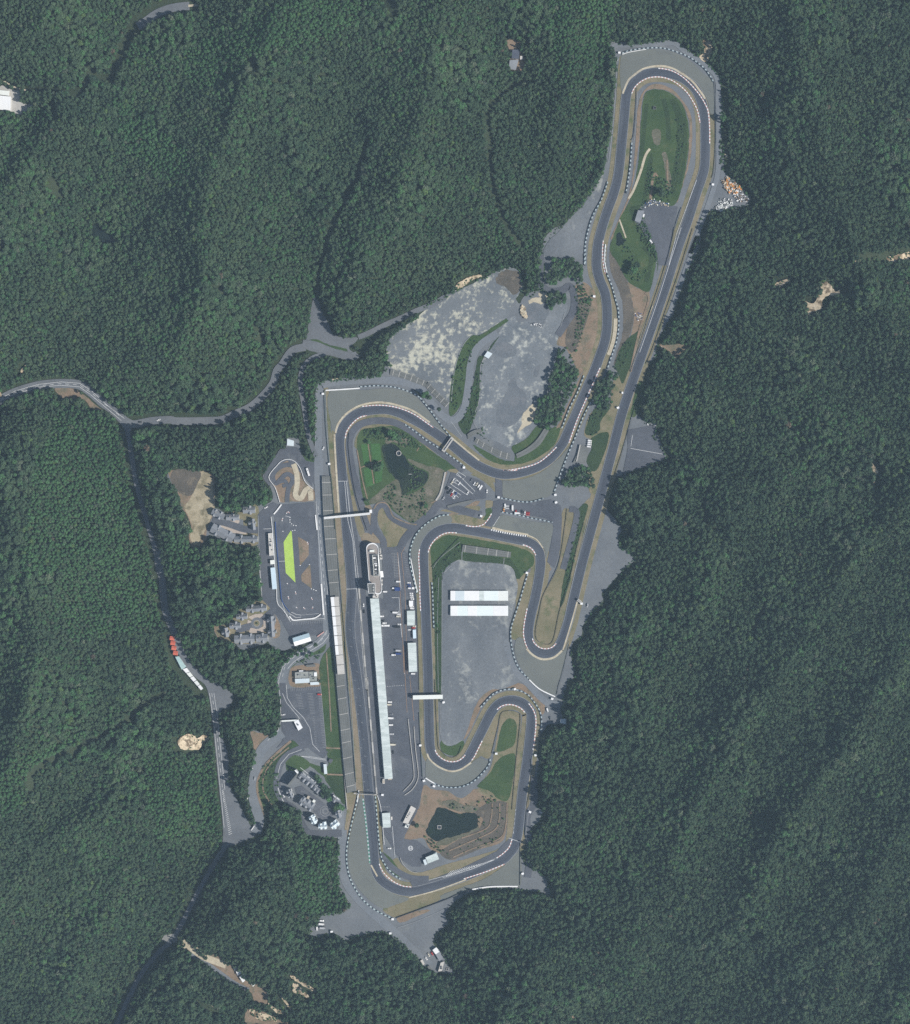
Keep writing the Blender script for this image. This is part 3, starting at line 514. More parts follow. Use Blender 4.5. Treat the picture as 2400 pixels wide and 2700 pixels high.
# asphalt aprons
sheet('asphalt_apron', M['asphalt'], [
 "@5 1280,690 1460,690 1530,760 1570,1050 1610,1150 1632,2044 @8 200,700 235,1260 240,1330 180,1580 50,1830 @9 650,490 760,505 830,560 885,590 800,650 790,710 720,715 640,665 595,620 560,560 480,430 440,140 @7 1600,1590 1545,1000 1480,280 1450,0 @5 1080,1100 1060,640 1100,640 1130,1150 1300,1180",
 "@5 960,1040 1066,1040 1085,1300 1142,1900 @7 1500,650 1545,1000 1600,1590 1560,1600 1480,1000 1420,400 @5 1060,1900 1010,1300", "@5 955,0 1000,280 1060,640 1100,1130 1030,1130 940,600 870,20",
 "@21 960,60 1440,20 1560,1640 1130,1690 1100,1560 980,1400 880,240 860,200", "@21 640,200 760,80 860,20 950,60 850,210 830,240 900,1290 920,1450 1100,1690 1580,1700 1600,1820 1560,1860 1440,1900 1100,1924 980,1700 840,1540 710,1400 660,800",
 "@11 1330,240 1280,246 1168,420 1155,470 1200,540 1220,480 1270,370 1350,325 1430,350 1500,460 1545,520 1550,350 1480,335 1430,265 1420,240", "@7 740,600 1058,575 1080,800 1112,1180 1000,1150 880,1160 800,1075 640,1160 700,1090 690,880 690,700",
 "@9 1500,480 1590,490 1560,600 1380,690 1100,780 860,850 720,870 700,830 850,820 1100,730 1390,590", "@3 1030,1560 1240,1520 1310,1700 1325,1770 1200,1830 1050,1885 980,1990 1040,1700", "@2 600,1555 700,1580 840,1590 760,2044 690,2044 680,1950 620,1870 540,1730 510,1710",
 "@6 500,-20 700,30 800,70 840,150 830,230 740,240 560,290 400,320 300,380 310,310 420,230 450,130", "@6 960,240 1150,275 1350,255 1450,240 1540,300 1550,420 1535,700 1480,890 1440,860 1410,830 1450,640 1470,480 1400,420 1100,370 970,350 950,420 880,500 820,490 890,360 900,260", "@6 920,40 985,60 985,220 920,230",
 "@22 640,800 800,760 900,850 1430,1250 1480,1400 1340,1500 1180,1460 1060,1330 960,1000 800,1000 680,960", "@4 0,1480 20,1400 100,1400 130,1480 200,1520 215,1700 130,1600"], 1.8, 0, smooth=False)
sheet('parking_lot', M['lot'], ["@2 0,1690 100,1590 205,1440 270,1310 240,1480 190,1600 140,1740 115,1900 110,2044 @3 690,200 640,240 480,230 430,280 380,240 380,190 440,90 500,40",
 "@6 430,940 560,815 700,835 1040,862 1115,990 1130,1100 1080,1300 1040,1480 1050,1600 1100,1750 1200,1920 1000,2030 870,2044 @8 740,560 610,895 415,900 415,300 @6 415,1300"], 1.98, .6)
# roads and paths
ribbons('road', M['asphalt_old'], [(r[0], r[2]) for r in ROADS.values()], 2.02)
ribbons('service_road', M['asphalt'], [
 ("@4 650,2044 600,1900 560,1750 520,1550 500,1400 512,1310 560,1240 640,1205 740,1195 850,1210 960,1265 1080,1350 1200,1430 1310,1520 1380,1580", 9), ("@5 1195,555 1160,520 1110,380 1060,150 1020,0", 7), ("@5 1300,690 1290,620 1230,540 1205,480 1218,350 1255,295 1310,295 1360,390 1420,440 1530,490 1600,480", 8.5), ("@5 1450,720 1500,610 1610,490 1740,380 1800,300 @6 400,280 560,330 700,370 790,390", 10), ("@7 690,540 700,660 760,770 860,870 930,960 960,1080 1000,1150 1110,1225", 11), ("@7 900,1150 760,1215 680,1310 650,1440 655,1560 720,1670 820,1740 900,1900 960,1960 1100,1970 1260,1960", 9), ("@3 370,170 365,400 390,460 460,490 540,480 590,450 625,520 620,640 560,740 500,830", 9), ("@11 1110,870 1000,860 880,820 760,790", 9), ("@11 1230,1485 1150,1560 1080,1600 940,1640", 9), ("@6 1620,330 1690,400 1560,900", 8), ("@9 460,610 560,720 700,800 850,810", 8), ("@9 1690,0 1690,200 1640,300 1640,420 1660,600 1640,800", 9)], 2.15)
ribbons('perimeter_road', M['lane'], [
 ("@4 265,1500 262,1200 270,960 310,915 450,893 700,880 900,895 1040,945 1110,1030 1200,1140 1280,1190 1340,1170 1390,1080 1420,900 1440,740 1500,620 1640,520", 9.5), ("@4 265,1480 268,1700 285,1950 @5 715,600 740,1100 768,1450 750,1530 690,1600 560,1680 430,1762 370,1830 335,1930 330,2044", 12), ("@7 700,1010 560,1110 480,1220 440,1400 420,1560 440,1700 480,1830 450,1960", 13), ("@7 1250,1700 1260,2044", 8), ("@9 160,420 165,700 200,850 320,1000 480,1150 640,1300 780,1440 860,1500", 12), ("@8 1530,560 1400,540 1240,380 1130,260 1060,100 1030,0 @6 1000,1600", 9), ("@2 330,360 400,345 640,345 800,330 900,400 1040,500 1140,600 1150,800 1150,1000 1150,1300 1100,1500 1010,1750 940,1950 @3 1570,80 1400,560 1330,720", 6.5), ("@10 540,1370 700,1460 820,1540 960,1640 1080,1700", 6)], 2.06, zstep=.01)
ribbons('kart_road', M['asphalt'], [("@11 1335,655 1338,600 1350,540 1375,500 1378,465 1350,440 1320,445 1285,480 1250,510 1225,470 1240,420 1290,380 1350,365 1385,380", 6), ("@11 1270,500 1320,490 1330,520 1300,530", 5)], 2.3)
ribbons('drain_line', M['faded_line'], [("@4 252,940 243,1200 236,1400", .5), ("@4 318,965 325,1200 345,1500 362,1700 385,2030", .6), ("@18 72,870 75,980 120,1060", .6), ("@18 690,1380 722,1080 792,860 872,750", .7), ("@18 1060,850 985,1000 968,1090 960,1350 905,1560 990,1690", .7), ("@18 1740,660 1780,520", .5), ("@6 415,1000 412,2044", .5), ("@6 385,980 372,1400 380,2044", .45), ("@6 330,890 400,790 590,640", .5), ("@6 605,735 602,815", .7), ("@6 1003,795 998,850", .7), ("@6 560,815 430,935", .5), ("@6 1040,862 1115,992", .6),
 ("@8 415,300 412,900 615,903", .5), ("@7 1112,1150 1060,560", .5), ("@2 370,450 360,700 335,1000 305,1250", .6), ("@2 530,700 520,900 505,1080", .5), ("@9 130,480 133,860 218,1010", .6), ("@9 1010,1035 800,1130 600,1200", .4), ("@9 540,1255 640,1335 780,1450", .5), ("@8 1270,1100 1250,1400 1230,1600 1205,1830", .5), ("@6 1600,1230 1700,800 1790,420", .4), ("@3 1590,20 1500,330 1400,560 1330,720", .5), ("@5 712,20 728,420 760,800 793,1160", .6), ("@11 1112,760 1118,990 1143,1400", .7), ("@7 1330,300 1395,1560", .5)], 2.5)
ribbons('dirt_path', M['sand'], [("@2 625,1145 590,1200 550,1330 500,1460 460,1530", 3.2), ("@2 390,1690 440,1830", 2), ("@4 1240,1590 1200,1750 1165,1810", 2.6), ("@3 1295,915 1320,950 1400,1005", 2), ("@11 1385,360 1410,440 1412,520 1400,600 1440,625 1480,560 1510,555 1520,640", 7), ("@4 370,880 420,870", 2), ("@1 0,610 150,690 210,690", 2.5), ("@1 300,685 460,715", 2), ("@1 1450,45 1620,30", 3), ("@10 555,1300 700,1420 900,1500", 9), ("@10 540,1360 600,1320 660,1380", 8)], 2.45, kind='stuff')
ribbons('clay_path', M['soil'], [("@2 660,1330 640,1420 630,1530", 3.5), ("@2 665,1330 685,1360", 2.5), ("@2 757,1230 760,1340 765,1440", 2.2), ("@7 780,1090 640,1210 530,1330 465,1470 470,1600 530,1790", 3), ("@7 760,1150 600,1290 525,1420 520,1560 600,1700", 1.8), ("@7 1115,250 1140,600 1160,1000", 1.6), ("@7 1110,1155 1245,1160", 2), ("@7 1120,1405 1275,1410", 2), ("@3 1175,500 1200,560 1130,790 1060,1110", 3),
 ("@4 560,1420 600,1640 640,1800", 1.6), ("@4 645,1375 690,1680", 1.4), ("@4 1050,1380 1020,1430", 1.2), ("@4 590,1555 750,1500", 1.2), ("@8 1030,1500 1020,1700 960,1830 700,1930 520,2010", 1.6), ("@8 960,1500 955,1650 900,1760 640,1880 480,1950", 1.6), ("@8 890,1500 880,1640 830,1740 600,1830", 1.6), ("@5 1205,330 1245,275 1310,272 1350,310 1385,395 1445,432 1540,468 1610,478", 1.6), ("@4 1250,1590 1190,1780 1130,1830", 1.2)], 2.6, kind='stuff')
sheet('tan_paving', M['paving_pink'], ["@21 200,300 260,280 380,270 385,300 340,350 230,345", "@21 50,310 480,440 480,475 300,455 130,390 40,340", "@21 505,1640 600,1600 700,1590 740,1640 720,1680 640,1640 560,1680", "@21 500,1680 550,1700 550,1760 490,1750", "@21 540,1790 640,1810 720,1770 760,1830 640,1870 510,1860", "@21 720,1660 780,1700 770,1800 720,1780"], 2.2, 0, smooth=False)
sheet('lime_turf', M['lime_turf'], ["@21 1107,420 1005,585 1035,1018 1172,1155 1120,440"], 2.15, 0, smooth=False)
sheet('brown_infield', M['soil'], ["@21 1205,505 1335,580 1358,620 1360,765 1235,925 1222,700", "@21 1370,905 1382,910 1402,1240 1260,1135 1250,1050"], 2.2, .4, kind='stuff', smooth=False)
sheet('paved_circle', M['asphalt_old'], [[(S("@21 628,1728")[0][0] + 15.5 * math.cos(a * .3142), S("@21 628,1728")[0][1] + 15.5 * math.sin(a * .3142)) for a in range(20)]], 2.55, 0, smooth=False)
ribbons('helipad_marking', M['white_line'], [([(S("@24 565,1475")[0][0] + 5.6 * math.cos(a * .3142), S("@24 565,1475")[0][1] + 5.6 * math.sin(a * .3142)) for a in range(21)], .9), ("@24 541,1450 553,1502", .9), ("@24 577,1448 589,1500", .9), ("@24 547,1478 583,1474", .9)], 2.3, smooth=False)
# the track
bm = bmesh.new(); uvl = bm.loops.layers.uv.new('UVMap'); ribbon_bm(bm, TRACK, 13, 2.62, 0, uvl, True); up(bm); tag(from_bm('race_track', bm, M['race_asphalt']), kind='structure')
def loop_off(d):
    n = len(TRACK); o = []
    for i in range(n):
        a, b = TRACK[i - 1], TRACK[(i + 1) % n]; L = math.dist(a, b); o.append((TRACK[i][0] - (b[1] - a[1]) / L * d, TRACK[i][1] + (b[0] - a[0]) / L * d))
    return o
bm = bmesh.new()
for d in (12.6, -12.6): ribbon_bm(bm, loop_off(d), .45, 2.66, 0, None, True)
up(bm); tag(from_bm('track_edge_line', bm, M['faded_line']), kind='structure')
ribbons('sand_edge', M['sand'], [("@2 415,720 455,625 500,580 580,528 690,508 780,520 860,560 950,625 1010,700 1050,760", 2.6), ("@4 395,1290 415,1220 480,1140 580,1080 700,1055 800,1060 900,1085 1000,1125 1120,1210", 2.6), ("@6 890,512 1000,540 1120,560 1230,580", 4), ("@6 1215,1650 1260,1700 1330,1742 1400,1752 1480,1730 1550,1670", 2.6), ("@8 275,1030 300,1085 370,1145 450,1185 520,1197 600,1175 690,1115", 2.2),
 ("@3 945,700 940,800 920,900 890,980", 5), ("@9 390,700 440,790", 2), ("@4 385,1300 395,1500 420,1900", 2.5), ("@9 690,960 900,905 1150,815", 1.5), ("@3 1060,1100 1160,780 1230,600", 1.6), ("@4 1280,1320 1400,1420 1500,1500", 2), ("@6 1230,580 1310,620 1370,700", 1.5), ("@6 1560,1660 1640,1400 1700,1180", 1.8)], 2.64, kind='stuff')
# kerbs in alternating blocks
def kerb(s, w=1.25, ma='white_paint', mb='pink_paint', blk=4.4):
    p = cr(S(s), False, 3); L = plen(p); bm = bmesh.new(); k = 0; a = 0
    while a < L:
        q = cut(p, a, min(a + blk, L))
        if len(q) > 1: ribbon_bm(bm, q, w, 2.72, k % 2)
        a += blk; k += 1
    up(bm)
    tag(from_bm('kerb', bm, [M[ma], M[mb]]), kind='structure')
for s in ("@2 485,720 510,670 560,625 620,598 690,592 760,605 830,640 900,700 950,770 990,850 1012,950", "@2 690,525 780,540 860,580 930,640 1000,720 1050,800 1075,870 1085,1000 1085,1110", "@3 850,100 845,180 850,280 868,360", "@3 825,1080 740,1270 650,1480 585,1660", "@3 490,1690 430,1750 350,1810 250,1845 150,1864 80,1868",
 "@4 470,1330 480,1280 520,1220 580,1170 640,1155", "@4 600,1085 700,1076 800,1081 900,1103 1000,1146 1080,1200 1150,1250", "@6 285,740 300,690 340,630 400,580 470,555 560,557", "@6 640,487 720,497 800,480 850,430 885,370", "@6 1180,668 1240,690 1280,725 1305,775", "@6 203,710 195,790 202,930 206,1150 213,1300",
 "@6 1220,1270 1195,1400 1185,1500 1200,1590 1225,1650", "@6 1270,1555 1290,1600 1340,1640 1400,1652 1460,1635 1500,1595", "@8 350,995 370,1035 420,1080 490,1105 560,1100 610,1070 640,1035", "@8 935,615 980,580 1050,565 1120,580 1170,610 1200,645", "@8 1235,555 1275,610 1300,680 1303,760 1290,900 1275,1000", "@8 795,910 760,980 720,1060 690,1100",
 "@9 455,690 490,760 560,825 640,865 720,875", "@9 1130,810 1300,755 1460,690", "@9 1515,495 1490,560 1440,610 1390,645", "@4 1690,1575 1760,1578 1800,1575"): kerb(s)
kerb("@6 880,527 1000,553 1110,572 1225,588", 2.2, 'white_paint', 'dark_rubber', 3)
kerb("@9 325,170 345,330 365,520 380,690", 1.8, 'teal_paint', 'green_paint', 5)
# painted lines
def lines(name, material, items, z, w=.45):
    bm = bmesh.new()
    for it in items:
        s, dash = it if isinstance(it, tuple) else (it, None)
        p = S(s)
        if dash:
            L = plen(p); a = 0
            while a < L:
                q = cut(p, a, min(a + dash[0], L))
                if len(q) > 1: ribbon_bm(bm, q, dash[2] if len(dash) > 2 else w, z)
                a += dash[0] + dash[1]
        else: ribbon_bm(bm, p, w, z)
    up(bm); return tag(from_bm(name, bm, M[material]), kind='structure')
stalls = []
def comb(a, b, n, d):
    """n stall lines standing off the line a-b by the vector d (plan pixels)"""
    (ax, ay), (bx, by) = a, b
    for i in range(n):
        t = i / (n - 1); x, y = ax + (bx - ax) * t, ay + (by - ay) * t
        stalls.append(f"{x:.2f},{y:.2f} {x + d[0]:.2f},{y + d[1]:.2f}")
P1 = lambda s: S(s)[0]
comb(P1("@20 430,680"), P1("@20 1160,630"), 19, (1, 8.5)); comb(P1("@7 775,585"), P1("@7 1055,568"), 18, (2, 10)); comb(P1("@7 850,645"), P1("@7 880,780"), 10, (-7, .4)); comb(P1("@7 850,645"), P1("@7 880,780"), 10, (7, -.4)); comb(P1("@7 960,640"), P1("@7 985,830"), 14, (-7, .4)); comb(P1("@7 960,640"), P1("@7 985,830"), 14, (7, -.4)); comb(P1("@7 1062,620"), P1("@7 1108,1150"), 34, (-8, .5)); comb(P1("@7 985,860"), P1("@7 1010,1150"), 18, (5, -.3))
comb(P1("@19 740,430"), P1("@19 800,880"), 16, (17, -1)); comb(P1("@19 960,430"), P1("@19 1040,880"), 14, (8, -1))
lines('parking_marking', 'faded_line', stalls + ["@20 425,680 1160,630", "@19 800,420 805,900"], 2.4, .32)
lines('road_marking', 'white_line', [
 "@5 928,65 960,440 1010,640 1040,1000 1075,1090", "@5 945,70 975,350 1020,640 1060,1000", "@5 870,68 958,66", "@5 945,1088 1045,1083", "@5 1040,1060 1070,1330 1125,2030", "@7 1452,0 1510,650 1565,1300 1590,1600",
 "@2 985,1385 830,1800 770,2044", "@3 1450,0 1270,560 1130,960", "@12 0,400 150,330 380,262 600,245 780,260 880,330 1000,430 1190,590", "@12 0,378 150,300 380,235 600,212 780,225 900,300 1050,440 1220,570",
 ("@12 0,390 150,315 380,248 600,228 780,242 900,320 1000,410 1100,480 1180,550", (10, 10, .5)), ("@17 1450,980 1475,1150 1495,1350 1520,1600 1535,1740", (10, 10, .5)), "@17 1435,980 1460,1150 1480,1350 1505,1600 1535,1900", "@17 1465,980 1490,1150 1510,1350 1540,1640",
 "@21 1460,10 1490,400 1570,1500 1590,1680", "@21 1530,0 1560,400 1640,1500", ("@21 1490,80 1530,600 1600,1480", (9, 9, .5)), ("@5 760,1500 700,1580 560,1665 430,1745 360,1830 330,1960", (9, 9, .5)), "@5 790,1500 770,1540 720,1600 560,1700 440,1780 390,1840", "@5 760,1480 730,1530 680,1590 560,1655 420,1740 340,1830 305,1950 310,2044",
 "@7 662,540 680,700 686,880 660,990 560,1085", "@7 735,560 745,680 800,770 900,870 960,970 985,1120 1050,1190", "@7 700,640 740,730 850,860 860,880", "@7 650,1420 680,1310 760,1215 880,1170", "@7 645,1440 660,1560 720,1680", "@7 850,1230 1120,1272", "@7 1110,1580 1110,1580.1",
 "@25 190,175 355,275 400,215 240,115 190,175", "@25 60,375 415,610 470,540 150,250 60,375", "@25 100,330 250,395 290,345", "@25 160,250 555,600 600,540 215,150", "@25 0,440 240,675 290,620 20,430", "@25 0,580 155,710 175,690",
 "@9 560,390 580,640", ("@9 470,235 540,235", (2, 2, .4)), ("@9 555,440 575,560", (1.5, 2, .4)), "@9 1487,483 1582,515", ("@9 1545,250 1522,480", (6, 6, .4)), "@9 1390,650 1000,780 850,820", "@9 1390,650 1200,730 960,800", "@22 730,110 960,120 1330,180", "@22 760,360 1180,700", "@22 270,480 250,620 270,780 400,1150 540,1240",
 "@3 1060,1700 1310,1745", "@3 1075,1600 1062,1680", "@21 640,640 700,1390", "@21 1030,215 1090,230 1100,270", "@21 720,400 830,395", "@21 935,855 1025,852", "@6 100,0 130,1", "@19 890,1275 915,1650", "@19 750,1280 890,1275", "@19 920,1780 945,2035", "@19 780,1110 930,1115", "@5 1430,740 1462,1080", "@5 1500,1890 1490,1880", ("@5 1310,2010 1500,1995", (3, 3, .4)),
 "@20 400,680 300,540 190,200", "@20 410,460 520,510 625,525 625,575 520,585 370,490", ("@20 640,525 1040,490", (1.5, 1.5, .5)), "@21 1110,1690 1590,1660", "@15 1050,1410 1100,1390", "@18 640,350 660,380", ("@18 690,1570 790,1710", (1, 1.2, .5)), "@6 900,490 960,400"], 2.78, .5)
lines('orange_marking', 'orange_line', ["@5 1430,740 1470,1400 1490,1880", "@5 1500,690 1465,750 1500,1100 1520,1890", "@8 50,0 85,640", "@8 110,300 150,720"], 2.84, .4)
hz = []
for i in range(24):
    t = i / 23; x, y = 1522 + 50 * t, 1650 + 300 * t
    q = S(f"@17 {x - 2 - 4 * t:.1f},{y:.1f} {x + 8 + 8 * t:.1f},{y - 12:.1f}"); hz.append(f"{q[0][0]:.2f},{q[0][1]:.2f} {q[1][0]:.2f},{q[1][1]:.2f}")
for i in range(14):
    t = i / 13; q = S(f"@9 {990 + 260 * t:.1f},{790 - 85 * t:.1f} {1030 + 240 * t:.1f},{745 - 60 * t:.1f}"); hz.append(f"{q[0][0]:.2f},{q[0][1]:.2f} {q[1][0]:.2f},{q[1][1]:.2f}")
lines('hatched_marking', 'white_line', hz, 2.84, .55)
lines('bay_marking', 'faded_line', [("@7 1640,60 1660,480 1690,1000 1765,1420", (1, 3.4, .8)), ("@7 1605,1600 1660,1980", (1, 3, .5)), ("@5 1260,1210 1300,1650", (1, 3.4, .8))], 2.84)
gs = []
for i in range(22):   # starting grid boxes on the straight
    t = i / 21; q0 = S("@5 985,1300"); a = S("@5 975,1310 @7 1490,1550"); y = a[0][1] + (a[1][1] - a[0][1]) * t; xc = a[0][0] + (a[1][0] - a[0][0]) * t + (5 if i % 2 else -4)
    gs.append(f"{xc - 2.2:.2f},{y:.2f} {xc + 2.2:.2f},{y + .3:.2f}"); gs.append(f"{xc + 2.2:.2f},{y:.2f} {xc + 2.4:.2f},{y + 3:.2f}")
lines('grid_marking', 'faded_line', gs, 2.84, .35)
# ---------------------------------------------------------------- trees
def leaf_mat(name, c1, c2, vary=.25):
    m = mat(name, c1, c2, .02, .25, .22, rough=.75, spec=.15)
    nt = m.node_tree; N = nt.nodes; Lk = nt.links; bs = N['Principled BSDF']
    tc = [n for n in N if n.type == 'TEX_COORD'][0]; ge = N.new('ShaderNodeNewGeometry')
    for l in list(tc.outputs['Object'].links): Lk.new(ge.outputs['Position'], l.to_socket)
    prev = bs.inputs['Base Color'].links[0].from_socket
    oi = N.new('ShaderNodeObjectInfo'); r = N.new('ShaderNodeValToRGB'); Lk.new(oi.outputs['Random'], r.inputs['Fac'])
    r.color_ramp.elements[0].color = (1 - vary, 1 - vary, 1 - vary * .8, 1); r.color_ramp.elements[1].color = (1 + vary * 1.2, 1 + vary, 1 + vary * .7, 1)
    mu = N.new('ShaderNodeMix'); mu.data_type = 'RGBA'; mu.blend_type = 'MULTIPLY'; mu.inputs['Factor'].default_value = 1
    Lk.new(prev, mu.inputs['A']); Lk.new(r.outputs['Color'], mu.inputs['B']); Lk.new(mu.outputs['Result'], bs.inputs['Base Color'])
    return m
LEAF = [leaf_mat('leaf_grey_green', (0.0449, 0.0807, 0.0466), (0.0642, 0.1046, 0.0572), .16), leaf_mat('leaf_bright', (0.0439, 0.1068, 0.0466), (0.0642, 0.1417, 0.0594), .14), leaf_mat('leaf_dark', (0.0310, 0.0610, 0.0371), (0.0428, 0.0828, 0.0466), .18),
        leaf_mat('leaf_pale', (0.0910, 0.1145, 0.0806), (0.0856, 0.1199, 0.0763), .2), leaf_mat('leaf_yellow', (0.0621, 0.1145, 0.0424), (0.0749, 0.1254, 0.0445), .18), leaf_mat('leaf_rust', (0.1070, 0.0850, 0.0636), (0.0963, 0.0872, 0.0636), .2)]
def crown_bm(seed, r=3.3, h=5.0, base=3.6, lobes=8, nleaf=26, size=1.0, cone=False):
    """crown of leaf-clump faces spread over lobes round a rough inner mass"""
    rd = random.Random(seed); bm = bmesh.new()
    cs = []
    if cone:
        for k in range(lobes):
            t = k / (lobes - 1); a = k * 2.4
            cs.append((math.cos(a) * r * .45 * (1 - t), math.sin(a) * r * .45 * (1 - t), base + h * (.12 + .86 * t), r * (.75 - .5 * t)))
    else:
        cs.append((0, 0, base + h * .62, r * .62))
        for k in range(lobes - 1):
            a = k * 6.283 / (lobes - 1) + rd.uniform(-.4, .4); q = r * rd.uniform(.42, .66)
            cs.append((math.cos(a) * q, math.sin(a) * q, base + h * rd.uniform(.25, .72), r * rd.uniform(.36, .52)))
    for (x, y, z, q) in cs:
        res = bmesh.ops.create_icosphere(bm, subdivisions=1, radius=q * .9)
        for w in res['verts']:
            w.co *= rd.uniform(.75, 1.12); w.co.z *= .85; w.co += Vector((x, y, z))
        for k in range(nleaf):
            d = Vector((rd.gauss(0, 1), rd.gauss(0, 1), rd.gauss(.35, 1))).normalized()
            p = Vector((x, y, z)) + d * q * rd.uniform(.78, 1.12)
            n = (d + Vector((rd.gauss(0, .36), rd.gauss(0, .36), rd.gauss(.25, .36)))).normalized()
            t = n.orthogonal().normalized(); b = n.cross(t); s = size * rd.uniform(.35, .8); a = rd.uniform(0, 6.28)
            u = (t * math.cos(a) + b * math.sin(a)) * s; w = (b * math.cos(a) - t * math.sin(a)) * s * rd.uniform(.5, .9)
            bm.faces.new([bm.verts.new(p + u), bm.verts.new(p + w), bm.verts.new(p - u * .9), bm.verts.new(p - w)])
    return bm
def trunk_bm(h=5.5, r=.28, seed=0):
    rd = random.Random(seed); bm = bmesh.new()
    def limb(a, b, ra, rb):
        a, b = Vector(a), Vector(b); d = (b - a).normalized(); t = d.orthogonal().normalized(); u = d.cross(t)
        ring = lambda c, q: [bm.verts.new(c + (t * math.cos(k * 1.0472) + u * math.sin(k * 1.0472)) * q) for k in range(6)]
        A, B = ring(a, ra), ring(b, rb)
        for k in range(6): bm.faces.new([A[k], A[(k + 1) % 6], B[(k + 1) % 6], B[k]])
    limb((0, 0, -.8), (.1, .05, h * .6), r, r * .7); limb((.1, .05, h * .6), (0, 0, h), r * .7, r * .4)
    for k in range(4):
        a = k * 1.57 + rd.uniform(-.4, .4); limb((.08, .04, h * rd.uniform(.5, .8)), (math.cos(a) * 1.7, math.sin(a) * 1.7, h * rd.uniform(.95, 1.2)), r * .4, r * .15)
    return bm
PROTO = []   # (crown mesh, trunk mesh)
def me_of(bm, m):
    me = bpy.data.meshes.new('crown'); bm.to_mesh(me); bm.free(); me.materials.append(m); return me
SHAPES = [dict(r=3.0, h=5.2, base=3.4, lobes=8), dict(r=3.3, h=4.6, base=3.2, lobes=10), dict(r=2.6, h=6.0, base=3.6, lobes=8), dict(r=2.5, h=8.5, base=2.2, lobes=8, cone=True)]
TRUNKS = [trunk_bm(5.5, .28, k) for k in range(3)]
TRUNKM = [me_of(b, M['bark']) for b in TRUNKS]
CROWNS = {}
for li in range(6):
    for si in range(4):
        if li >= 3 and si > 1: continue
        CROWNS[li, si] = me_of(crown_bm(li * 10 + si, nleaf=24, **SHAPES[si]), LEAF[li])
KEYS = list(CROWNS)
# species zones: 1 bright plantation, 2 dark conifers ...
ZB = [S(s) for s in ("@f 375,110 480,60 640,20 760,20 700,70 640,110 540,130 470,190 400,190 370,150", "@1 890,780 1010,800 1100,900 1250,1030 1400,1130 1500,1250 1510,1400 1230,1440 1160,1300 980,1200 950,1000", "@12 560,420 850,450 1230,680 1280,1000 1380,1500 1500,2044 300,2044 430,1400 440,1000 560,700",
 "@2 -120,0 420,0 300,330 330,480 100,480 0,640 -120,640", "@17 500,0 1060,0 1120,520 1000,560 560,600 480,300", "@17 0,1400 300,1340 700,1180 1000,900 900,1050 300,1450 250,1700 0,1800", "@9 -40,860 60,860 110,1000 60,1070 -60,1070", "@7 690,90 1080,80 760,340 690,420 660,520 540,520 640,300", "@9 -200,480 130,480 130,860 200,1000 60,1080 -200,1040",
 "@17 1000,1400 1450,1400 1540,1940 1100,1940", "@1 380,820 200,900 140,960 420,960", "@15 1500,0 1817,0 1817,420 1700,300", "@4 210,860 260,880 230,1380 150,1060 130,880", "@11 400,900 700,960 740,1240 430,1240", "@3 0,0 60,30 60,200 0,260")]
ZD = [S(s) for s in ("@10 740,560 1450,520 1790,900 1620,1080 1560,1250 1180,1480 870,1400 640,1300 600,1150", "@15 300,700 700,560 760,700 620,1000 480,1130 300,900", "@13 330,500 700,380 900,700 400,870", "@17 1120,960 1420,1000 1250,1250 900,1350 500,1450 400,1420", "@14 240,0 560,0 600,460 200,600 120,400", "@10 250,1330 500,1340 950,1640 1080,1850 1000,1968 200,1968", "@11 180,60 900,60 1200,400 1210,660 960,700 780,700 780,520 700,410 420,420 500,640 560,760 600,980 420,1000 250,500", "@11 470,1300 1110,1000 1140,1400 930,1500 780,1640 520,1780 420,1500", "@9 900,1350 1060,1560 1817,960 1817,1968 0,1968 0,1300 300,1270 600,1290")]
Tp = 4.15 * 2
tx, ty = np.meshgrid(np.arange(-300, 2720, Tp), np.arange(-300, 3020, Tp * .87))
tx = tx + (np.arange(tx.shape[0]) % 2)[:, None] * Tp * .5
tx = (tx + rng.uniform(-.34, .34, tx.shape) * Tp).ravel(); ty = (ty + rng.uniform(-.34, .34, ty.shape) * Tp).ravel()
keep = ~flatmask(tx, ty, True)
for p in CLEARP: keep &= ~inpoly(p, tx - 15, ty - 5)
for k_ in ('lay_by', 'gravel_lot', 'junction'): keep &= ~inpoly(SMALLP[k_], tx - 18, ty - 6)
# by the length of its own shade
tx, ty = tx[keep], ty[keep]
zb = np.zeros(tx.shape, bool); zd = zb.copy()
for p in ZB: zb |= inpoly(p, tx, ty)
for p in ZD: zd |= inpoly(p, tx, ty)
n1 = np.array([mnoise.noise((x * .004, y * .004, 2)) + .6 * mnoise.noise((x * .012, y * .012, 7)) for x, y in zip(tx, ty)])
n2 = np.array([mnoise.noise((x * .007, y * .007, 12)) for x, y in zip(tx, ty)])
u = rng.random(tx.shape); kind = np.zeros(tx.shape, int)
east = np.clip((tx - 1500) / 500, 0, 1) * .3 + np.clip((ty - 2250) / 300, 0, 1) * .2
pb = np.where(zb, .82, .16 + .35 * n1 - .5 * east); pdk = np.where(zb, .05, np.where(zd, .55, .22 - .4 * n1 + east))
kind = np.where(u < pb, 1, np.where(u < pb + pdk, 2, 0))
u2 = rng.random(tx.shape)
kind = np.where((u2 < .010 + .045 * (n2 > .28) * (~zb)), 3, kind); kind = np.where((u2 > .98) & ~zd, 4, kind); kind = np.where(u2 > .9993, 5, kind)
shape = rng.integers(0, 3, tx.shape); shape = np.where((kind == 2) & (rng.random(tx.shape) < .45), 3, shape); shape = np.where((kind == 1) & zb, 2, shape); shape = np.where(kind >= 3, shape % 2, shape)
scl = rng.uniform(.72, 1.22, tx.shape) * np.where(zb, 1.02, 1.0) * (1 + .1 * n2) * np.where(zd, 1.1, 1)
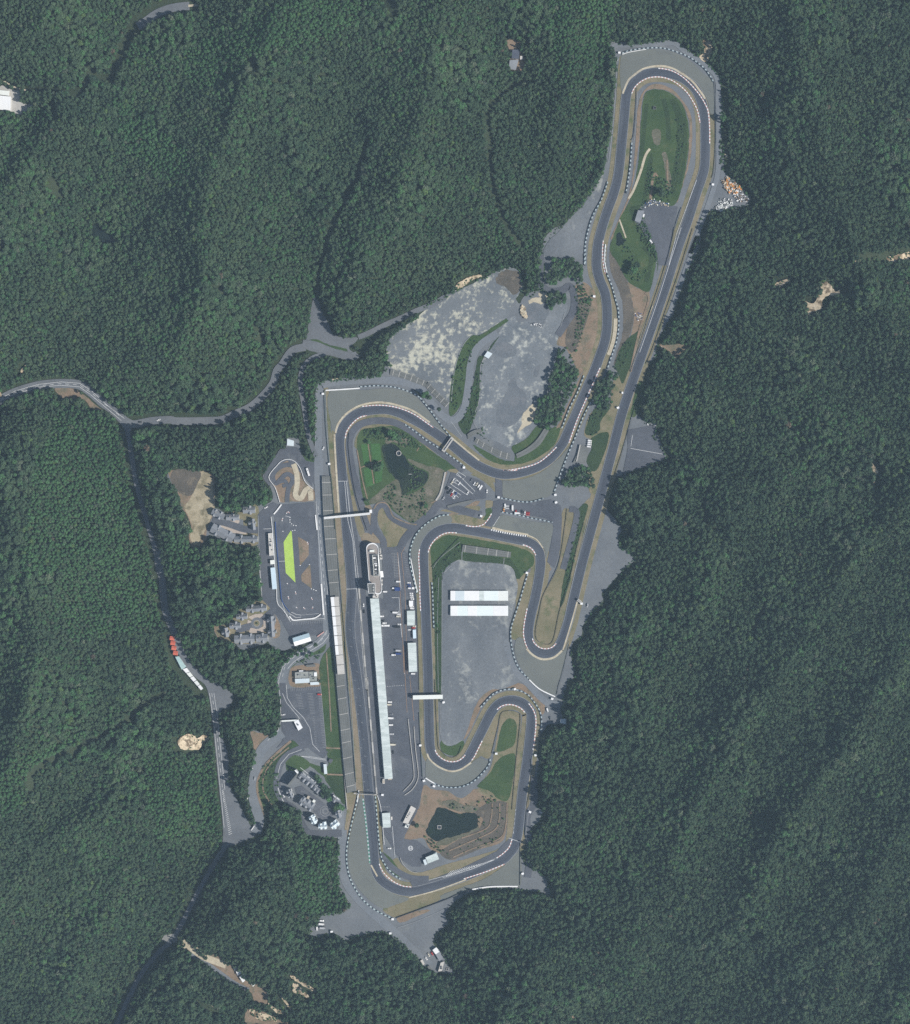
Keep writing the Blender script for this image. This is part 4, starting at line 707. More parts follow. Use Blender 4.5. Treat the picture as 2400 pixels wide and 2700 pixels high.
coarse = np.clip((n2 * .9 + .5 * n1 - .05 + .25 * zd) * 2.2, 0, 1) * (~zb)      # old, large-crowned stands
drop = rng.random(tx.shape) < .42 * coarse
scl = scl * (.86 + .5 * coarse); tall = np.zeros(tx.shape)
for s_ in ("@12 1270,700 1335,1200 1430,1550 1540,2044 @17 1110,200 1130,400 1190,560", "@10 890,560 800,690 655,950 485,1270 350,1405 220,1570 110,1780 25,1968", "@17 1500,1100 1505,1250 1570,1500 1600,1650 1680,1800 1720,1900", "@4 225,250 290,370 340,450 400,560", "@1 1060,205 1000,300 940,460 890,600"):
    l_ = cr(S(s_), False, 8); e_ = [(p[0] + 26, p[1] + 4) for p in l_]
    tall = np.maximum(tall, near_line(e_, tx, ty, 24) * 1.0)
fx = np.clip((tx - gx[0]) / G, 0, W_ - 1).astype(int); fy = np.clip((ty - gy[0]) / G, 0, H_ - 1).astype(int); dd = D[fy, fx]
zsc = scl * (1.12 + .38 * np.exp(-dd / 13)) * (1 + .45 * tall)
kp = ~drop; tx, ty, kind, shape, scl, zsc = tx[kp], ty[kp], kind[kp], shape[kp], scl[kp], zsc[kp]
tz = hgt(tx, ty) - .6
me = bpy.data.meshes.new('forest')
pos = np.stack([(tx - 1200) * .5, (1350 - ty) * .5, tz], 1).astype(np.float32)
me.vertices.add(len(tx)); me.vertices.foreach_set('co', pos.ravel())
pid = np.array([KEYS.index((int(a), int(b))) for a, b in zip(kind, shape)], dtype=np.int32)
for nm, ty_, arr in (('pid', 'INT', pid), ('scl', 'FLOAT', scl.astype(np.float32)), ('rot', 'FLOAT', rng.uniform(0, 6.283, tx.shape).astype(np.float32))):
    at = me.attributes.new(nm, ty_, 'POINT'); at.data.foreach_set('value', arr)
at = me.attributes.new('zsc', 'FLOAT', 'POINT'); at.data.foreach_set('value', zsc.astype(np.float32))
forest = link(bpy.data.objects.new('forest', me)); tag(forest, kind='stuff')
ng = bpy.data.node_groups.new('forest', 'GeometryNodeTree'); ng.interface.new_socket('Geometry', in_out='INPUT', socket_type='NodeSocketGeometry'); ng.interface.new_socket('Geometry', in_out='OUTPUT', socket_type='NodeSocketGeometry')
N = ng.nodes; gi = N.new('NodeGroupInput'); go = N.new('NodeGroupOutput'); jn = N.new('GeometryNodeJoinGeometry'); ng.links.new(jn.outputs[0], go.inputs[0])
def attr(nm, t):
    a = N.new('GeometryNodeInputNamedAttribute'); a.data_type = t; a.inputs['Name'].default_value = nm; return a.outputs['Attribute']
a_pid, a_scl, a_zsc, a_rot = attr('pid', 'INT'), attr('scl', 'FLOAT'), attr('zsc', 'FLOAT'), attr('rot', 'FLOAT')
cs = N.new('ShaderNodeCombineXYZ')
for a_, k_ in ((a_scl, 'X'), (a_scl, 'Y'), (a_zsc, 'Z')): ng.links.new(a_, cs.inputs[k_])
cx = N.new('ShaderNodeCombineXYZ'); ng.links.new(a_rot, cx.inputs['Z'])
for k, key in enumerate(KEYS):
    po = bpy.data.objects.new('forest_tree', CROWNS[key])
    oi = N.new('GeometryNodeObjectInfo'); oi.inputs['Object'].default_value = po
    cmp_ = N.new('FunctionNodeCompare'); cmp_.data_type = 'INT'; cmp_.operation = 'EQUAL'; ng.links.new(a_pid, cmp_.inputs[2]); cmp_.inputs[3].default_value = k
    ip = N.new('GeometryNodeInstanceOnPoints'); ng.links.new(gi.outputs[0], ip.inputs['Points']); ng.links.new(cmp_.outputs[0], ip.inputs['Selection']); ng.links.new(oi.outputs['Geometry'], ip.inputs['Instance'])
    ng.links.new(cx.outputs[0], ip.inputs['Rotation']); ng.links.new(cs.outputs[0], ip.inputs['Scale']); ng.links.new(ip.outputs[0], jn.inputs[0])
md = forest.modifiers.new('forest', 'NODES'); md.node_group = ng
print('forest trees', len(tx))
# low scrub on banks and round the ponds: one mass
SCRUB = [("@3 620,430 690,420 760,560 740,640 650,960 620,940 640,700", 5), ("@3 560,900 650,1080 650,1180 600,1300 560,1200 600,1050", 6), ("@4 600,1260 760,1245 900,1270 1000,1330 1060,1400 900,1400 850,1350 740,1340 620,1330", 4.2), ("@4 1000,1540 1090,1590 1080,1680 970,1740 900,1740 960,1640", 6), ("@4 720,1760 850,1660 900,1780 1080,1720 1110,1900 1000,1980 860,1890", 7), ("@7 800,350 900,300 1060,250 1050,350 920,360", 6),
 ("@8 440,1470 620,1520 760,1440 900,1430 960,1470 800,1520 700,1575 520,1550", 8), ("@8 240,1790 330,1850 420,1960 330,1940", 5), ("@8 700,1600 1000,1500 1020,1780 900,1900 520,2030 400,1950 620,1850 800,1740", 15), ("@2 660,1340 780,1400 790,1570 660,1530", 6), ("@2 560,1620 690,1980 680,2040 560,1850 520,1720", 4), ("@2 570,1560 640,1200 660,1400 600,1560 520,1690", 5), ("@2 830,900 900,950 880,1300 800,1500 760,1480 830,1250", 8), ("@3 980,60 1100,230 1200,330 1120,420 1040,390 1010,250", 8), ("@3 1000,900 1100,830 960,1180 920,1110", 8), ("@3 740,1400 860,1390 800,1600 720,1590", 8),
 ("@6 320,900 420,800 580,650 600,740 430,930 412,1000 410,1600 370,1600", 8), ("@7 480,1350 640,1230 690,1650 560,1700 480,1600", 7), ("@18 1000,960 960,1350 905,1560 840,1680 790,1560 850,1400 920,1150", 6), ("@18 880,760 980,735 900,900 830,1150 790,1370 690,1510 700,1150 790,870", 7), ("@6 1660,480 1760,330 1620,1050 1560,1180", 8), ("@18 1040,1540 1000,1600 930,1560 920,1680 1100,1760 1000,1760", 9), ("@22 620,1290 720,1290 790,1440 800,1560 640,1400", 4), ("@3 1580,40 1600,200 1480,380 1420,540 1400,660 1500,300", 5), ("@2 1170,600 1200,900 1190,1240 1160,1300 1170,900", 5), ("@13 360,770 420,880 440,910 350,850", 4), ("@2 1110,440 1200,560 1250,640 1160,600 1080,480", 5)]
sp = []
for s_, st_ in SCRUB:
    p_ = S(s_); xs_ = [q[0] for q in p_]; ys_ = [q[1] for q in p_]; n_ = int((max(xs_) - min(xs_)) * (max(ys_) - min(ys_)) / st_ ** 2)
    X_ = rng.uniform(min(xs_), max(xs_), n_); Y_ = rng.uniform(min(ys_), max(ys_), n_); k_ = inpoly(p_, X_, Y_); sp += list(zip(X_[k_], Y_[k_]))
occ = {(int(x_ // 14), int(y_ // 14)) for x_, y_ in zip(tx, ty)}
for P_ in CLEARP[:3]:
    q_ = lin(P_, True, 2.6); q_ = np.array(q_) + rng.normal(0, 2.2, (len(q_), 2)); sp += [tuple(z_) for z_ in q_[~near_line(TRACK, q_[:, 0], q_[:, 1], 30)] if sum((int(z_[0] // 14) + i_, int(z_[1] // 14) + j_) in occ for i_ in (-1, 0, 1) for j_ in (-1, 0, 1)) >= 3]
for P_ in ROCKP:
    xs_ = [q[0] for q in P_]; ys_ = [q[1] for q in P_]; n_ = int((max(xs_) - min(xs_)) * (max(ys_) - min(ys_)) / 60)
    X_ = rng.uniform(min(xs_), max(xs_), n_); Y_ = rng.uniform(min(ys_), max(ys_), n_); k_ = inpoly(P_, X_, Y_); sp += list(zip(X_[k_], Y_[k_]))
sp = np.array(sp); me = bpy.data.meshes.new('undergrowth'); me.vertices.add(len(sp))
me.vertices.foreach_set('co', np.stack([(sp[:, 0] - 1200) * .5, (1350 - sp[:, 1]) * .5, hgt(sp[:, 0], sp[:, 1]) - .3], 1).astype(np.float32).ravel())
ss = rng.uniform(.14, .5, len(sp)).astype(np.float32)
for nm, ty_, arr in (('pid', 'INT', np.array([KEYS.index((int(k), int(j))) for k, j in zip(rng.choice([0, 1, 2, 1, 4], len(sp)), rng.integers(0, 2, len(sp)))], dtype=np.int32)), ('scl', 'FLOAT', ss), ('zsc', 'FLOAT', ss * .75), ('rot', 'FLOAT', rng.uniform(0, 6.283, len(sp)).astype(np.float32))):
    at = me.attributes.new(nm, ty_, 'POINT'); at.data.foreach_set('value', arr)
und = link(bpy.data.objects.new('undergrowth', me)); tag(und, kind='stuff'); und.modifiers.new('undergrowth', 'NODES').node_group = ng

# ---- trees standing apart: each one an object of its own with crown and trunk
def tree(px, py, r, li, si, label, cat='tree', group=None, z=0.0):
    t = empty('broadleaf_tree' if si != 3 else 'conifer_tree', W(px, py, z), random.uniform(0, 6.28))
    s = r / SHAPES[si]['r']; t.scale = (s, s, s * random.uniform(.9, 1.1))
    c = bpy.data.objects.new('crown', CROWNS[li, si]); link(c, t)
    k = bpy.data.objects.new('trunk', TRUNKM[si % 3]); link(k, t)
    return tag(t, label, cat, group)
for lab, poly in CLUMPP.items():
    xs = [p[0] for p in poly]; ys = [p[1] for p in poly]; cells = []
    tp = 10.2
    j = 0; y = min(ys)
    while y < max(ys):
        x = min(xs) + (j % 2) * tp / 2
        while x < max(xs):
            a, b = x + random.uniform(-2.6, 2.6), y + random.uniform(-2.6, 2.6)
            if inpoly(poly, np.array([a]), np.array([b]))[0]: cells.append((a, b))
            x += tp
        y += tp * .87; j += 1
    for a, b in cells:
        dark = random.random() < .25
        tree(a, b, random.uniform(2.3, 3.6), 2 if dark else random.choice((0, 1)), random.choice((0, 1, 2)), 'green broadleaf tree in the ' + lab, 'tree', 'trees of the ' + lab)
SL = ['dark tree on the green infield below the upper bend', 'tree beside the dark infield tree, on its eastern edge', 'small tree at the southern foot of the dark infield tree', 'tree above the small paved lot in the upper loop', 'lesser tree touching the one above the small paved lot', 'tree in the bushes at the top of the marsh infield', 'tree just below the top bush of the marsh infield', 'little tree at the left end of the marsh bushes', 'tree at the right end of the marsh bushes',
 'round tree casting shade on the bright garden plots', 'tree right beside the round tree on the garden plots', 'small bush at the crossing of the garden paths', 'dark bush on the lower right corner of the marsh infield', 'lone bush by the footbridge end of the marsh infield', 'lone dark bush on the brown slope by the lower pond',
 'tree on the lawn behind the long slate roofed row', 'tree near the fence behind the long slate roofed row', 'tree at the end of the long slate roofed row', 'big tree below the end of the slate roofed row', 'tree between the slate roofed row and the small gate house', 'low tree at the court edge under the slate roofed row', 'tree nearest the small gate house of the court', 'tree right of the round court circle', 'tree by the track fence right of the round court', 'corner tree at the fence of the round court', 'tree shading the house right of the round court', 'tree crown next to the lawn path above the gate house',
 'bush on the slope beside the bunker building', 'shrub by the bend of the access road', 'second shrub by the bend of the access road', 'pale green tree at the edge of the upper bend road', 'pale green tree within the wood beyond the upper bend', 'bush by the white wreck heap at the right hand lot']
for k, (s, r) in enumerate(SINGLES):
    p = P1(s); tree(p[0], p[1], r, 1 if k in (30, 31) else random.choice((0, 2, 1, 2)), random.choice((0, 1)), SL[k % len(SL)], 'tree' if r > 3.2 else 'shrub', z=float(hgt(*p)) if k in (31,) else 0)
# ---------------------------------------------------------------- builders for the things
GZ = .45     # level on which buildings and vehicles stand
def prism(bm, pts, z0, z1, mi=0, z1s=None):
    """upright prism on world xy points"""
    n = len(pts); A = [bm.verts.new((p[0], p[1], z0)) for p in pts]; B = [bm.verts.new((p[0], p[1], z1s[k] if z1s else z1)) for k, p in enumerate(pts)]
    fs = [bm.faces.new(A[::-1]), bm.faces.new(B)] + [bm.faces.new((A[k], A[(k + 1) % n], B[(k + 1) % n], B[k])) for k in range(n)]
    for f in fs: f.material_index = mi
def fixn(bm):
    bmesh.ops.recalc_face_normals(bm, faces=bm.faces[:]); return bm
def obox(bm, c, hx, hy, z0, z1, ang=0, mi=0):
    ca, sa = math.cos(ang), math.sin(ang)
    prism(bm, [(c[0] + x * ca - y * sa, c[1] + x * sa + y * ca) for x, y in ((-hx, -hy), (hx, -hy), (hx, hy), (-hx, hy))], z0, z1, mi)
def part(name, fn, m, parent):
    bm = bmesh.new(); fn(bm); fixn(bm); o = from_bm(name, bm, m)
    if parent is not None:
        o.parent = parent; o.matrix_parent_inverse = Matrix.Translation(-Vector(parent.location))
    return o
def root(name, at, label, cat, group=None):
    return tag(empty(name, (at[0], at[1], GZ)), label, cat, group)
def Q(s, w, h, ang=0):
    """quad (TL, TR, BR, BL in plan pixels) from a centre on a sheet, a size in sheet units and a clockwise turn"""
    sh = s.split()[0][1:]; k = TILES[sh][2]; c = S(s)[0]; a = math.radians(ang); ca, sa = math.cos(a), math.sin(a)
    return [(c[0] + (x * ca - y * sa) / k, c[1] + (x * sa + y * ca) / k) for x, y in ((-w / 2, -h / 2), (w / 2, -h / 2), (w / 2, h / 2), (-w / 2, h / 2))]
def lerp(a, b, t): return (a[0] + (b[0] - a[0]) * t, a[1] + (b[1] - a[1]) * t)
def inset(q, d):
    """shrink a world-xy quad by d metres"""
    out = []
    for k in range(4):
        p, a, b = Vector(q[k]), Vector(q[k - 1]), Vector(q[(k + 1) % 4])
        out.append(tuple(p + (a - p).normalized() * d + (b - p).normalized() * d))
    return out
def wq(q, z): return [tuple(W(a, b, z).xy) for a, b in q]
def openings(t, q, h, n, z0=1.0, z1=2.2, door=True, m='glass', two=True):
    """windows along the long walls and one door, each a part of its own"""
    L1 = math.dist(q[0], q[1]); L2 = math.dist(q[1], q[2])
    sides = ((0, 1), (3, 2)) if L1 >= L2 else ((1, 2), (0, 3))
    for si, (a, b) in enumerate(sides if two else sides[1:]):
        A, B = Vector(q[a]), Vector(q[b]); d = (B - A).normalized(); L = (B - A).length; ang = math.atan2(d.y, d.x)
        for k in range(n):
            c = A + d * L * (k + .5) / n
            part('window', lambda bm: obox(bm, c, min(1.1, L / n * .32), .06, z0 + GZ, min(z1, h - .5) + GZ, ang), M[m], t)
    if door:
        A, B = Vector(q[sides[1][0]]), Vector(q[sides[1][1]]); d = (B - A).normalized()
        part('door', lambda bm: obox(bm, A + d * 1.0, .55, .09, GZ - .2, GZ + 2.05, math.atan2(d.y, d.x)), M['dark_steel'], t)
def flat(name, label, cat, q, h, roof='roof_beige', wall='wall_white', parapet=0, seams=0, nwin=3, units=0, group=None, door=True, slope=0):
    """box building: walls, roof slab, optional parapet, standing seams and rooftop units"""
    if isinstance(q, str): q = S(q)
    H = h + GZ; r = wq(q, H); c = sum((Vector(p) for p in r), Vector((0, 0))) / 4
    t = root(name, c, label, cat, group); w = inset(r, .3)
    part('wall', lambda bm: prism(bm, w, -.2, H - .32), M[wall], t)
    def rf(bm):
        prism(bm, r, H - .3, H, 0, [H + (slope if k < 2 else 0) for k in range(4)] if slope else None)
        if seams:
            A, B, C_, D_ = r
            if math.dist(A, B) < math.dist(B, C_): A, B, C_, D_ = B, C_, D_, A
            for k in range(seams):
                t0 = (k + .5) / seams; e = lerp(A, B, t0); f = lerp(D_, C_, t0); d = Vector(f) - Vector(e)
                obox(bm, (Vector(e) + Vector(f)) / 2, d.length / 2 - .1, .09, H + .002, H + .09, math.atan2(d.y, d.x), 1)
    o = part('roof', rf, [M[roof], M['metal_roof_seam' if 'metal' in roof else roof]], t)
    if parapet:
        i2 = inset(r, .35)
        def pp(bm):
            for k in range(4): prism(bm, [r[k], r[(k + 1) % 4], i2[(k + 1) % 4], i2[k]], H - .05, H + parapet)
        part('parapet', pp, M[wall], t)
    rd = random.Random(len(label) * 7 + int(q[0][0]))
    for k in range(units):
        p = lerp(lerp(r[0], r[1], rd.uniform(.15, .85)), lerp(r[3], r[2], rd.uniform(.15, .85)), rd.uniform(.25, .75))
        part('roof_unit', lambda bm: obox(bm, p, rd.uniform(.5, 1.1), rd.uniform(.4, .8), H - .05, H + rd.uniform(.6, 1.3), rd.uniform(0, 1.5)), M['steel' if k % 2 else 'dark_steel'], t)
    if nwin: openings(t, w, h, nwin, door=door)
    return t
def gable_roof(bm, q, z0, z1, over=.35, thick=.18, mi=(0, 0)):
    """pitched roof with its ridge along q0->q1 (world xy)"""
    q = inset(q, -over); m0, m1 = lerp(q[0], q[3], .5), lerp(q[1], q[2], .5)
    for side, (a, b) in enumerate(((q[0], q[1]), (q[3], q[2]))):
        lo = [(a[0], a[1], z0), (b[0], b[1], z0), (m1[0], m1[1], z1), (m0[0], m0[1], z1)]
        V = [bm.verts.new(p) for p in lo] + [bm.verts.new((p[0], p[1], p[2] - thick)) for p in lo]
        for f in ((0, 1, 2, 3), (7, 6, 5, 4), (0, 4, 5, 1), (1, 5, 6, 2), (2, 6, 7, 3), (3, 7, 4, 0)):
            bm.faces.new([V[k] for k in f]).material_index = mi[side]
def gable_wall(bm, q, z0, z1, z2):
    m0, m1 = lerp(q[0], q[3], .5), lerp(q[1], q[2], .5); n = 4
    pts = [(q[0], z1), (q[1], z1), (m1, z2), (q[2], z1), (q[3], z1), (m0, z2)]
    A = [bm.verts.new((p[0][0], p[0][1], z0)) for p in pts]; B = [bm.verts.new((p[0][0], p[0][1], p[1])) for p in pts]
    for k in range(6): bm.faces.new((A[k], A[(k + 1) % 6], B[(k + 1) % 6], B[k]))
    bm.faces.new((B[0], B[1], B[2], B[5])); bm.faces.new((B[5], B[2], B[3], B[4])); bm.faces.new(A[::-1])
def house(name, label, cat, q, h, hr, roof='roof_slate', wall='wall_white', cross=(), group=None, nwin=3, roof2=None, chim=0):
    """gabled building, ridge along its first edge; cross = (where along the ridge, width m, reach m on each side)"""
    if isinstance(q, str): q = S(q)
    H, HR = h + GZ, hr + GZ; r = wq(q, H); c = sum((Vector(p) for p in r), Vector((0, 0))) / 4
    t = root(name, c, label, cat, group); w = inset(r, .4)
    part('wall', lambda bm: gable_wall(bm, w, -.2, H - .1, HR - .35), M[wall], t)
    ro = part('roof', lambda bm: gable_roof(bm, r, H - .05, HR, .1, mi=(0, 1)), [M[roof], M[roof2 or roof]], t)
    d = (Vector(r[1]) - Vector(r[0])).normalized(); nrm = (Vector(r[3]) - Vector(r[0])).normalized()
    for (u, wd_, ra, rb) in cross:
        mid = Vector(lerp(lerp(r[0], r[1], u), lerp(r[3], r[2], u), .5)); half = (Vector(r[3]) - Vector(r[0])).length / 2
        a = mid - nrm * (half + ra); b = mid + nrm * (half + rb); e = d * wd_ / 2
        cq = [tuple(a + e), tuple(b + e), tuple(b - e), tuple(a - e)]
        def wing(bm): gable_wall(bm, inset(cq, .3), -.2, H - .12, HR - 1.4)
        wg = part('wing', wing, M[wall], t)
        part('wing_roof', lambda bm: gable_roof(bm, cq, H + .02, HR - 1.1, .1), M[roof], wg)
    if chim:
        p = lerp(lerp(r[0], r[1], .3), lerp(r[3], r[2], .3), .4)
        part('chimney', lambda bm: obox(bm, p, .45, .45, H - .2, HR + .9), M['wall_tan'], ro)
    openings(t, w, h, nwin, z0=.9, z1=2.1)
    return t
def path_wall(name, label, cat, s, w=1.0, h=1.1, ma='concrete', mb=None, blk=8.0, group=None, duty=.5, posts=0, jit=0):
    """wall, barrier or fence along a line, built of blocks in two alternating finishes"""
    p = cr(S(s) if isinstance(s, str) else s, False, 3); L = plen(p); bm = bmesh.new(); a = 0; k = 0; rd = random.Random(int(L * 10))
    while a < L - .5:
        ln = blk * (duty if k % 2 == 0 else 1 - duty) * 2 if mb else blk
        b = min(a + ln, L); q = cut(p, a, b - (.12 if mb else 0)); mi = (k % 2) if mb else 0
        for side in (0,):
            if len(q) < 2: break
            hw = w; n = len(q); up_ = []; lo = []
            oo, ii = offs(q, hw), offs(q, -hw); hh = h + (rd.uniform(-.06, .06) if mb else 0)
            for i in range(n - 1):
                pr = [tuple(W(*z_, 0).xy) for z_ in (oo[i], oo[i + 1], ii[i + 1], ii[i])]
                prism(bm, pr, 0, GZ + hh, mi)
        a = b; k += 1
    bmesh.ops.remove_doubles(bm, verts=bm.verts[:], dist=.0005); fixn(bm)
    o = from_bm(name, bm, [M[ma], M[mb or ma]])
    tag(o, label, cat, group)
    return o
def fence(label, s, m='fence_green', h=1.6, sp=14, group=None):
    """chain fence or guard rail: rail strip with posts"""
    p = cr(S(s), False, 4); L = plen(p); q0 = W(*p[0], 0)
    t = root('fence', q0.xy, label, 'fence', group)
    def rail(bm):
        oo, ii = offs(p, .18), offs(p, -.18)
        for i in range(len(p) - 1): prism(bm, [tuple(W(*z_, 0).xy) for z_ in (oo[i], oo[i + 1], ii[i + 1], ii[i])], GZ + h * .35, GZ + h)
    part('rail', rail, M[m], t)
    pts = []
    k = 0
    while k * sp < L and k < 40:
        c = cut(p, k * sp, k * sp + 1); k += 1
        if c: part('post', lambda bm: obox(bm, W(*c[0], 0).xy, .1, .1, 0, GZ + h + .15), M['steel'], t)
    return t
# vehicles: one model of each kind, then copies with their own paint
def profile_body(L, Wd, prof, mi=0):
    """body lofted from side profile points (x, z) with rounded shoulders"""
    def fn(bm):
        rows = []
        for (x, z, wk) in prof:
            hw = Wd / 2 * wk
            rows.append([bm.verts.new((x, -hw, z[0])), bm.verts.new((x, -hw, z[1] * .8 + z[0] * .2)), bm.verts.new((x, -hw * .9, z[1])), bm.verts.new((x, hw * .9, z[1])), bm.verts.new((x, hw, z[1] * .8 + z[0] * .2)), bm.verts.new((x, hw, z[0]))])
        for a, b in zip(rows, rows[1:]):
            for k in range(6): bm.faces.new((a[k], a[(k + 1) % 6], b[(k + 1) % 6], b[k]))
        bm.faces.new(rows[0]); bm.faces.new(rows[-1][::-1])
    return fn
def wheels(t, xs, hw, r=.33):
    for x in xs:
        for s in (-1, 1):
            def wf(bm):
                res = bmesh.ops.create_cone(bm, cap_ends=True, segments=12, radius1=r, radius2=r, depth=.24)
                bmesh.ops.rotate(bm, verts=res['verts'], cent=(0, 0, 0), matrix=Matrix.Rotation(math.pi / 2, 3, 'X')); bmesh.ops.translate(bm, verts=res['verts'], vec=(x, s * hw, r))
            wl(t, 'wheel', wf, M['tyre'])
def wl(t, name, fn, m):
    bm = bmesh.new(); fn(bm); fixn(bm); return from_bm(name, bm, m, t)
PV = {}
def make_vehicle(kind):
    t = empty(dict(car='car', van='van', truck='box_truck', bus='coach', trailer='trailer')[kind], (0, 0, 0))
    if kind == 'car':
        b = wl(t, 'body', profile_body(4.4, 1.75, [(-2.2, (.35, .8), .9), (-2.0, (.25, .95), 1), (-.9, (.22, 1.0), 1), (.8, (.22, .95), 1), (1.9, (.25, .82), .98), (2.2, (.35, .65), .85)]), M['car_white'])
        g = wl(t, 'window', lambda bm: profile_body(2.6, 1.5, [(-1.75, (.9, 1.0), .98), (-1.3, (.9, 1.36), .94), (.35, (.9, 1.38), .94), (1.05, (.9, .98), 1)])(bm), M['glass'])
        r = wl(t, 'roof', lambda bm: profile_body(1.6, 1.42, [(-1.2, (1.37, 1.42), .92), (-.4, (1.385, 1.47), .96), (.3, (1.385, 1.43), .92)])(bm), M['car_white'])
        wheels(t, (-1.35, 1.35), .8)
        for s in (-.6, .6): wl(t, 'headlight', lambda bm: obox(bm, (2.17, s), .06, .2, .55, .68), M['white_paint'])
    elif kind == 'van':
        wl(t, 'body', profile_body(4.8, 1.8, [(-2.4, (.4, 1.85), .95), (-2.2, (.3, 1.98), 1), (1.1, (.3, 2.0), 1), (1.75, (.3, 1.25), .98), (2.35, (.35, .95), .9)]), M['car_white'])
        wl(t, 'windscreen', lambda bm: profile_body(1, 1.7, [(1.12, (1.5, 1.93), .9), (1.3, (1.2, 1.83), .93), (1.76, (1.1, 1.29), .93)])(bm), M['glass']); wheels(t, (-1.5, 1.5), .82)
    elif kind == 'truck':
        wl(t, 'box', lambda bm: obox(bm, (-1.1, 0), 2.9, 1.15, .85, 3.1), M['car_white'])
        wl(t, 'cab', profile_body(1.8, 2.1, [(1.95, (.5, 2.3), 1), (2.9, (.5, 2.35), .98), (3.5, (.5, 1.5), .95), (3.7, (.55, 1.2), .9)]), M['car_white'])
        wl(t, 'windscreen', lambda bm: profile_body(1, 1.9, [(2.95, (1.75, 2.33), .9), (3.2, (1.5, 2.0), .92), (3.56, (1.45, 1.52), .92)])(bm), M['glass']); wl(t, 'chassis', lambda bm: obox(bm, (-.3, 0), 3.6, .5, .45, .84), M['dark_steel']); wheels(t, (-2.6, 2.7), .95, .45)
    elif kind == 'bus':
        wl(t, 'body', profile_body(11, 2.5, [(-5.4, (.45, 2.9), .96), (-5.1, (.35, 3.15), 1), (4.4, (.35, 3.15), 1), (5.1, (.35, 2.5), .97), (5.4, (.45, 1.3), .9)]), M['car_white'])
        for s in (-1, 1): wl(t, 'window', lambda bm: obox(bm, (-.3, s * 1.25), 4.6, .03, 1.5, 2.4), M['glass'])
        wl(t, 'roof_hatch', lambda bm: obox(bm, (-2, 0), .6, .5, 3.1, 3.25), M['car_grey']); wheels(t, (-3.4, 3.6), 1.12, .5)
    else:
        wl(t, 'deck', lambda bm: obox(bm, (0, 0), 2.4, 1.0, .5, .7), M['car_silver']); wl(t, 'side_board', lambda bm: (obox(bm, (0, .97), 2.4, .05, .7, 1.1), obox(bm, (0, -.97), 2.4, .05, .7, 1.1), obox(bm, (-2.36, 0), .05, .92, .7, 1.1)), M['steel'])
        wl(t, 'drawbar', lambda bm: obox(bm, (3.0, 0), .7, .08, .5, .6), M['dark_steel']); wheels(t, (-.5, .5), .9, .3)
    for ch in t.children:
        for sl in ch.material_slots:
            if sl.material.name.startswith('car_white'): m_ = sl.material; sl.link = 'OBJECT'; sl.material = m_
    return t
def vehicle(kind, s, ang, colour, label, group=None, sc=1.0):
    """ang: clockwise from photo-right, degrees"""
    p = S(s)[0]
    if kind not in PV: PV[kind] = t = make_vehicle(kind)
    else: t = copy_tree(PV[kind])
    t.location = W(p[0], p[1], GZ); t.rotation_euler = (0, 0, -math.radians(ang)); t.scale = (sc, sc, sc)
    for ch in t.children:
        if ch.material_slots and ch.material_slots[0].link == 'OBJECT': ch.material_slots[0].material = M['car_' + colour]
    return tag(t, label, dict(car='car', van='van', truck='truck', bus='bus', trailer='trailer')[kind], group)
def hut(s, label, ang=0, w=3.2, h=2.7, roof='roof_white', group='white marshal huts round the circuit', k=2.6):
    p = S(s)[0]; c = W(p[0], p[1], h + GZ).xy; t = root('marshal_hut', c, label, 'hut', group); a = -math.radians(ang)
    part('cabin', lambda bm: obox(bm, c, w / 2 - .25, k / 2 - .25, 0, h + GZ - .15, a), M['wall_white'], t)
    part('roof', lambda bm: obox(bm, c, w / 2, k / 2, h + GZ - .14, h + GZ, a), M[roof], t)
    off = Vector((math.cos(a - 1.571), math.sin(a - 1.571)))
    part('window', lambda bm: obox(bm, c + off * (k / 2 - .22), w * .32, .05, GZ + 1, GZ + 1.9, a), M['glass'], t)
    return t
def stepped(label, lpts, rpts, n, h0, h1, cat='terrace', group=None, rails=0, ma='terrace', mb='terrace_tread', divs=0):
    """stepped spectator terrace between two lines; tread heights run h0 (first line) to h1"""
    A, B = cr(S(lpts), False, 8), cr(S(rpts), False, 8); m = max(len(A), len(B))
    ra = [cut(A, plen(A) * k / m * .9999, plen(A) * k / m + .5)[0] for k in range(m)] + [A[-1]]; rb = [cut(B, plen(B) * k / m * .9999, plen(B) * k / m + .5)[0] for k in range(m)] + [B[-1]]
    c = W(*ra[len(ra) // 2], 0).xy; t = root('spectator_terrace', c, label, cat, group)
    def fn(bm):
        for s_ in range(n):
            t0, t1 = s_ / n, (s_ + 1) / n; z = GZ + h0 + (h1 - h0) * s_ / max(1, n - 1)
            for k in range(len(ra) - 1):
                q = [lerp(ra[k], rb[k], t0), lerp(ra[k + 1], rb[k + 1], t0), lerp(ra[k + 1], rb[k + 1], t1), lerp(ra[k], rb[k], t1)]
                prism(bm, [tuple(W(*z_, 0).xy) for z_ in q], 0, z, s_ % 2)
        bmesh.ops.remove_doubles(bm, verts=bm.verts[:], dist=.0004)
    part('step', fn, [M[ma], M[mb]], t)
    for k in range(divs):
        i = int((k + .5) * len(ra) / divs); zz = GZ + max(h0, h1)
        def st(bm):
            for s_ in range(n):
                a_, b_ = lerp(ra[i], rb[i], s_ / n), lerp(ra[i], rb[i], (s_ + 1) / n); pa, pb = W(*a_, 0).xy, W(*b_, 0).xy; d = pb - pa
                obox(bm, (pa + pb) / 2, d.length / 2 - .02, .35, 0, GZ + h0 + (h1 - h0) * s_ / max(1, n - 1) + .07, math.atan2(d.y, d.x))
        part('stair', st, M['concrete'], t)
    return t
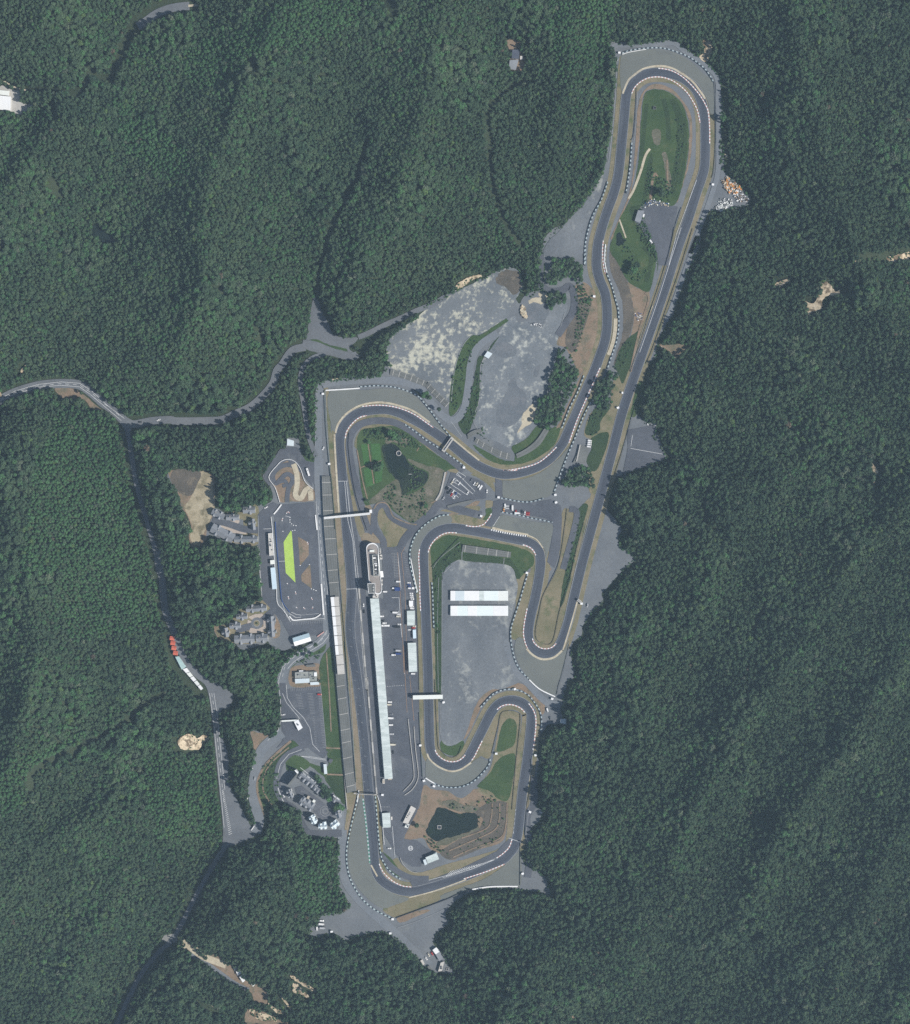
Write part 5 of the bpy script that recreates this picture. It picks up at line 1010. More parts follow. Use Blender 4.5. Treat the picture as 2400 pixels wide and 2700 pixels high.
# ---------------------------------------------------------------- pit building, tower, grandstand
PL0, PL1, PR0, PR1 = S("@5 1170,1178 @7 1665,1448 @5 1252,1175 @7 1742,1445")
pit = flat('pit_building', 'very long pale metal roofed pit building beside the main straight', 'building', [PL0, PR0, PR1, PL1], 6.4, 'metal_roof', 'wall_grey', seams=60, nwin=0, door=False)
pq = inset(wq([PL0, PR0, PR1, PL1], 6.4), .3)
for k in range(30):
    for a, b in ((0, 3), (1, 2)):
        A, B = Vector(pq[a]), Vector(pq[b]); d = (B - A).normalized(); c = A + (B - A) * (k + .5) / 30
        part('garage_door', lambda bm: obox(bm, c, 3.1, .07, GZ, GZ + 3.4, math.atan2(d.y, d.x)), M['wall_white' if a else 'steel'], pit)
A, B = Vector(pq[0]), Vector(pq[3]); d = (B - A).normalized()
part('balcony', lambda bm: prism(bm, [tuple(A), tuple(B), tuple(B + Vector((-1.6, .1))), tuple(A + Vector((-1.6, .1)))], GZ + 3.7, GZ + 3.95), M['concrete'], pit)
for s, w_ in (("@7 1655,1475", 3), ("@7 1715,1445", 5)):
    p = W(*S(s)[0], 3).xy; part('stair_block', lambda bm: obox(bm, p, w_ * .5, 1.6, 0, GZ + 3.0, .05), M['wall_tan'], pit)
# rounded control building with its tower
ring = S("@19 262,345 266,310 278,280 300,255 335,236 372,228 410,232 445,248 470,272 487,305 495,340 510,560 535,850 552,1020 560,1120 556,1165 542,1195 515,1210 490,1216 440,1200 330,1010 312,950")
ctl = root('control_building', W(*S("@19 420,700")[0], 8).xy, 'round ended control building with machinery on its brown roof', 'building')
H = 9.0
def rg(z, sh): 
    c = Vector(W(*S("@19 410,700")[0], z).xy); out = []
    for p in ring:
        q = Vector(W(p[0], p[1], z).xy); out.append(tuple(q + (c - q).normalized() * sh))
    return out
part('wall', lambda bm: prism(bm, rg(H, .4), -.2, H + GZ - .3), M['wall_white'], ctl)
part('roof', lambda bm: prism(bm, rg(H, .35), H + GZ - .29, H + GZ), M['roof_brown'], ctl)
def para(bm):
    a, b = rg(H, 0), rg(H, 1.5); n = len(a)
    for k in range(n): prism(bm, [a[k], a[(k + 1) % n], b[(k + 1) % n], b[k]], H + GZ - .4, H + GZ + .8)
part('parapet', para, M['roof_white'], ctl)
for z0 in (2.2, 5.6): part('window_band', lambda bm: prism(bm, rg(H, .33), z0, z0 + 1.5), M['glass'], ctl)
part('stair_head', lambda bm: obox(bm, W(*S("@19 370,383")[0], H + 2).xy, 3.0, 1.3, H, H + 2.6, .03), M['roof_cream'], ctl)
pen = wq(S("@19 375,462 488,455 508,862 408,868"), H + 4.6); pi_ = inset(pen, .35)
def pw(bm):
    for k in range(4): prism(bm, [pen[k], pen[(k + 1) % 4], pi_[(k + 1) % 4], pi_[k]], H, H + GZ + 4.6)
scr = part('plant_screen', pw, M['roof_cream'], ctl)
part('plant_floor', lambda bm: prism(bm, pi_, H, H + GZ + 2.4), M['concrete_dark'], ctl)
rd = random.Random(5)
for k in range(11):
    p = lerp(lerp(pi_[0], pi_[1], rd.uniform(.25, .75)), lerp(pi_[3], pi_[2], rd.uniform(.25, .75)), (k + .5) / 11)
    part('roof_unit', lambda bm: obox(bm, p, rd.uniform(.9, 2.0), rd.uniform(.5, 1.0), H, H + GZ + rd.uniform(3.2, 4.6), .05), M[rd.choice(('roof_white', 'steel', 'dark_steel'))], ctl)
twq = wq(S("@19 285,1008 432,1000 434,1194 305,1197"), 18)
tw = root('control_tower', Vector(twq[0]), 'tall square control tower joined to the round ended building', 'tower')
part('shaft', lambda bm: prism(bm, inset(twq, 1.6), -.2, 14.2), M['wall_white'], tw)
part('cabin', lambda bm: prism(bm, inset(twq, .5), 14.2, 17.6), M['glass'], tw)
part('roof', lambda bm: prism(bm, twq, 17.6, 18.2), M['terrace'], tw)
ti = inset(twq, .5)
part('parapet', lambda bm: [prism(bm, [twq[k], twq[(k + 1) % 4], ti[(k + 1) % 4], ti[k]], 18.15, 18.9) for k in range(4)], M['roof_white'], tw)
for k in range(5):
    p = lerp(lerp(twq[0], twq[1], .75), lerp(twq[3], twq[2], .75), .25 + .14 * k); part('roof_unit', lambda bm: obox(bm, p, .7, .5, 18.15, 19.2 + .2 * (k % 2), .05), M['roof_cream' if k % 2 else 'steel'], tw)
part('mast', lambda bm: obox(bm, Vector(twq[0]) + Vector((2, -4)), .12, .12, 18.1, 25), M['steel'], tw)
flat('stair_hall', 'pale block with stairs joining the control building to the pit roof', 'building', S("@19 390,1200 500,1205 492,1285 385,1280"), 6, 'roof_beige', 'wall_white', nwin=1, units=4)
flat('entrance_canopy', 'white bowed canopy at the paddock door of the control building', 'canopy', S("@19 530,768 580,768 596,885 545,890"), 4.2, 'roof_white', 'wall_white', nwin=0, door=False)
for k, (s, w_, h_, lab) in enumerate((("@19 525,385", 32, 90, 'cream planter block beside the rounded end of the control building'), ("@19 545,500", 46, 90, 'cluttered annex behind the control building plant screen'), ("@19 565,985", 22, 110, 'narrow ramp building behind the control tower'))):
    flat('annex', lab, 'annex', Q(s, w_, h_, -3), 3.0, 'roof_beige', 'wall_white', nwin=1, units=3, door=False)
# grandstand
stepped('long stepped concrete terrace beside the main straight', "@5 715,20 730,420 760,800 795,1160 820,1500 @7 1210,500 1245,900 1280,1300 1312,1580", "@5 800,20 832,420 858,800 878,1160 905,1500 @7 1285,500 1330,900 1365,1300 1395,1560", 9, 3.4, .5, divs=22)
ordn = ['first (topmost)', 'second', 'third', 'fourth', 'fifth', 'sixth', 'seventh', 'eighth (lowest)']
for k in range(8):
    t0, t1 = (k + .02) / 8, (k + .965) / 8
    L0, L1, R0, R1 = S("@5 796,1162 862,1898 872,1157 930,1892")
    q = [lerp(L0, L1, t0), lerp(R0, R1, t0), lerp(R0, R1, t1), lerp(L0, L1, t1)]
    fr = .4 if k < 6 else .02; z = 7.5
    r = wq(q, z); t = root('grandstand_roof', Vector(r[0]), f'{ordn[k]} of the eight canopies over the main grandstand', 'canopy', 'grandstand canopies')
    rib = [lerp(r[0], r[1], fr), r[1], r[2], lerp(r[3], r[2], fr)]
    def rf(bm):
        prism(bm, rib, z + GZ - .25, z + GZ)
        for j in range(11):
            e, f = Vector(lerp(rib[0], rib[3], (j + .5) / 11)), Vector(lerp(rib[1], rib[2], (j + .5) / 11)); d = f - e
            obox(bm, (e + f) / 2, d.length / 2 - .05, .12, z + GZ + .003, z + GZ + .12, math.atan2(d.y, d.x), 1)
    part('roof', rf, [M['roof_beige'], M['concrete']], t)
    if k < 6: part('back_panel', lambda bm: prism(bm, [r[0], rib[0], rib[3], r[3]], z + GZ - .2, z + GZ + .15), M['roof_white'], t)
    part('back_wall', lambda bm: prism(bm, [r[0], lerp(r[0], r[1], .04), lerp(r[3], r[2], .04), r[3]], 0, z + GZ - .3), M['wall_grey'], t)
    for u in (.08, .5, .92): part('column', lambda bm: obox(bm, lerp(lerp(r[0], r[1], .6), lerp(r[3], r[2], .6), u), .2, .2, 0, z + GZ - .26), M['steel'], t)
path_wall('retaining_wall', 'pale wall behind the main straight terrace', 'wall', "@7 1170,0 1205,460 1240,900 1275,1300 1312,1740", .9, 1.8, 'concrete')
path_wall('pit_wall', 'pale pit wall between the main straight and the pit lane', 'wall', "@5 1064,1070 1080,1300 1110,1650 1140,2040 @7 1500,500 1545,1050 1592,1590", 2.0, 1.1, 'concrete', 'concrete_dark', 30)
# other stands on the slopes
stepped('striped terrace bank inside the chicane, facing the upper bend', "@6 612,668 840,700 1068,737", "@6 602,735 830,766 1062,790", 6, 2.6, .4, divs=5)
stepped('curved terrace at the foot of the east quarry yard, left piece', "@18 930,1722 1050,1795 1150,1845 1258,1880", "@18 908,1762 1030,1840 1150,1905 1250,1935", 5, 2.4, .4, divs=5)
stepped('curved terrace at the foot of the east quarry yard, right piece', "@18 1310,1880 1420,1820 1510,1740 1590,1622", "@18 1322,1922 1450,1860 1550,1780 1640,1632", 3, 1.8, .4)
stepped('terrace with light stair lines below the west quarry yard', "@18 112,1070 220,1095 330,1130 460,1185", "@18 100,1120 200,1145 310,1185 440,1232", 4, 2.0, .4, divs=6)
stepped('terrace stepping down toward the bend under the west quarry yard', "@18 472,1190 570,1290 672,1385", "@18 440,1228 530,1330 632,1428", 4, 2.0, .4, divs=5)
stepped('narrow stair bank beside the ramp from the east quarry yard', "@18 845,1690 910,1650 975,1640", "@18 850,1735 920,1690 990,1668", 5, 2.2, .4)
stepped('steps of the low bunker between the two long straights', "@3 660,1690 640,1760 615,1810", "@3 690,1680 665,1760 635,1815", 3, 1.5, .4)
# sheds in the infield
def barn(q, lab, cols):
    t = flat('barn', lab, 'shed', q, 3.6, cols[0], 'wall_white', nwin=0, door=False)
    r = wq(S(q) if isinstance(q, str) else q, 3.6); zz = 3.6 + GZ
    for (a, b, m) in cols[1]:
        part('roof_panel', lambda bm: prism(bm, [lerp(r[0], r[1], a), lerp(r[0], r[1], b), lerp(r[3], r[2], b), lerp(r[3], r[2], a)], zz + .003, zz + .06), M[m], t)
    for k in range(6):
        A, B = Vector(r[3]), Vector(r[2]); d = (B - A).normalized(); part('shutter', lambda bm: obox(bm, A + (B - A) * (k + .5) / 6 + Vector((0, .28)), 2.6, .06, GZ, GZ + 2.6, math.atan2(d.y, d.x)), M['steel'], t)
barn("@6 495,1104 1040,1104 1040,1197 495,1197", 'long white shed with patched grey roof panels, upper of the infield pair', ('roof_white', [(.085, .24, 'roof_paleblue'), (.5, .58, 'metal_roof'), (.585, .83, 'roof_mint'), (.84, .995, 'roof_cream')]))
barn("@6 495,1245 1040,1245 1040,1340 495,1340", 'long pale mint roofed shed, lower of the infield pair', ('roof_mint', [(.005, .12, 'roof_white'), (.3, .46, 'roof_white'), (.74, .995, 'roof_white')]))
# paddock garages
flat('garage', 'pale green roofed garage beside the track, upper of the paddock pair', 'garage', "@6 83,1293 158,1291 158,1430 86,1432", 4.4, 'metal_roof', 'wall_grey', seams=9, nwin=4)
flat('garage', 'longer pale green roofed garage beside the track, lower of the paddock pair', 'garage', "@6 90,1597 170,1594 180,1868 102,1872", 5.4, 'metal_roof', 'wall_grey', seams=16, nwin=6)
flat('store', 'small blue roofed store between the two paddock garages', 'shed', "@6 138,1472 168,1470 171,1553 142,1555", 3.6, 'roof_sky', 'wall_grey', nwin=2)
flat('cabin', 'square white cabin beside a row of white cars in the paddock', 'shed', "@19 1080,1337 1160,1335 1160,1435 1082,1437", 3.6, 'roof_white', 'wall_white', nwin=2)
flat('garage', 'pale roofed garage alone at the south end of the paddock', 'garage', "@24 50,848 196,836 208,1100 70,1108", 4.6, 'metal_roof', 'wall_grey', seams=8, nwin=4)
flat('box_store', 'small tan store at the right wall of the south paddock garage', 'shed', "@24 208,908 238,908 240,968 212,968", 2.2, 'roof_beige', 'wall_tan', nwin=0)
flat('tan_booth', 'tan booth under the south end of the pit building', 'booth', "@24 60,236 98,234 102,316 64,318", 2.6, 'roof_beige', 'wall_tan', nwin=1)
flat('toilet_block', 'flat beige block with roof vents on the slope by the lower pond', 'building', S("@24 572,712 662,762 520,1038 425,1018"), 3.6, 'roof_beige', 'wall_tan', nwin=4, units=4)
flat('lean_to', 'dark narrow lean-to behind the beige block by the lower pond', 'shed', S("@24 662,765 688,770 562,1045 535,1030"), 2.8, 'roof_dark', 'wall_grey', nwin=0)
flat('pump_house', 'small cluttered white hut below the beige block by the lower pond', 'shed', S("@24 480,1040 545,1045 520,1115 455,1100"), 3.2, 'roof_cream', 'wall_white', nwin=1, units=3)
hg = flat('hangar', 'pale metal shed with stepped end beside the helicopter circle', 'shed', S("@24 832,1642 1030,1560 1078,1672 875,1752"), 5.6, 'metal_roof', 'wall_grey', seams=7, nwin=3)
r_ = wq(S("@24 788,1690 835,1670 865,1760 822,1782"), 4.6); part('annex', lambda bm: prism(bm, r_, -.2, 5.0), M['roof_paleblue'], hg)
r_ = wq(S("@24 975,1580 1025,1545 1040,1565 1030,1582"), 5.0); part('porch', lambda bm: prism(bm, r_, -.2, 5.4), M['metal_roof'], hg)
# parking building, sheds round the site
house('barn', 'big barn with blue and white pitched roof under the kart track', 'barn', S("@20 440,1042 805,930 862,1105 490,1222"), 5.2, 7.8, 'roof_blue', 'wall_white', roof2='roof_white')
flat('kart_office', 'long flat beige office with roof vents along the kart track', 'building', S("@21 788,462 845,458 868,772 806,780"), 4.4, 'roof_beige', 'wall_white', parapet=.4, nwin=6, units=7)
flat('kart_shop', 'small white block between the two long kart buildings', 'building', S("@21 815,840 877,835 882,893 820,898"), 4.2, 'roof_cream', 'wall_white', nwin=2)
flat('kart_garage', 'long light blue roofed garage along the kart track', 'garage', S("@21 820,946 885,941 912,1243 846,1250"), 5.0, 'roof_sky', 'wall_white', nwin=6)
flat('office', 'grey flat roofed office with a darker weathered roof above the car park', 'building', S("@20 495,1815 800,1795 805,1935 497,1945"), 4.2, 'roof_rust', 'wall_grey', parapet=.4, nwin=4, units=4)
flat('hall', 'white metal roofed hall above the car park stalls', 'building', S("@7 817,502 953,497 955,538 820,546"), 4.0, 'roof_paleblue', 'wall_white', seams=10, nwin=4)
flat('workshop', 'patched grey workshop right of the weathered office', 'building', S("@20 812,1800 985,1790 990,2010 815,2020"), 3.6, 'roof_rust', 'wall_grey', nwin=2, units=5)
flat('water_tank_house', 'bright white square tank house on the patched workshop', 'shed', S("@20 918,1815 985,1810 988,1898 922,1905"), 5.0, 'roof_white', 'wall_white', nwin=0)
flat('shed', 'small white shed behind the weathered office', 'shed', S("@20 585,1770 680,1768 680,1800 588,1805"), 3.0, 'roof_white', 'wall_white', nwin=1)
flat('carport', 'light blue carport at the top edge of the car park', 'carport', S("@7 960,535 1045,528 1048,556 965,562"), 2.8, 'roof_paleblue', 'wall_grey', nwin=0)
flat('bike_shelter', 'grey ribbed shelter on the brown soil above the weathered office', 'shelter', S("@20 745,1645 950,1628 955,1685 752,1692"), 2.8, 'terrace', 'dark_steel', seams=10, nwin=0)
flat('ticket_office', 'white roofed ticket office set aslant at the car park gate', 'booth', S("@7 808,908 848,885 890,965 850,992"), 4.4, 'roof_white', 'wall_white', nwin=2, units=2)
g_ = root('toll_gate', W(*S("@7 750,898")[0]).xy, 'toll gate with thin roof beam left of the slanted ticket office', 'gate')
gq = wq(S("@7 690,894 835,886 836,900 691,908"), 4.2); part('roof', lambda bm: prism(bm, gq, 4.2, 4.6), M['roof_cream'], g_)
for u in (.02, .25, .5, .75, .98): part('post', lambda bm: obox(bm, lerp(lerp(gq[0], gq[1], u), lerp(gq[3], gq[2], u), .5), .15, .3, 0, 4.2), M['steel'], g_)
flat('gate_house', 'narrow light blue roofed house by the lawn at the lane end', 'shed', S("@22 1265,290 1330,285 1348,500 1282,505"), 4.6, 'roof_paleblue', 'wall_white', nwin=3)
flat('toilet', 'dark flat roofed toilet on the lawn by the lane end', 'shed', S("@22 1400,165 1480,190 1425,280 1370,225"), 3.0, 'roof_dark', 'wall_tan', nwin=0)
flat('forest_shed', 'light blue shed at the wood edge above the small kart loop', 'shed', S("@11 1336,165 1388,182 1386,222 1334,218"), 4.0, 'roof_paleblue', 'wall_white', nwin=1)
flat('quarry_shed', 'small white roofed shed at the ramp of the east quarry yard', 'shed', S("@18 1005,940 1040,893 1085,918 1048,965"), 3.6, 'roof_paleblue', 'wall_white', nwin=1)
flat('lot_shed', 'long grey shed at the left edge of the upper infield lot', 'shed', S("@2 533,1618 582,1622 550,1716 508,1700"), 4.0, 'roof_slate', 'wall_white', nwin=2)
flat('field_shed', 'pale blue roofed shed at the right end of the hairpin service road', 'shed', S("@8 1535,702 1590,700 1588,750 1530,742"), 3.8, 'roof_paleblue', 'wall_grey', nwin=1)
b_ = root('bunker', W(*S("@3 700,1740")[0]).xy, 'low grassy bunker with concrete deck between the two straights', 'bunker')
bq = wq(S("@3 668,1672 745,1695 715,1815 640,1800"), 2); part('deck', lambda bm: prism(bm, bq, 0, 2.2), M['terrace'], b_); part('deck_wall', lambda bm: prism(bm, [bq[0], lerp(bq[0], bq[1], .1), lerp(bq[3], bq[2], .1), bq[3]], 0, 3), M['concrete'], b_)
# top left factory, forest solar field, south yards, market row
flat('factory', 'big white roofed factory hall at the left picture edge', 'factory', S("@1 -60,728 84,744 80,852 -60,838"), 6, 'roof_white', 'wall_white', seams=6, nwin=3)
flat('factory_store', 'small cream store above the white factory hall', 'shed', S("@1 -40,690 75,700 72,738 -40,722"), 4, 'roof_cream', 'wall_tan', nwin=1)
flat('forest_house', 'dark square roofed house in the forest clearing, upper of two', 'house', S("@15 1365,238 1400,238 1396,282 1362,280"), 4, 'solar', 'wall_tan', nwin=1)
flat('forest_house', 'dark slate roofed house in the forest clearing, lower of two', 'house', S("@15 1352,288 1395,285 1382,335 1348,330"), 4, 'roof_slate', 'wall_tan', nwin=1)
flat('forest_hut', 'tiny tan hut right of the two dark forest houses', 'shed', S("@15 1402,268 1416,268 1416,285 1402,285"), 3, 'roof_beige', 'wall_tan', nwin=0)
flat('yard_shed', 'white shed at the upper left of the valley yard', 'shed', S("@10 955,1515 985,1508 990,1530 965,1542"), 3.5, 'roof_slate', 'wall_grey', nwin=0)
flat('yard_shed', 'white roofed shed, middle of the valley yard row', 'shed', S("@10 975,1548 1018,1530 1028,1562 990,1582"), 4, 'roof_white', 'wall_white', nwin=1)
flat('yard_hall', 'largest white hall of the valley yard row', 'shed', S("@10 1003,1592 1045,1564 1070,1608 1030,1637"), 5, 'roof_white', 'wall_white', nwin=1)
flat('yard_shed', 'small pale shed under the largest hall in the valley yard', 'shed', S("@10 1100,1650 1132,1628 1136,1645 1112,1672"), 3.5, 'roof_cream', 'wall_white', nwin=1)
flat('yard_office', 'white roofed office at the wood edge of the southern compound', 'building', S("@9 880,1378 910,1356 940,1388 905,1412"), 4.4, 'roof_white', 'wall_white', nwin=1)
flat('yard_garage', 'long grey garage below the white office of the southern compound', 'garage', S("@9 905,1412 940,1388 962,1448 935,1468"), 3.8, 'roof_slate', 'wall_grey', nwin=2)
flat('yard_store', 'cream roofed store at the left corner of the southern compound', 'shed', S("@9 783,1462 800,1452 818,1490 800,1500"), 3, 'roof_beige', 'wall_tan', nwin=0)
flat('yard_store', 'dark roofed store on the lower edge of the southern compound', 'shed', S("@9 838,1512 855,1500 880,1532 860,1542"), 3, 'terrace', 'wall_grey', nwin=0)
flat('yard_house', 'beige roofed house at the lower right of the southern compound', 'house', S("@9 945,1480 975,1468 955,1545 925,1550"), 3.6, 'roof_beige', 'wall_tan', nwin=1, units=3)
ORD = ['topmost', 'second from the top', 'third from the top', 'lowest']
for k, s in enumerate(("@17 1180,605", "@17 1185,638", "@17 1192,672", "@17 1203,706")):
    house('market_house', f'red roofed market house by the west road, {ORD[k]} of four', 'house', Q(s, 32, 27, 8), 3.4, 5.0, 'roof_red', 'wall_white', nwin=1, group='red roofed market houses')
mk = S("@17 1200,732 1225,728 1275,800 1245,820"); flat('market_hall', 'teal roofed hall below the four red market houses', 'hall', mk, 4.2, 'roof_teal', 'wall_white', seams=5, nwin=2)
MO = ['uppermost', 'second', 'third', 'fourth', 'last and lowest']
for k in range(5):
    a, b = S("@17 1250,815 1378,962"); c, d2 = S("@17 1278,806 1392,950"); t0, t1 = k / 5 + .01, (k + 1) / 5 - .01
    flat('market_stall_hall', f'{MO[k]} of five white market halls in a slanting row by the west road', 'hall', [lerp(a, b, t0), lerp(c, d2, t0), lerp(c, d2, t1), lerp(a, b, t1)], 3.8 + .3 * (k % 2), ('roof_white', 'roof_cream')[k % 2], 'wall_white', nwin=1, group='white market halls')
# villas: gabled slate roofs with crossing wings
VG = 'grey roofed villas'
def villa(q, lab, cross, h=4.8, hr=9.0, roof='roof_slate'): house('villa', lab, 'house', q, h, hr, roof, 'wall_white', cross, VG, 2, chim=1)
villa(Q("@21 520,132", 172, 92, -2), 'villa at the top right of the upper villa group, by the road', [(0.55, 4.25, 1.43, 1.54)])
villa(Q("@21 288,235", 182, 82, 0), 'villa with a half round paved forecourt in the upper group', [(0.55, 4.25, 1.54, 1.1)])
villa(Q("@21 575,335", 155, 58, 84), 'upright villa next to the road in the upper group', [(0.35, 4.25, 1.1, 3.025)])
villa(Q("@21 85,195", 190, 88, 26), 'leftmost upper villa, slanting above the lane', [(0.65, 4.25, 1.1, 1.1), (0.2, 4.25, 0.825, 0.825)])
villa(Q("@11 840,893", 190, 72, 28), 'long slanting villa at the left end of the lower lane side', [(0.25, 4.25, 1.375, 1.1), (0.75, 4.25, 1.1, 1.375)])
villa(Q("@21 475,545", 330, 84, -1), 'long level villa on the lower side of the upper lane', [(0.3, 4.25, 1.375, 1.54), (0.8, 4.25, 1.375, 1.375)])
villa(Q("@21 622,1520", 290, 84, -4), 'long villa on top of the lower villa group', [(0.28, 4.25, 1.65, 1.375), (0.75, 4.25, 1.65, 1.375)])
villa(Q("@21 418,1632", 155, 76, -3), 'villa upper left of the paved circle', [(0.5, 4.25, 1.65, 1.65)])
villa(Q("@21 322,1762", 155, 80, -3), 'villa left of the paved circle, under the upper left one', [(0.55, 4.25, 1.65, 1.65)])
villa(Q("@21 190,1858", 130, 72, 80), 'outermost left villa of the lower group', [(0.5, 4.25, 1.65, 1.65)])
villa(Q("@21 838,1775", 290, 74, 86), 'long upright villa right of the paved circle', [(0.2, 4.25, 2.2, 1.925), (0.75, 4.25, 2.2, 1.925)])
villa(Q("@11 1008,1708", 156, 62, -3), 'long villa under the paved circle', [(0.3, 4.25, 1.65, 1.65), (0.8, 4.25, 1.65, 1.65)])
villa(Q("@11 1142,1700", 92, 58, -5), 'short villa at the right end below the paved circle', [(0.55, 4.25, 1.65, 1.65)])
g0 = S("@21 628,1728")[0]; fl = root('flower_island', W(*g0).xy, 'round planted island in the middle of the paved circle', 'planter')
part('rim', lambda bm: prism(bm, [(W(*g0).x + 4.4 * math.cos(k * .3927), W(*g0).y + 4.4 * math.sin(k * .3927)) for k in range(16)], 0, GZ + .35), M['concrete'], fl)
part('soil', lambda bm: prism(bm, [(W(*g0).x + 4 * math.cos(k * .3927), W(*g0).y + 4 * math.sin(k * .3927)) for k in range(16)], 0, GZ + .45), M['dry_grass'], fl)
part('shrub', lambda bm: bmesh.ops.create_icosphere(bm, subdivisions=2, radius=1.3, matrix=Matrix.Translation((W(*g0).x, W(*g0).y, GZ + 1))), M['lawn'], fl)
# court of tall steep roofed houses
CG = 'steep roofed houses round the court'
house('court_hall', 'tall narrow hall casting the largest shadow beside the court', 'hall', S("@22 690,490 720,500 520,770 458,772"), 12, 13.2, 'terrace', 'wall_white', nwin=4)
flat('court_gable', 'white stair gable at the top of the tall court hall', 'annex', S("@22 632,425 665,412 725,480 695,495"), 12.8, 'roof_white', 'wall_white', nwin=1)
house('court_row', 'long slate roofed row along the lawn side of the court', 'house', S("@22 800,470 1108,690 1060,760 745,535"), 7, 10, 'roof_slate', 'wall_white', ((.06, 4, .5, 3), (.35, 4, .5, 4), (.62, 4, .5, 4.5), (.9, 4, .5, 4)), CG, 4)
path_wall('eaves_wall', 'white wall along the back of the long slate court row', 'wall', "@22 805,465 960,565 1110,675", .9, 7.4, 'white_paint')
house('court_house', 'short slate house continuing the long court row', 'house', S("@22 1100,730 1220,815 1180,880 1060,790"), 7, 9.6, 'roof_slate', 'wall_white', ((.2, 4, .5, 3), (.75, 4, .5, 4)), CG, 2)
def cs(q, lab, cr_=((.5, 4, 1.5, 1.5),), h=8, hr=11.5, roof='roof_paleblue'): house('court_house', lab, 'house', q, h, hr, roof, 'wall_white', cr_, CG, 2, chim=1)
cs(Q("@22 545,930", 190, 80, 68), 'court house on the left with two white bays', ((.2, 4, .5, 2), (.75, 4, .5, 2)), roof='roof_slate')
cs(Q("@22 900,1160", 330, 120, 33), 'broad middle court house with tan and cream porches', ((.15, 5, 2.5, 2), (.5, 6, 3, 1), (.85, 5, 3, 2)), roof='roof_slate')
flat('porch', 'tan flat porch on the upper side of the middle court house', 'porch', S("@22 925,975 975,990 930,1075 885,1045"), 5, 'wall_tan', 'wall_white', nwin=0)
flat('porch', 'cream flat porch right of the tan court porch', 'porch', S("@22 1050,1055 1098,1085 1060,1140 1012,1115"), 5, 'roof_cream', 'wall_white', nwin=0)
cs(Q("@22 1035,1500", 200, 100, 62), 'court house at the lower left with white bays', ((.2, 4, 2, .5), (.7, 4, 2, .5)))
cs(Q("@22 1250,1640", 190, 90, -4), 'court house in the middle of the lower edge', ((.25, 4, 1, 1), (.7, 5, 3, 1)))
cs(Q("@22 1510,1600", 190, 110, -38), 'court house at the lower right edge', ((.25, 4, 1, 2), (.75, 5, 1, 1)))
cs(Q("@22 1595,1370", 160, 100, 78), 'shaded court house right of the round court', ((.4, 4, 1, 1),), roof='roof_slate')
cs(Q("@22 1555,1060", 160, 80, 32), 'small house with white fascia at the right edge of the court', ((.3, 4, .5, 2.5),), 5, 7.5, 'roof_slate')
path_wall('eaves_wall', 'white fascia wall behind the small house at the right edge of the court', 'wall', "@22 1485,955 1560,1005 1635,1060", .9, 6, 'white_paint')
rc = S("@22 1305,1310")[0]
for r0 in (13.5, 8, 5.5): ribbons('court_ring', M['faded_line'], [([(rc[0] + r0 * math.cos(a * .2618), rc[1] + r0 * math.sin(a * .2618)) for a in range(25)], .5)], 3.0 + r0 * .01, smooth=False)
# footbridges and gantries
def bridge(name, label, s, wd, h, roof, stairs=(), roofed=True, seams=0):
    a, b = S(s)[:2]; A, B = W(*a, h).xy, W(*b, h).xy; d = (B - A).normalized(); n = Vector((-d.y, d.x)); ang = math.atan2(d.y, d.x); c = (A + B) / 2; L = (B - A).length
    t = root(name, c, label, 'footbridge' if roofed else 'gantry')
    part('deck', lambda bm: obox(bm, c, L / 2, wd / 2, h - .6, h - .2, ang), M['concrete'], t)
    if roofed:
        part('roof', lambda bm: obox(bm, c, L / 2, wd / 2, h + 2.2, h + 2.4, ang), M[roof], t)
        for s_ in (-1, 1): part('railing', lambda bm: obox(bm, c + n * s_ * (wd / 2 - .08), L / 2, .06, h - .2, h + 1.0, ang), M['steel'], t)
        if seams: part('roof_rib', lambda bm: [obox(bm, A + d * L * (k + .5) / seams, .12, wd / 2, h + 2.4, h + 2.5, ang) for k in range(seams)], M['concrete_dark'], t)
    else:
        part('sign_board', lambda bm: obox(bm, c + n * .3, L / 2 * .8, .12, h - .2, h + 1.2, ang), M[roof], t)
    for u in (.02, .98): part('pier', lambda bm: obox(bm, A + d * L * u, .5, wd / 2 - .3, 0, h - .6, ang), M['concrete'], t)
    for s_ in stairs:
        p = W(*S(s_)[0], h / 2).xy; part('stair_tower', lambda bm: obox(bm, p, 1.5, 2.2, 0, h + 2.5, .02), M['roof_white'], t)
bridge('footbridge', 'long white footbridge crossing the main straight by the kart track', "@4 305,1945 660,1910", 3.0, 6.0, 'roof_white', ("@4 666,1893",), True, 46)
bridge('footbridge', 'covered white footbridge from the paddock over the back track', "@8 140,497 422,490", 5.4, 5.5, 'roof_cream', (), True)
bridge('gantry', 'dark gantry over the track at the quarry bend', "@18 705,1722 612,1855", 4.5, 6.0, 'dark_steel', (), False)
bridge('gantry', 'thin dark gantry over the main straight below the grandstand', "@7 1375,1585 1592,1598", 1.6, 6.0, 'dark_steel', (), False)
bridge('gantry', 'short dark gantry over the long right hand straight', "@13 140,1112 158,1125", 3.0, 4.5, 'dark_steel', (), False)
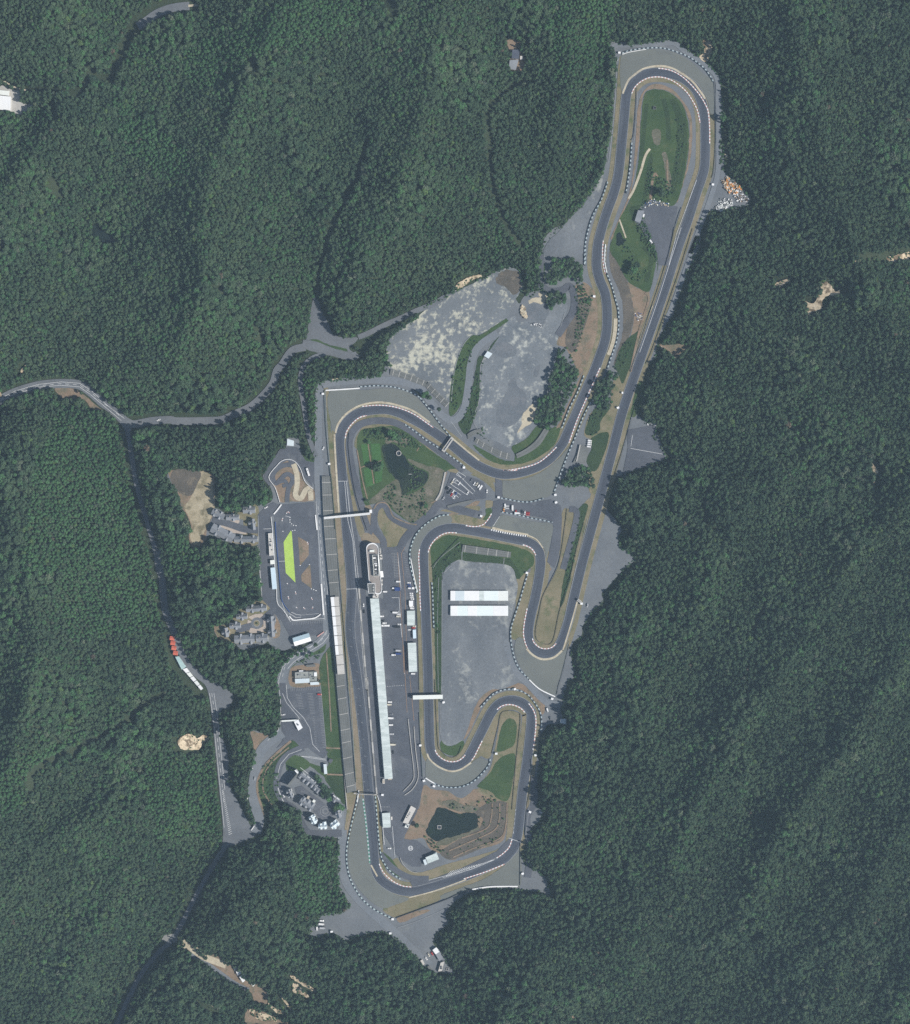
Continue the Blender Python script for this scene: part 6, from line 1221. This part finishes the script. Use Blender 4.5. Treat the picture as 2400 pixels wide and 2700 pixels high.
# walls, tyre barriers and fences
BAR = [("@2 410,412 470,390 600,372 720,372 840,405 940,450 1040,525 1090,590 1112,632", 'striped tyre wall round the topmost bend'), ("@2 485,1100 470,1300 440,1490", 'striped tyre wall on the left infield edge of the upper loop'), ("@2 300,1400 250,1540 190,1650 150,1770 125,1900 122,2044 @3 712,140 710,280", 'long striped tyre wall beside the upper paved lot'),
 ("@3 868,140 862,260 880,360 915,450 945,560 965,640 968,760 950,880 910,1000 880,1090", 'striped tyre wall left of the furrowed soil between the straights'), ("@3 700,1140 650,1270 590,1390 530,1545", 'striped tyre wall below the long quarry wood'), ("@3 772,1320 740,1370 690,1470 640,1600 580,1740 530,1870 470,2040", 'striped tyre wall right of the track beside the bunker'),
 ("@4 585,935 720,926 860,940 980,980 1040,1015", 'striped tyre wall on top of the gravel bend under the west quarry'), ("@4 1045,1020 1120,1110 1200,1220 1283,1322", 'striped tyre wall running down to the dark gantry'), ("@4 930,1225 1010,1280 1100,1350 1210,1415", 'striped tyre wall left of the dark gantry on the infield side'), ("@4 1245,1445 1320,1495 1390,1550", 'short striped tyre wall right of the dark gantry'),
 ("@23 340,605 450,620 650,665 850,690 1000,685 1150,650 1260,610", 'striped tyre wall under the central gravel trap'), ("@23 360,908 510,935 740,980 1000,1040 1240,1085 1460,1135", 'striped tyre wall below the small lot with red cars'), ("@6 480,385 400,395 310,440 220,510 160,590 125,680 110,760 115,860 150,1000 180,1130", 'striped tyre wall curving between paddock and left corner'),
 ("@6 320,1025 328,1150 332,1300 340,1460", 'striped tyre wall on the bank left of the infield sheds'), ("@6 1225,945 1190,1060 1150,1200 1100,1350 1070,1450 1065,1550 1080,1660 1110,1770 1160,1860 1230,1930", 'long striped tyre wall right of the infield sheds'), ("@8 780,590 830,535 900,465 980,430 1060,418 1140,430 1230,475 1300,560 1345,640 1358,740 1345,830", 'striped tyre wall round the outside of the lower hairpin'),
 ("@8 870,1080 860,1130 800,1210 720,1285 620,1335 500,1350 400,1335 340,1310", 'striped tyre wall below the gravel of the lower left hairpin'), ("@9 293,110 270,220 230,390 200,540 195,660 215,780 260,880 330,980 430,1060 555,1122", 'long striped tyre wall round the southern bend'), ("@9 425,150 440,350 455,520 475,640 520,720 580,780 625,810", 'striped tyre wall ending between pit exit and southern bend')]
for s, lab in BAR: path_wall('tyre_wall', lab, 'tyre wall', s, 1.45, 1.3, 'teal_paint' if 'southern' in lab or 'curving' in lab else 'barrier_pale', 'dark_rubber', 5.6, group='striped tyre walls')
WALLS = [("@2 412,420 470,402 600,380", 'white board wall in front of the topmost tyre wall', 'white_paint', .7), ("@4 318,962 440,955 585,945", 'white board wall at the upper left of the quarry bend', 'white_paint', 1.6), ("@6 120,800 150,960 185,1120", 'white board wall at the end of the paddock corner', 'white_paint', 1.0), ("@8 1240,330 1340,420 1490,492", 'white board wall at the lower end of the right gravel trap', 'white_paint', 1.4),
 ("@8 260,1258 310,1290 350,1312", 'white board wall at the left end of the hairpin gravel', 'white_paint', 1.4), ("@9 1195,893 1330,872 1460,868 1565,868", 'white board wall along the foot of the southern gravel', 'white_paint', 1.8), ("@9 590,1120 750,1062 990,972 1080,932 1190,893", 'dark guard wall along the south grass', 'dark_steel', .8), ("@3 865,130 860,260 878,350", 'white board wall beside the upper esses', 'white_paint', 1.0), ("@9 292,100 280,200", 'white wall at the top of the southern bend', 'white_paint', 1.0),
 ("@8 150,770 165,980 190,1200 180,1290 130,1370 55,1425", 'curved ramp wall at the foot of the paddock, outer side', 'concrete', .8), ("@8 95,700 125,980 150,1200 135,1290 45,1390", 'curved ramp wall at the foot of the paddock, inner side', 'concrete', .8), ("@4 1240,1590 1205,1740 1165,1812", 'pale retaining wall at the right of the marsh', 'concrete', 1.8), ("@25 0,880 260,810 560,745", 'grey wall ramp under the marsh car park', 'terrace', 3.0),
 ("@21 1455,200 1478,415", 'white board wall at the upper right of the kart track', 'white_paint', 1.6), ("@21 1535,1170 1570,1620", 'white board wall at the lower right of the kart track', 'white_paint', 1.4), ("@21 975,55 920,130 860,200", 'white board wall at the upper left of the kart track', 'white_paint', 1.6), ("@20 370,550 440,625 500,640 700,620 900,600 1000,560 1090,490", 'white curved wall at the foot of the kart track', 'white_paint', 1.4),
 ("@21 890,300 905,560 930,850 965,1250 990,1420 1100,1580", 'thin blue board along the left side of the kart track', 'blue_paint', .6), ("@20 1000,1010 1165,890", 'pink and white slanting board right of the blue barn', 'pink_paint', 1.4), ("@7 1230,630 1245,900 1258,925", 'pale low wall on the lower terrace', 'concrete', 1.2), ("@11 1280,655 1245,545 1196,460 1260,370 1300,335 1350,325 1400,345 1440,400 1475,495 1540,555", 'thin white wall looping round the small kart loop', 'white_paint', .6), ("@21 828,225 842,340 858,560 880,900 905,1240 920,1440 1000,1540 1100,1680", 'thin white wall between the kart track and its long buildings', 'white_paint', .55), ("@9 440,140 470,260 495,540", 'thin white pit exit wall', 'white_paint', .5), ("@24 375,1640 430,1760 560,1880 700,1910", 'thin pale kerb wall around the south paddock apron', 'concrete', .5)]
for s, lab, m_, w_ in WALLS: path_wall('wall', lab, 'wall', s, w_, 1.4, m_)
FEN = [("@2 1125,630 1132,950 1130,1150 1115,1330 1100,1370", 'dark fence along the right side of the topmost bend'), ("@3 1540,10 1440,330 1330,650 1230,940 1180,1050", 'dark fence right of the long straight, upper part'), ("@3 1150,1200 1080,1430 1000,1720 900,2020", 'dark fence right of the long straight, lower part'), ("@3 1395,0 1365,160 1290,420 1180,740 1060,1110", 'dark fence left of the long straight above the narrow wood'),
 ("@6 1600,330 1580,500 1520,850 1380,1140 1340,1300 1305,1480 1320,1570 1400,1610 1470,1570 1530,1300 1620,1000 1700,680 1760,460", 'dark looped fence in the grass island between hairpin and straight'), ("@8 1500,470 1560,250 1620,0", 'dark fence along the right gravel trap'), ("@8 350,330 380,920 410,1000 480,1060 560,1050 600,960", 'dark looped fence under the back straight'), ("@8 1080,1560 1120,1100 1160,700 1130,640 1060,622 980,650 950,780 890,1030", 'dark looped fence inside the lower hairpin'),
 ("@5 805,0 835,350 860,700 890,1050 930,1500 965,2000", 'green fence between terrace and main straight, upper part'), ("@7 1290,150 1325,600 1360,1000 1395,1480", 'green fence between terrace and main straight, lower part'), ("@6 165,1130 190,1500 205,2044", 'green fence beside the paddock garages'), ("@6 320,880 400,790 580,600", 'dark fence on the bank of the inner left corner'), ("@2 525,680 515,900 500,1050 480,1080", 'dark fence left inside the upper loop'), ("@2 870,1600 835,1700 780,1910", 'dark fence by the upper infield lot'), ("@3 790,200 740,1950", '') ,
 ("@8 1255,1080 1260,1300 1215,1560 1200,1800", 'dark fence right of the lower right straight'), ("@4 310,965 320,1200 345,1500 375,1800 390,2030", 'green fence left of the upper main straight'), ("@9 1582,520 1580,860", 'dark fence right of the southern gravel'), ("@8 200,640 215,960 232,1250", 'green fence at the right side of the paddock ramp'), ("@4 500,1290 495,1400 520,1600 560,1800 640,2040", 'dark rail along the pit entry lane')]
for s, lab in FEN:
    if lab: fence(lab, s, 'fence_green' if 'green' in lab else 'dark_steel', group='safety fences')
# marshal huts
HUTS = [("@2 370,458", 'at the left foot of the topmost bend'), ("@2 1110,1420", 'right of the upper straight beside the wrecks'), ("@2 390,405", 'behind the topmost tyre wall'), ("@3 780,530", 'left of the esses above the brown soil'), ("@3 852,1166", 'at the top of the narrow wood'), ("@3 963,1387", 'on tan soil left of the long straight'), ("@3 997,1272", 'tiny one beside the long straight fence'), ("@4 297,988", 'at the upper left corner of the quarry bend'), ("@4 345,1528", 'left of the main straight start'), ("@4 1383,1556", 'at the top of the marsh car park'),
 ("@23 1525,535", 'at the right end of the central gravel trap'), ("@23 1540,700", 'on the grass tip right of the small lot'), ("@6 1218,935", 'at the top of the tyre wall right of the sheds'), ("@25 735,1080", 'inside the chicane exit'), ("@8 1105,420", 'on top of the lower hairpin'), ("@8 1457,512", 'under the right gravel trap'), ("@8 430,545", 'below the covered footbridge'), ("@8 928,1030", 'inside the lower hairpin on the grass'), ("@8 210,952", 'beside the paddock ramp fence'), ("@24 805,265", 'at the left end of the hairpin gravel'), ("@24 985,362", 'below the hairpin tyre wall'), ("@8 1300,1045", 'right of the lower right straight'), ("@8 1247,1582", 'by the lay-by of the lower right straight'), ("@9 1600,768", 'at the right corner of the southern gravel'), ("@9 562,1132", 'at the lowest tip of the southern bend'), ("@24 60,518", 'in the paddock below the pit building'), ("@9 75,1232", 'at the left edge of the southern lot'), ("@13 160,1132", 'right of the long straight by its gantry'), ("@9 543,1245", 'on the verge of the road to the southern compound'), ("@4 1650,1785", 'by the crossing above the small lot'), ("@19 1160,1097", 'behind the white board wall at the paddock corner')]
for s, lab in HUTS:
    if lab: hut(s, 'white hut ' + lab, random.Random(lab).uniform(-25, 25), 3.2 if 'tiny' not in lab else 2, 2.7)
# intake structures in the ponds
def intake(s, label, r, n, h=2.2, ma='concrete'):
    c = W(*S(s)[0], h).xy; t = root('intake_shaft', c, label, 'intake shaft')
    def rn(bm):
        for k in range(n):
            a0, a1 = (k + .5) * 6.2832 / n, (k + 1.5) * 6.2832 / n; f = lambda a, q: (c.x + q * math.cos(a), c.y + q * math.sin(a))
            prism(bm, [f(a0, r), f(a1, r), f(a1, r * .76), f(a0, r * .76)], -.2, GZ + h)
    part('rim', rn, M[ma], t); part('floor', lambda bm: prism(bm, [(c.x + r * .75 * math.cos((k + .5) * 6.2832 / n), c.y + r * .75 * math.sin((k + .5) * 6.2832 / n)) for k in range(n)], -.2, GZ + .2), M['dark_rubber'], t)
intake("@4 881,1446", 'round pale rimmed shaft in the marsh', 3.5, 18, ma='concrete'); intake("@24 1082,1097", 'square pale shaft standing in the lower pond', 3.6, 4, 1.4); intake("@2 662,830", 'square shaft with pale rim on the upper green infield', 2.6, 4, 2, 'terrace'); intake("@9 1000,1531", 'square black tank beyond the southern compound', 2.2, 4, 1)
# rubble heaps: stones by the hundred are one mass
def heap(name, label, s, n, mats, size, z=0):
    p = S(s); xs = [a[0] for a in p]; ys = [a[1] for a in p]; rd = random.Random(n); bm = bmesh.new(); k = 0
    while k < n:
        x, y = rd.uniform(min(xs), max(xs)), rd.uniform(min(ys), max(ys))
        if not inpoly(p, np.array([x]), np.array([y]))[0]: continue
        c = W(x, y, 0); a = len(bm.faces); obox(bm, c.xy, rd.uniform(.3, 1) * size, rd.uniform(.3, 1) * size * .7, z, z + GZ + rd.uniform(.3, 1.3) * size, rd.uniform(0, 3))
        mi = rd.randrange(len(mats)); bm.faces.ensure_lookup_table()
        for f in bm.faces[a:]: f.material_index = mi
        k += 1
    fixn(bm); tag(from_bm(name, bm, [M[m] for m in mats]), kind='stuff')
heap('orange_rubble', '', "@2 1175,1390 1220,1355 1265,1400 1325,1430 1330,1470 1290,1495 1240,1500 1195,1450", 170, ['car_orange', 'bare_rock', 'soil', 'white_paint', 'sand'], 1.5)
heap('white_rubble', '', "@2 1120,1610 1170,1520 1260,1535 1260,1580 1170,1632", 130, ['white_paint', 'steel', 'roof_cream', 'terrace'], 1.3)
heap('dark_rubble', '', "@2 1270,1500 1330,1480 1400,1550 1300,1570", 90, ['dark_steel', 'steel', 'soil', 'white_paint'], 1.2)
heap('wreck_pile', '', "@3 1180,1490 1230,1475 1262,1500 1255,1528 1190,1520", 60, ['white_paint', 'dark_steel', 'steel'], 1.3)
heap('tyre_pile', '', "@2 590,1545 640,1530 780,1570 770,1590 640,1580 585,1600", 60, ['roof_cream', 'terrace', 'blue_paint', 'bare_rock'], 1.1)
heap('quarry_sand_heap', '', "@18 1355,470 1375,452 1400,490 1418,580 1390,575 1355,530", 160, ['sand', 'bare_rock'], 1.5)
heap('quarry_scrap', '', "@18 1440,640 1520,620 1570,640 1550,665 1470,650", 40, ['dark_steel', 'white_paint', 'steel'], 1.1)
heap('scrap', '', "@3 1090,650 1150,660 1150,710 1095,720", 30, ['blue_paint', 'steel', 'white_paint'], .8)
# little kart kerbs
KK = [("@21 1045,185 1055,165 1075,158 1092,175", 'curved red and white kart kerb at the top of the kart track'), ("@21 985,290 985,265 998,240", 'curved kart kerb left below the top one'), ("@21 1095,230 1098,260 1088,290 1115,325 1150,350 1190,352", 'dotted white kart kerb winding by the top of the kart track'), ("@21 1170,1278 1182,1320", 'kart kerb above the lower kart bends'), ("@21 1068,1345 1080,1390", 'kart kerb at the left of the lower kart bends'), ("@21 1395,1362 1412,1398", 'kart kerb at the right of the lower kart bends'), ("@21 1285,1498 1295,1520 1312,1525", 'bent kart kerb in the lower middle'), ("@21 1420,1492 1415,1512 1400,1518", 'bent white kart kerb at the lower right'), ("@21 1180,1500 1200,1512", 'small white kart kerb at the lower left'), ("@21 1052,1160 1065,1178", 'small white block left under the lime strip'), ("@21 990,428 1002,438", 'small white block left of the lime strip tip'), ("@21 1335,580 1352,600 1348,620", 'white block on the corner of the brown kart island'), ("@21 1232,910 1248,915", 'white block at the lower tip of the brown kart island'), ("@21 1362,898 1376,902", 'white block at the top of the lower brown island'), ("@21 1390,1240 1440,1258 1470,1270", 'dotted kart markers below the lower brown island'), ("@21 1125,425 1190,412", 'dotted kart markers right of the lime strip tip')]
for s, lab in KK: path_wall('kart_kerb', lab, 'kerb', s, .9, .4, 'white_paint', 'pink_paint' if 'dotted' not in lab else 'dark_rubber', 3.2, group='kart track kerbs')
# ---------------------------------------------------------------- vehicles
V = [('car', "@25 130,297", 123, 'white', 'white car at the upper left corner of the marsh car park'), ('car', "@25 180,310", 123, 'silver', 'silver car right beside the corner car in the marsh car park'), ('car', "@25 98,352", 123, 'cream', 'cream car alone at the left end of the second stall row'), ('car', "@25 258,368", 123, 'white', 'white car alone in the middle of the second stall row'), ('car', "@25 440,578", 123, 'white', 'white car at the lower right end of the stall rows'),
 ('car', "@25 522,300", 122, 'grey', 'dark grey car first in the upper right row of the marsh car park'), ('car', "@25 588,372", 120, 'white', 'white car second in the upper right row of the marsh car park'), ('car', "@25 640,385", 120, 'cream', 'cream car between the two white ones in the upper right row'), ('van', "@25 680,435", 120, 'white', 'white van left of the camper in the upper right row'), ('truck', "@25 722,468", 122, 'white', 'big white camper truck ending the upper right row'), ('car', "@25 862,535", 92, 'white', 'white car parked along the curved wall right of the stalls'),
 ('car', "@25 -15,470", 123, 'black', 'black car first in the pair above the red car'), ('car', "@25 30,492", 123, 'grey', 'grey car second in the line above the red car'), ('car', "@25 72,515", 123, 'black', 'black car third in the line above the red car'), ('car', "@25 125,545", 123, 'white', 'white car in the line above the red car'), ('car', "@25 182,592", 123, 'blue', 'dark blue car at the end of the line above the red car'), ('car', "@25 15,560", 123, 'black', 'black car at the far left of the red car line'), ('car', "@25 52,582", 123, 'grey', 'grey car left of the red car'), ('car', "@25 92,612", 123, 'red', 'red car in the lower stall row of the marsh car park'), ('car', "@25 120,635", 123, 'silver', 'silver car right of the red car'), ('car', "@25 148,665", 123, 'white', 'white car at the right end of the red car line'), ('car', "@6 430,228", 123, 'silver', 'silver car alone in the lowest marking of the marsh car park'),
 ('van', "@23 430,772", 85, 'white', 'white van first in the small lot with red cars'), ('car', "@23 415,818", 85, 'cream', 'cream car under the white van in the small lot'), ('car', "@23 400,865", 85, 'orange', 'orange car in the small lot'), ('trailer', "@23 480,782", 0, 'silver', 'grey trailer right of the white van in the small lot'), ('trailer', "@23 478,832", 0, 'silver', 'grey trailer under the other trailer in the small lot'), ('truck', "@23 592,830", 90, 'white', 'white box truck right of the two trailers'), ('truck', "@23 702,935", 5, 'white', 'white box truck on the edge of the small lot'), ('car', "@23 665,905", 95, 'red', 'dark red car left of the edge box truck'), ('car', "@23 800,900", 92, 'black', 'black car in the middle of the small lot'), ('car', "@23 862,925", 95, 'white', 'white car left of the two red cars'), ('car', "@23 903,945", 95, 'red', 'left one of the two bright red cars'), ('car', "@23 945,945", 95, 'red', 'right one of the two bright red cars'),
 ('van', "@19 870,970", 2, 'white', 'white van by the top of the paddock stalls'), ('van', "@19 795,1097", 2, 'white', 'white van left of the big blue truck'), ('car', "@19 795,1138", 2, 'black', 'black car left of the big blue truck'), ('truck', "@19 865,1095", 2, 'blue', 'blue truck in the upper paddock, upper one'), ('truck', "@19 865,1130", 2, 'blue', 'blue truck in the upper paddock, lower one'), ('van', "@19 622,1163", 2, 'white', 'white van near the stair hall of the control building'), ('car', "@19 1075,992", 5, 'white', 'white car above the blue cars along the paddock edge'), ('car', "@19 1078,1025", 5, 'blue', 'blue car along the paddock edge'), ('car', "@19 1095,1065", 5, 'blue', 'blue car just above the white van on the paddock edge'), ('van', "@19 1100,1097", 3, 'white', 'white van beside the hut at the paddock corner'),
 ('car', "@19 1120,1195", 5, 'white', 'uppermost of four white cars in the paddock edge row'), ('car', "@19 1124,1232", 5, 'white', 'second of four white cars in the paddock edge row'), ('car', "@19 1130,1267", 5, 'white', 'third of four white cars in the paddock edge row'), ('car', "@19 1140,1302", 5, 'white', 'lowest of four white cars in the paddock edge row'), ('van', "@19 1128,1448", 2, 'white', 'white van right under the square white cabin'), ('van', "@19 1140,1484", 2, 'white', 'white van between the square cabin and the upper garage'), ('truck', "@19 825,1562", 2, 'white', 'white truck in the middle of the paddock'), ('car', "@19 880,1560", 80, 'silver', 'silver car at the nose of the middle white truck'), ('car', "@19 880,1600", 4, 'white', 'white car under the middle white truck'), ('van', "@19 875,1638", 2, 'cream', 'cream van below the middle white truck'), ('van', "@19 560,1635", 0, 'white', 'white van backed against the pit building, uppermost'), ('car', "@19 582,1718", 0, 'black', 'black car behind the pit building above the coach'), ('van', "@19 612,1766", 0, 'white', 'white van just above the white coach'), ('bus', "@19 630,1812", 0, 'white', 'long white coach behind the pit building'), ('car', "@19 893,1787", 4, 'white', 'white car above the black truck'), ('truck', "@19 858,1838", 0, 'black', 'black truck with open bed in the paddock'),
 ('car', "@19 1090,1893", 3, 'white', 'white car left of the small blue roofed store'), ('car', "@19 1180,1825", 3, 'cream', 'cream car below the upper paddock garage'), ('car', "@19 1165,1855", 3, 'red', 'red car above the small blue roofed store'), ('car', "@19 210,1420", 88, 'white', 'white car standing in the pit lane'), ('car', "@19 218,1545", 88, 'black', 'black car standing in the pit lane'), ('truck', "@5 1440,1668", 2, 'silver', 'silver truck above the blue truck in the lower paddock'), ('truck', "@5 1440,1698", 2, 'blue', 'dark blue truck in the lower paddock'), ('van', "@5 1390,1710", 2, 'white', 'white van at the tail of the dark blue truck'), ('van', "@5 1575,1887", 2, 'white', 'white van under the lower paddock garage'),
 ('van', "@7 1715,720", 2, 'white', 'white van upper of the pair behind the lower pit building'), ('van', "@7 1710,745", 2, 'cream', 'cream van lower of the pair behind the lower pit building'), ('car', "@7 1727,835", 2, 'grey', 'grey car behind the lower pit building'), ('truck', "@7 1728,872", 2, 'white', 'white truck under the grey car behind the pit building'), ('van', "@7 1725,937", 2, 'white', 'white van alone behind the pit building below the truck'), ('van', "@7 1733,1023", 2, 'silver', 'silver van behind the southern pit building'), ('truck', "@7 1748,1122", 2, 'cream', 'cream truck behind the south end of the pit building'), ('car', "@7 1746,1195", 80, 'black', 'black car near the south end of the pit building'),
 ('van', "@3 745,1640", 8, 'white', 'uppermost of four white vans by the bunker'), ('van', "@3 744,1655", 8, 'white', 'second of four white vans by the bunker'), ('van', "@3 742,1670", 8, 'white', 'third of four white vans by the bunker'), ('van', "@3 738,1687", 8, 'white', 'lowest of four white vans by the bunker'), ('car', "@13 190,1140", 100, 'silver', 'silver car on the lot right of the long straight'), ('van', "@8 1412,616", 75, 'white', 'white van on the service road by the lower hairpin'), ('car', "@8 1440,695", 80, 'grey', 'grey car near the pale shed by the lower hairpin'), ('car', "@8 1355,1587", 20, 'white', 'white car at the wood edge of the lower right lay-by'), ('car', "@9 535,565", 5, 'white', 'white car by the pit exit in the south paddock'), ('van', "@10 1662,1142", 5, 'white', 'white van at the left edge of the south lot'), ('truck', "@10 1662,1168", 5, 'white', 'white truck at the left edge of the south lot'), ('truck', "@10 1670,1200", 2, 'silver', 'silver truck at the lower left of the south lot'), ('van', "@10 1624,1206", 88, 'white', 'white van in the corner of the south lot'),
 ('car', "@9 830,1443", 55, 'white', 'white car in the southern compound'), ('car', "@9 850,1415", 60, 'cream', 'cream car near the red car in the southern compound'), ('car', "@9 877,1405", 60, 'red', 'red car in the southern compound'), ('car', "@4 300,1408", 118, 'white', 'white car on the perimeter road left of the main straight'), ('bus', "@11 1497,422", 72, 'white', 'small white bus by the small kart loop'), ('car', "@11 1174,695", 150, 'white', 'white car on the road above the kart office'), ('car', "@12 1555,585", 160, 'white', 'white car on the north branch road'), ('car', "@7 438,1442", 98, 'silver', 'silver car on the access road bend'), ('car', "@7 708,840", 170, 'white', 'white car beside the toll gate'), ('van', "@7 1050,648", 3, 'red', 'red van in the car park under the weathered office'), ('car', "@12 1375,605", 0, 'black', 'black car at the west junction'), ('van', "@2 632,1860", 50, 'white', 'white van at the lower edge of the upper infield lot'), ('van', "@2 575,1665", 105, 'white', 'white van beside the long grey lot shed'), ('car', "@22 450,1220", 50, 'white', 'white car at the lane corner under the court'), ('car', "@22 400,970", 70, 'white', 'white car in the shade of the left court house')]
for kd, s, ang, c_, lab in V: vehicle(kd, s, ang, c_, lab, sc=1.12 if kd in ('car', 'van') else 1.0)
for s, lab, ang in (("@7 405,1355", 'white sign board at the left of the access road bend', 30), ("@7 420,1912", 'white sign board at the foot of the access road', 55), ("@7 365,1640", 'small white sign board in the trees beside the access road', 70)):
    c = W(*S(s)[0], 2).xy; t = root('sign_board', c, lab, 'sign'); a = math.radians(ang)
    part('board', lambda bm: obox(bm, c, 3.6 if 'foot' in lab else 2.4, .5, GZ + .8, GZ + 2.4, a), M['white_paint'], t)
    for u in (-1.5, 1.5): part('post', lambda bm: obox(bm, c + Vector((math.cos(a), math.sin(a))) * u, .12, .12, 0, GZ + .8, a), M['steel'], t)
# ---------------------------------------------------------------- camera, sun, sky, air
cam = bpy.data.cameras.new('camera'); co = bpy.data.objects.new('camera', cam); col.objects.link(co)
co.location = (0, 0, HC); co.rotation_euler = (0, 0, 0)
cam.sensor_fit = 'VERTICAL'; cam.sensor_height = 24; cam.lens = 24 * HC / 1350.0
cam.clip_start = 1; cam.clip_end = 30000; scn.camera = co
EL, AZ = math.radians(44), (0.935, -0.355)
sd = Vector((AZ[0] * math.cos(EL), AZ[1] * math.cos(EL), math.sin(EL)))
sl = bpy.data.lights.new('sun', 'SUN'); sl.energy = SUN; sl.angle = math.radians(.5); sl.color = (1, .955, .88)
so = bpy.data.objects.new('sun', sl); so.rotation_euler = sd.to_track_quat('Z', 'Y').to_euler(); so.location = (0, 0, 3000); col.objects.link(so)
wd = bpy.data.worlds.new('World'); scn.world = wd; wd.use_nodes = True
nt = wd.node_tree; bg = nt.nodes['Background']; sk = nt.nodes.new('ShaderNodeTexSky'); sk.sky_type = 'NISHITA'; sk.sun_disc = False
sk.sun_elevation = EL; sk.sun_rotation = math.atan2(AZ[0], AZ[1]); nt.links.new(sk.outputs['Color'], bg.inputs['Color']); bg.inputs['Strength'].default_value = SKY
if HAZE > 0:
    bm = bmesh.new(); bmesh.ops.create_cube(bm, size=1)
    bmesh.ops.scale(bm, vec=(19000, 19000, HC + 60), verts=bm.verts); bmesh.ops.translate(bm, vec=(0, 0, (HC + 60) / 2 - 6), verts=bm.verts)
    hm = bpy.data.materials.new('haze'); hm.use_nodes = True; n = hm.node_tree; n.nodes.remove(n.nodes['Principled BSDF'])
    pv = n.nodes.new('ShaderNodeVolumePrincipled'); pv.inputs['Color'].default_value = HAZECOL; pv.inputs['Density'].default_value = HAZE; pv.inputs['Anisotropy'].default_value = 0
    n.links.new(pv.outputs['Volume'], n.nodes['Material Output'].inputs['Volume'])
    tag(from_bm('haze', bm, hm), kind='stuff')
vs = scn.view_settings; vs.view_transform = 'Standard'; vs.look = 'None'; vs.gamma = 1; vs.use_curve_mapping = False; vs.exposure = EXPO
scn.cycles.max_bounces = 5; scn.cycles.diffuse_bounces = 3; scn.cycles.volume_bounces = 1; scn.cycles.use_denoising = DENOISE
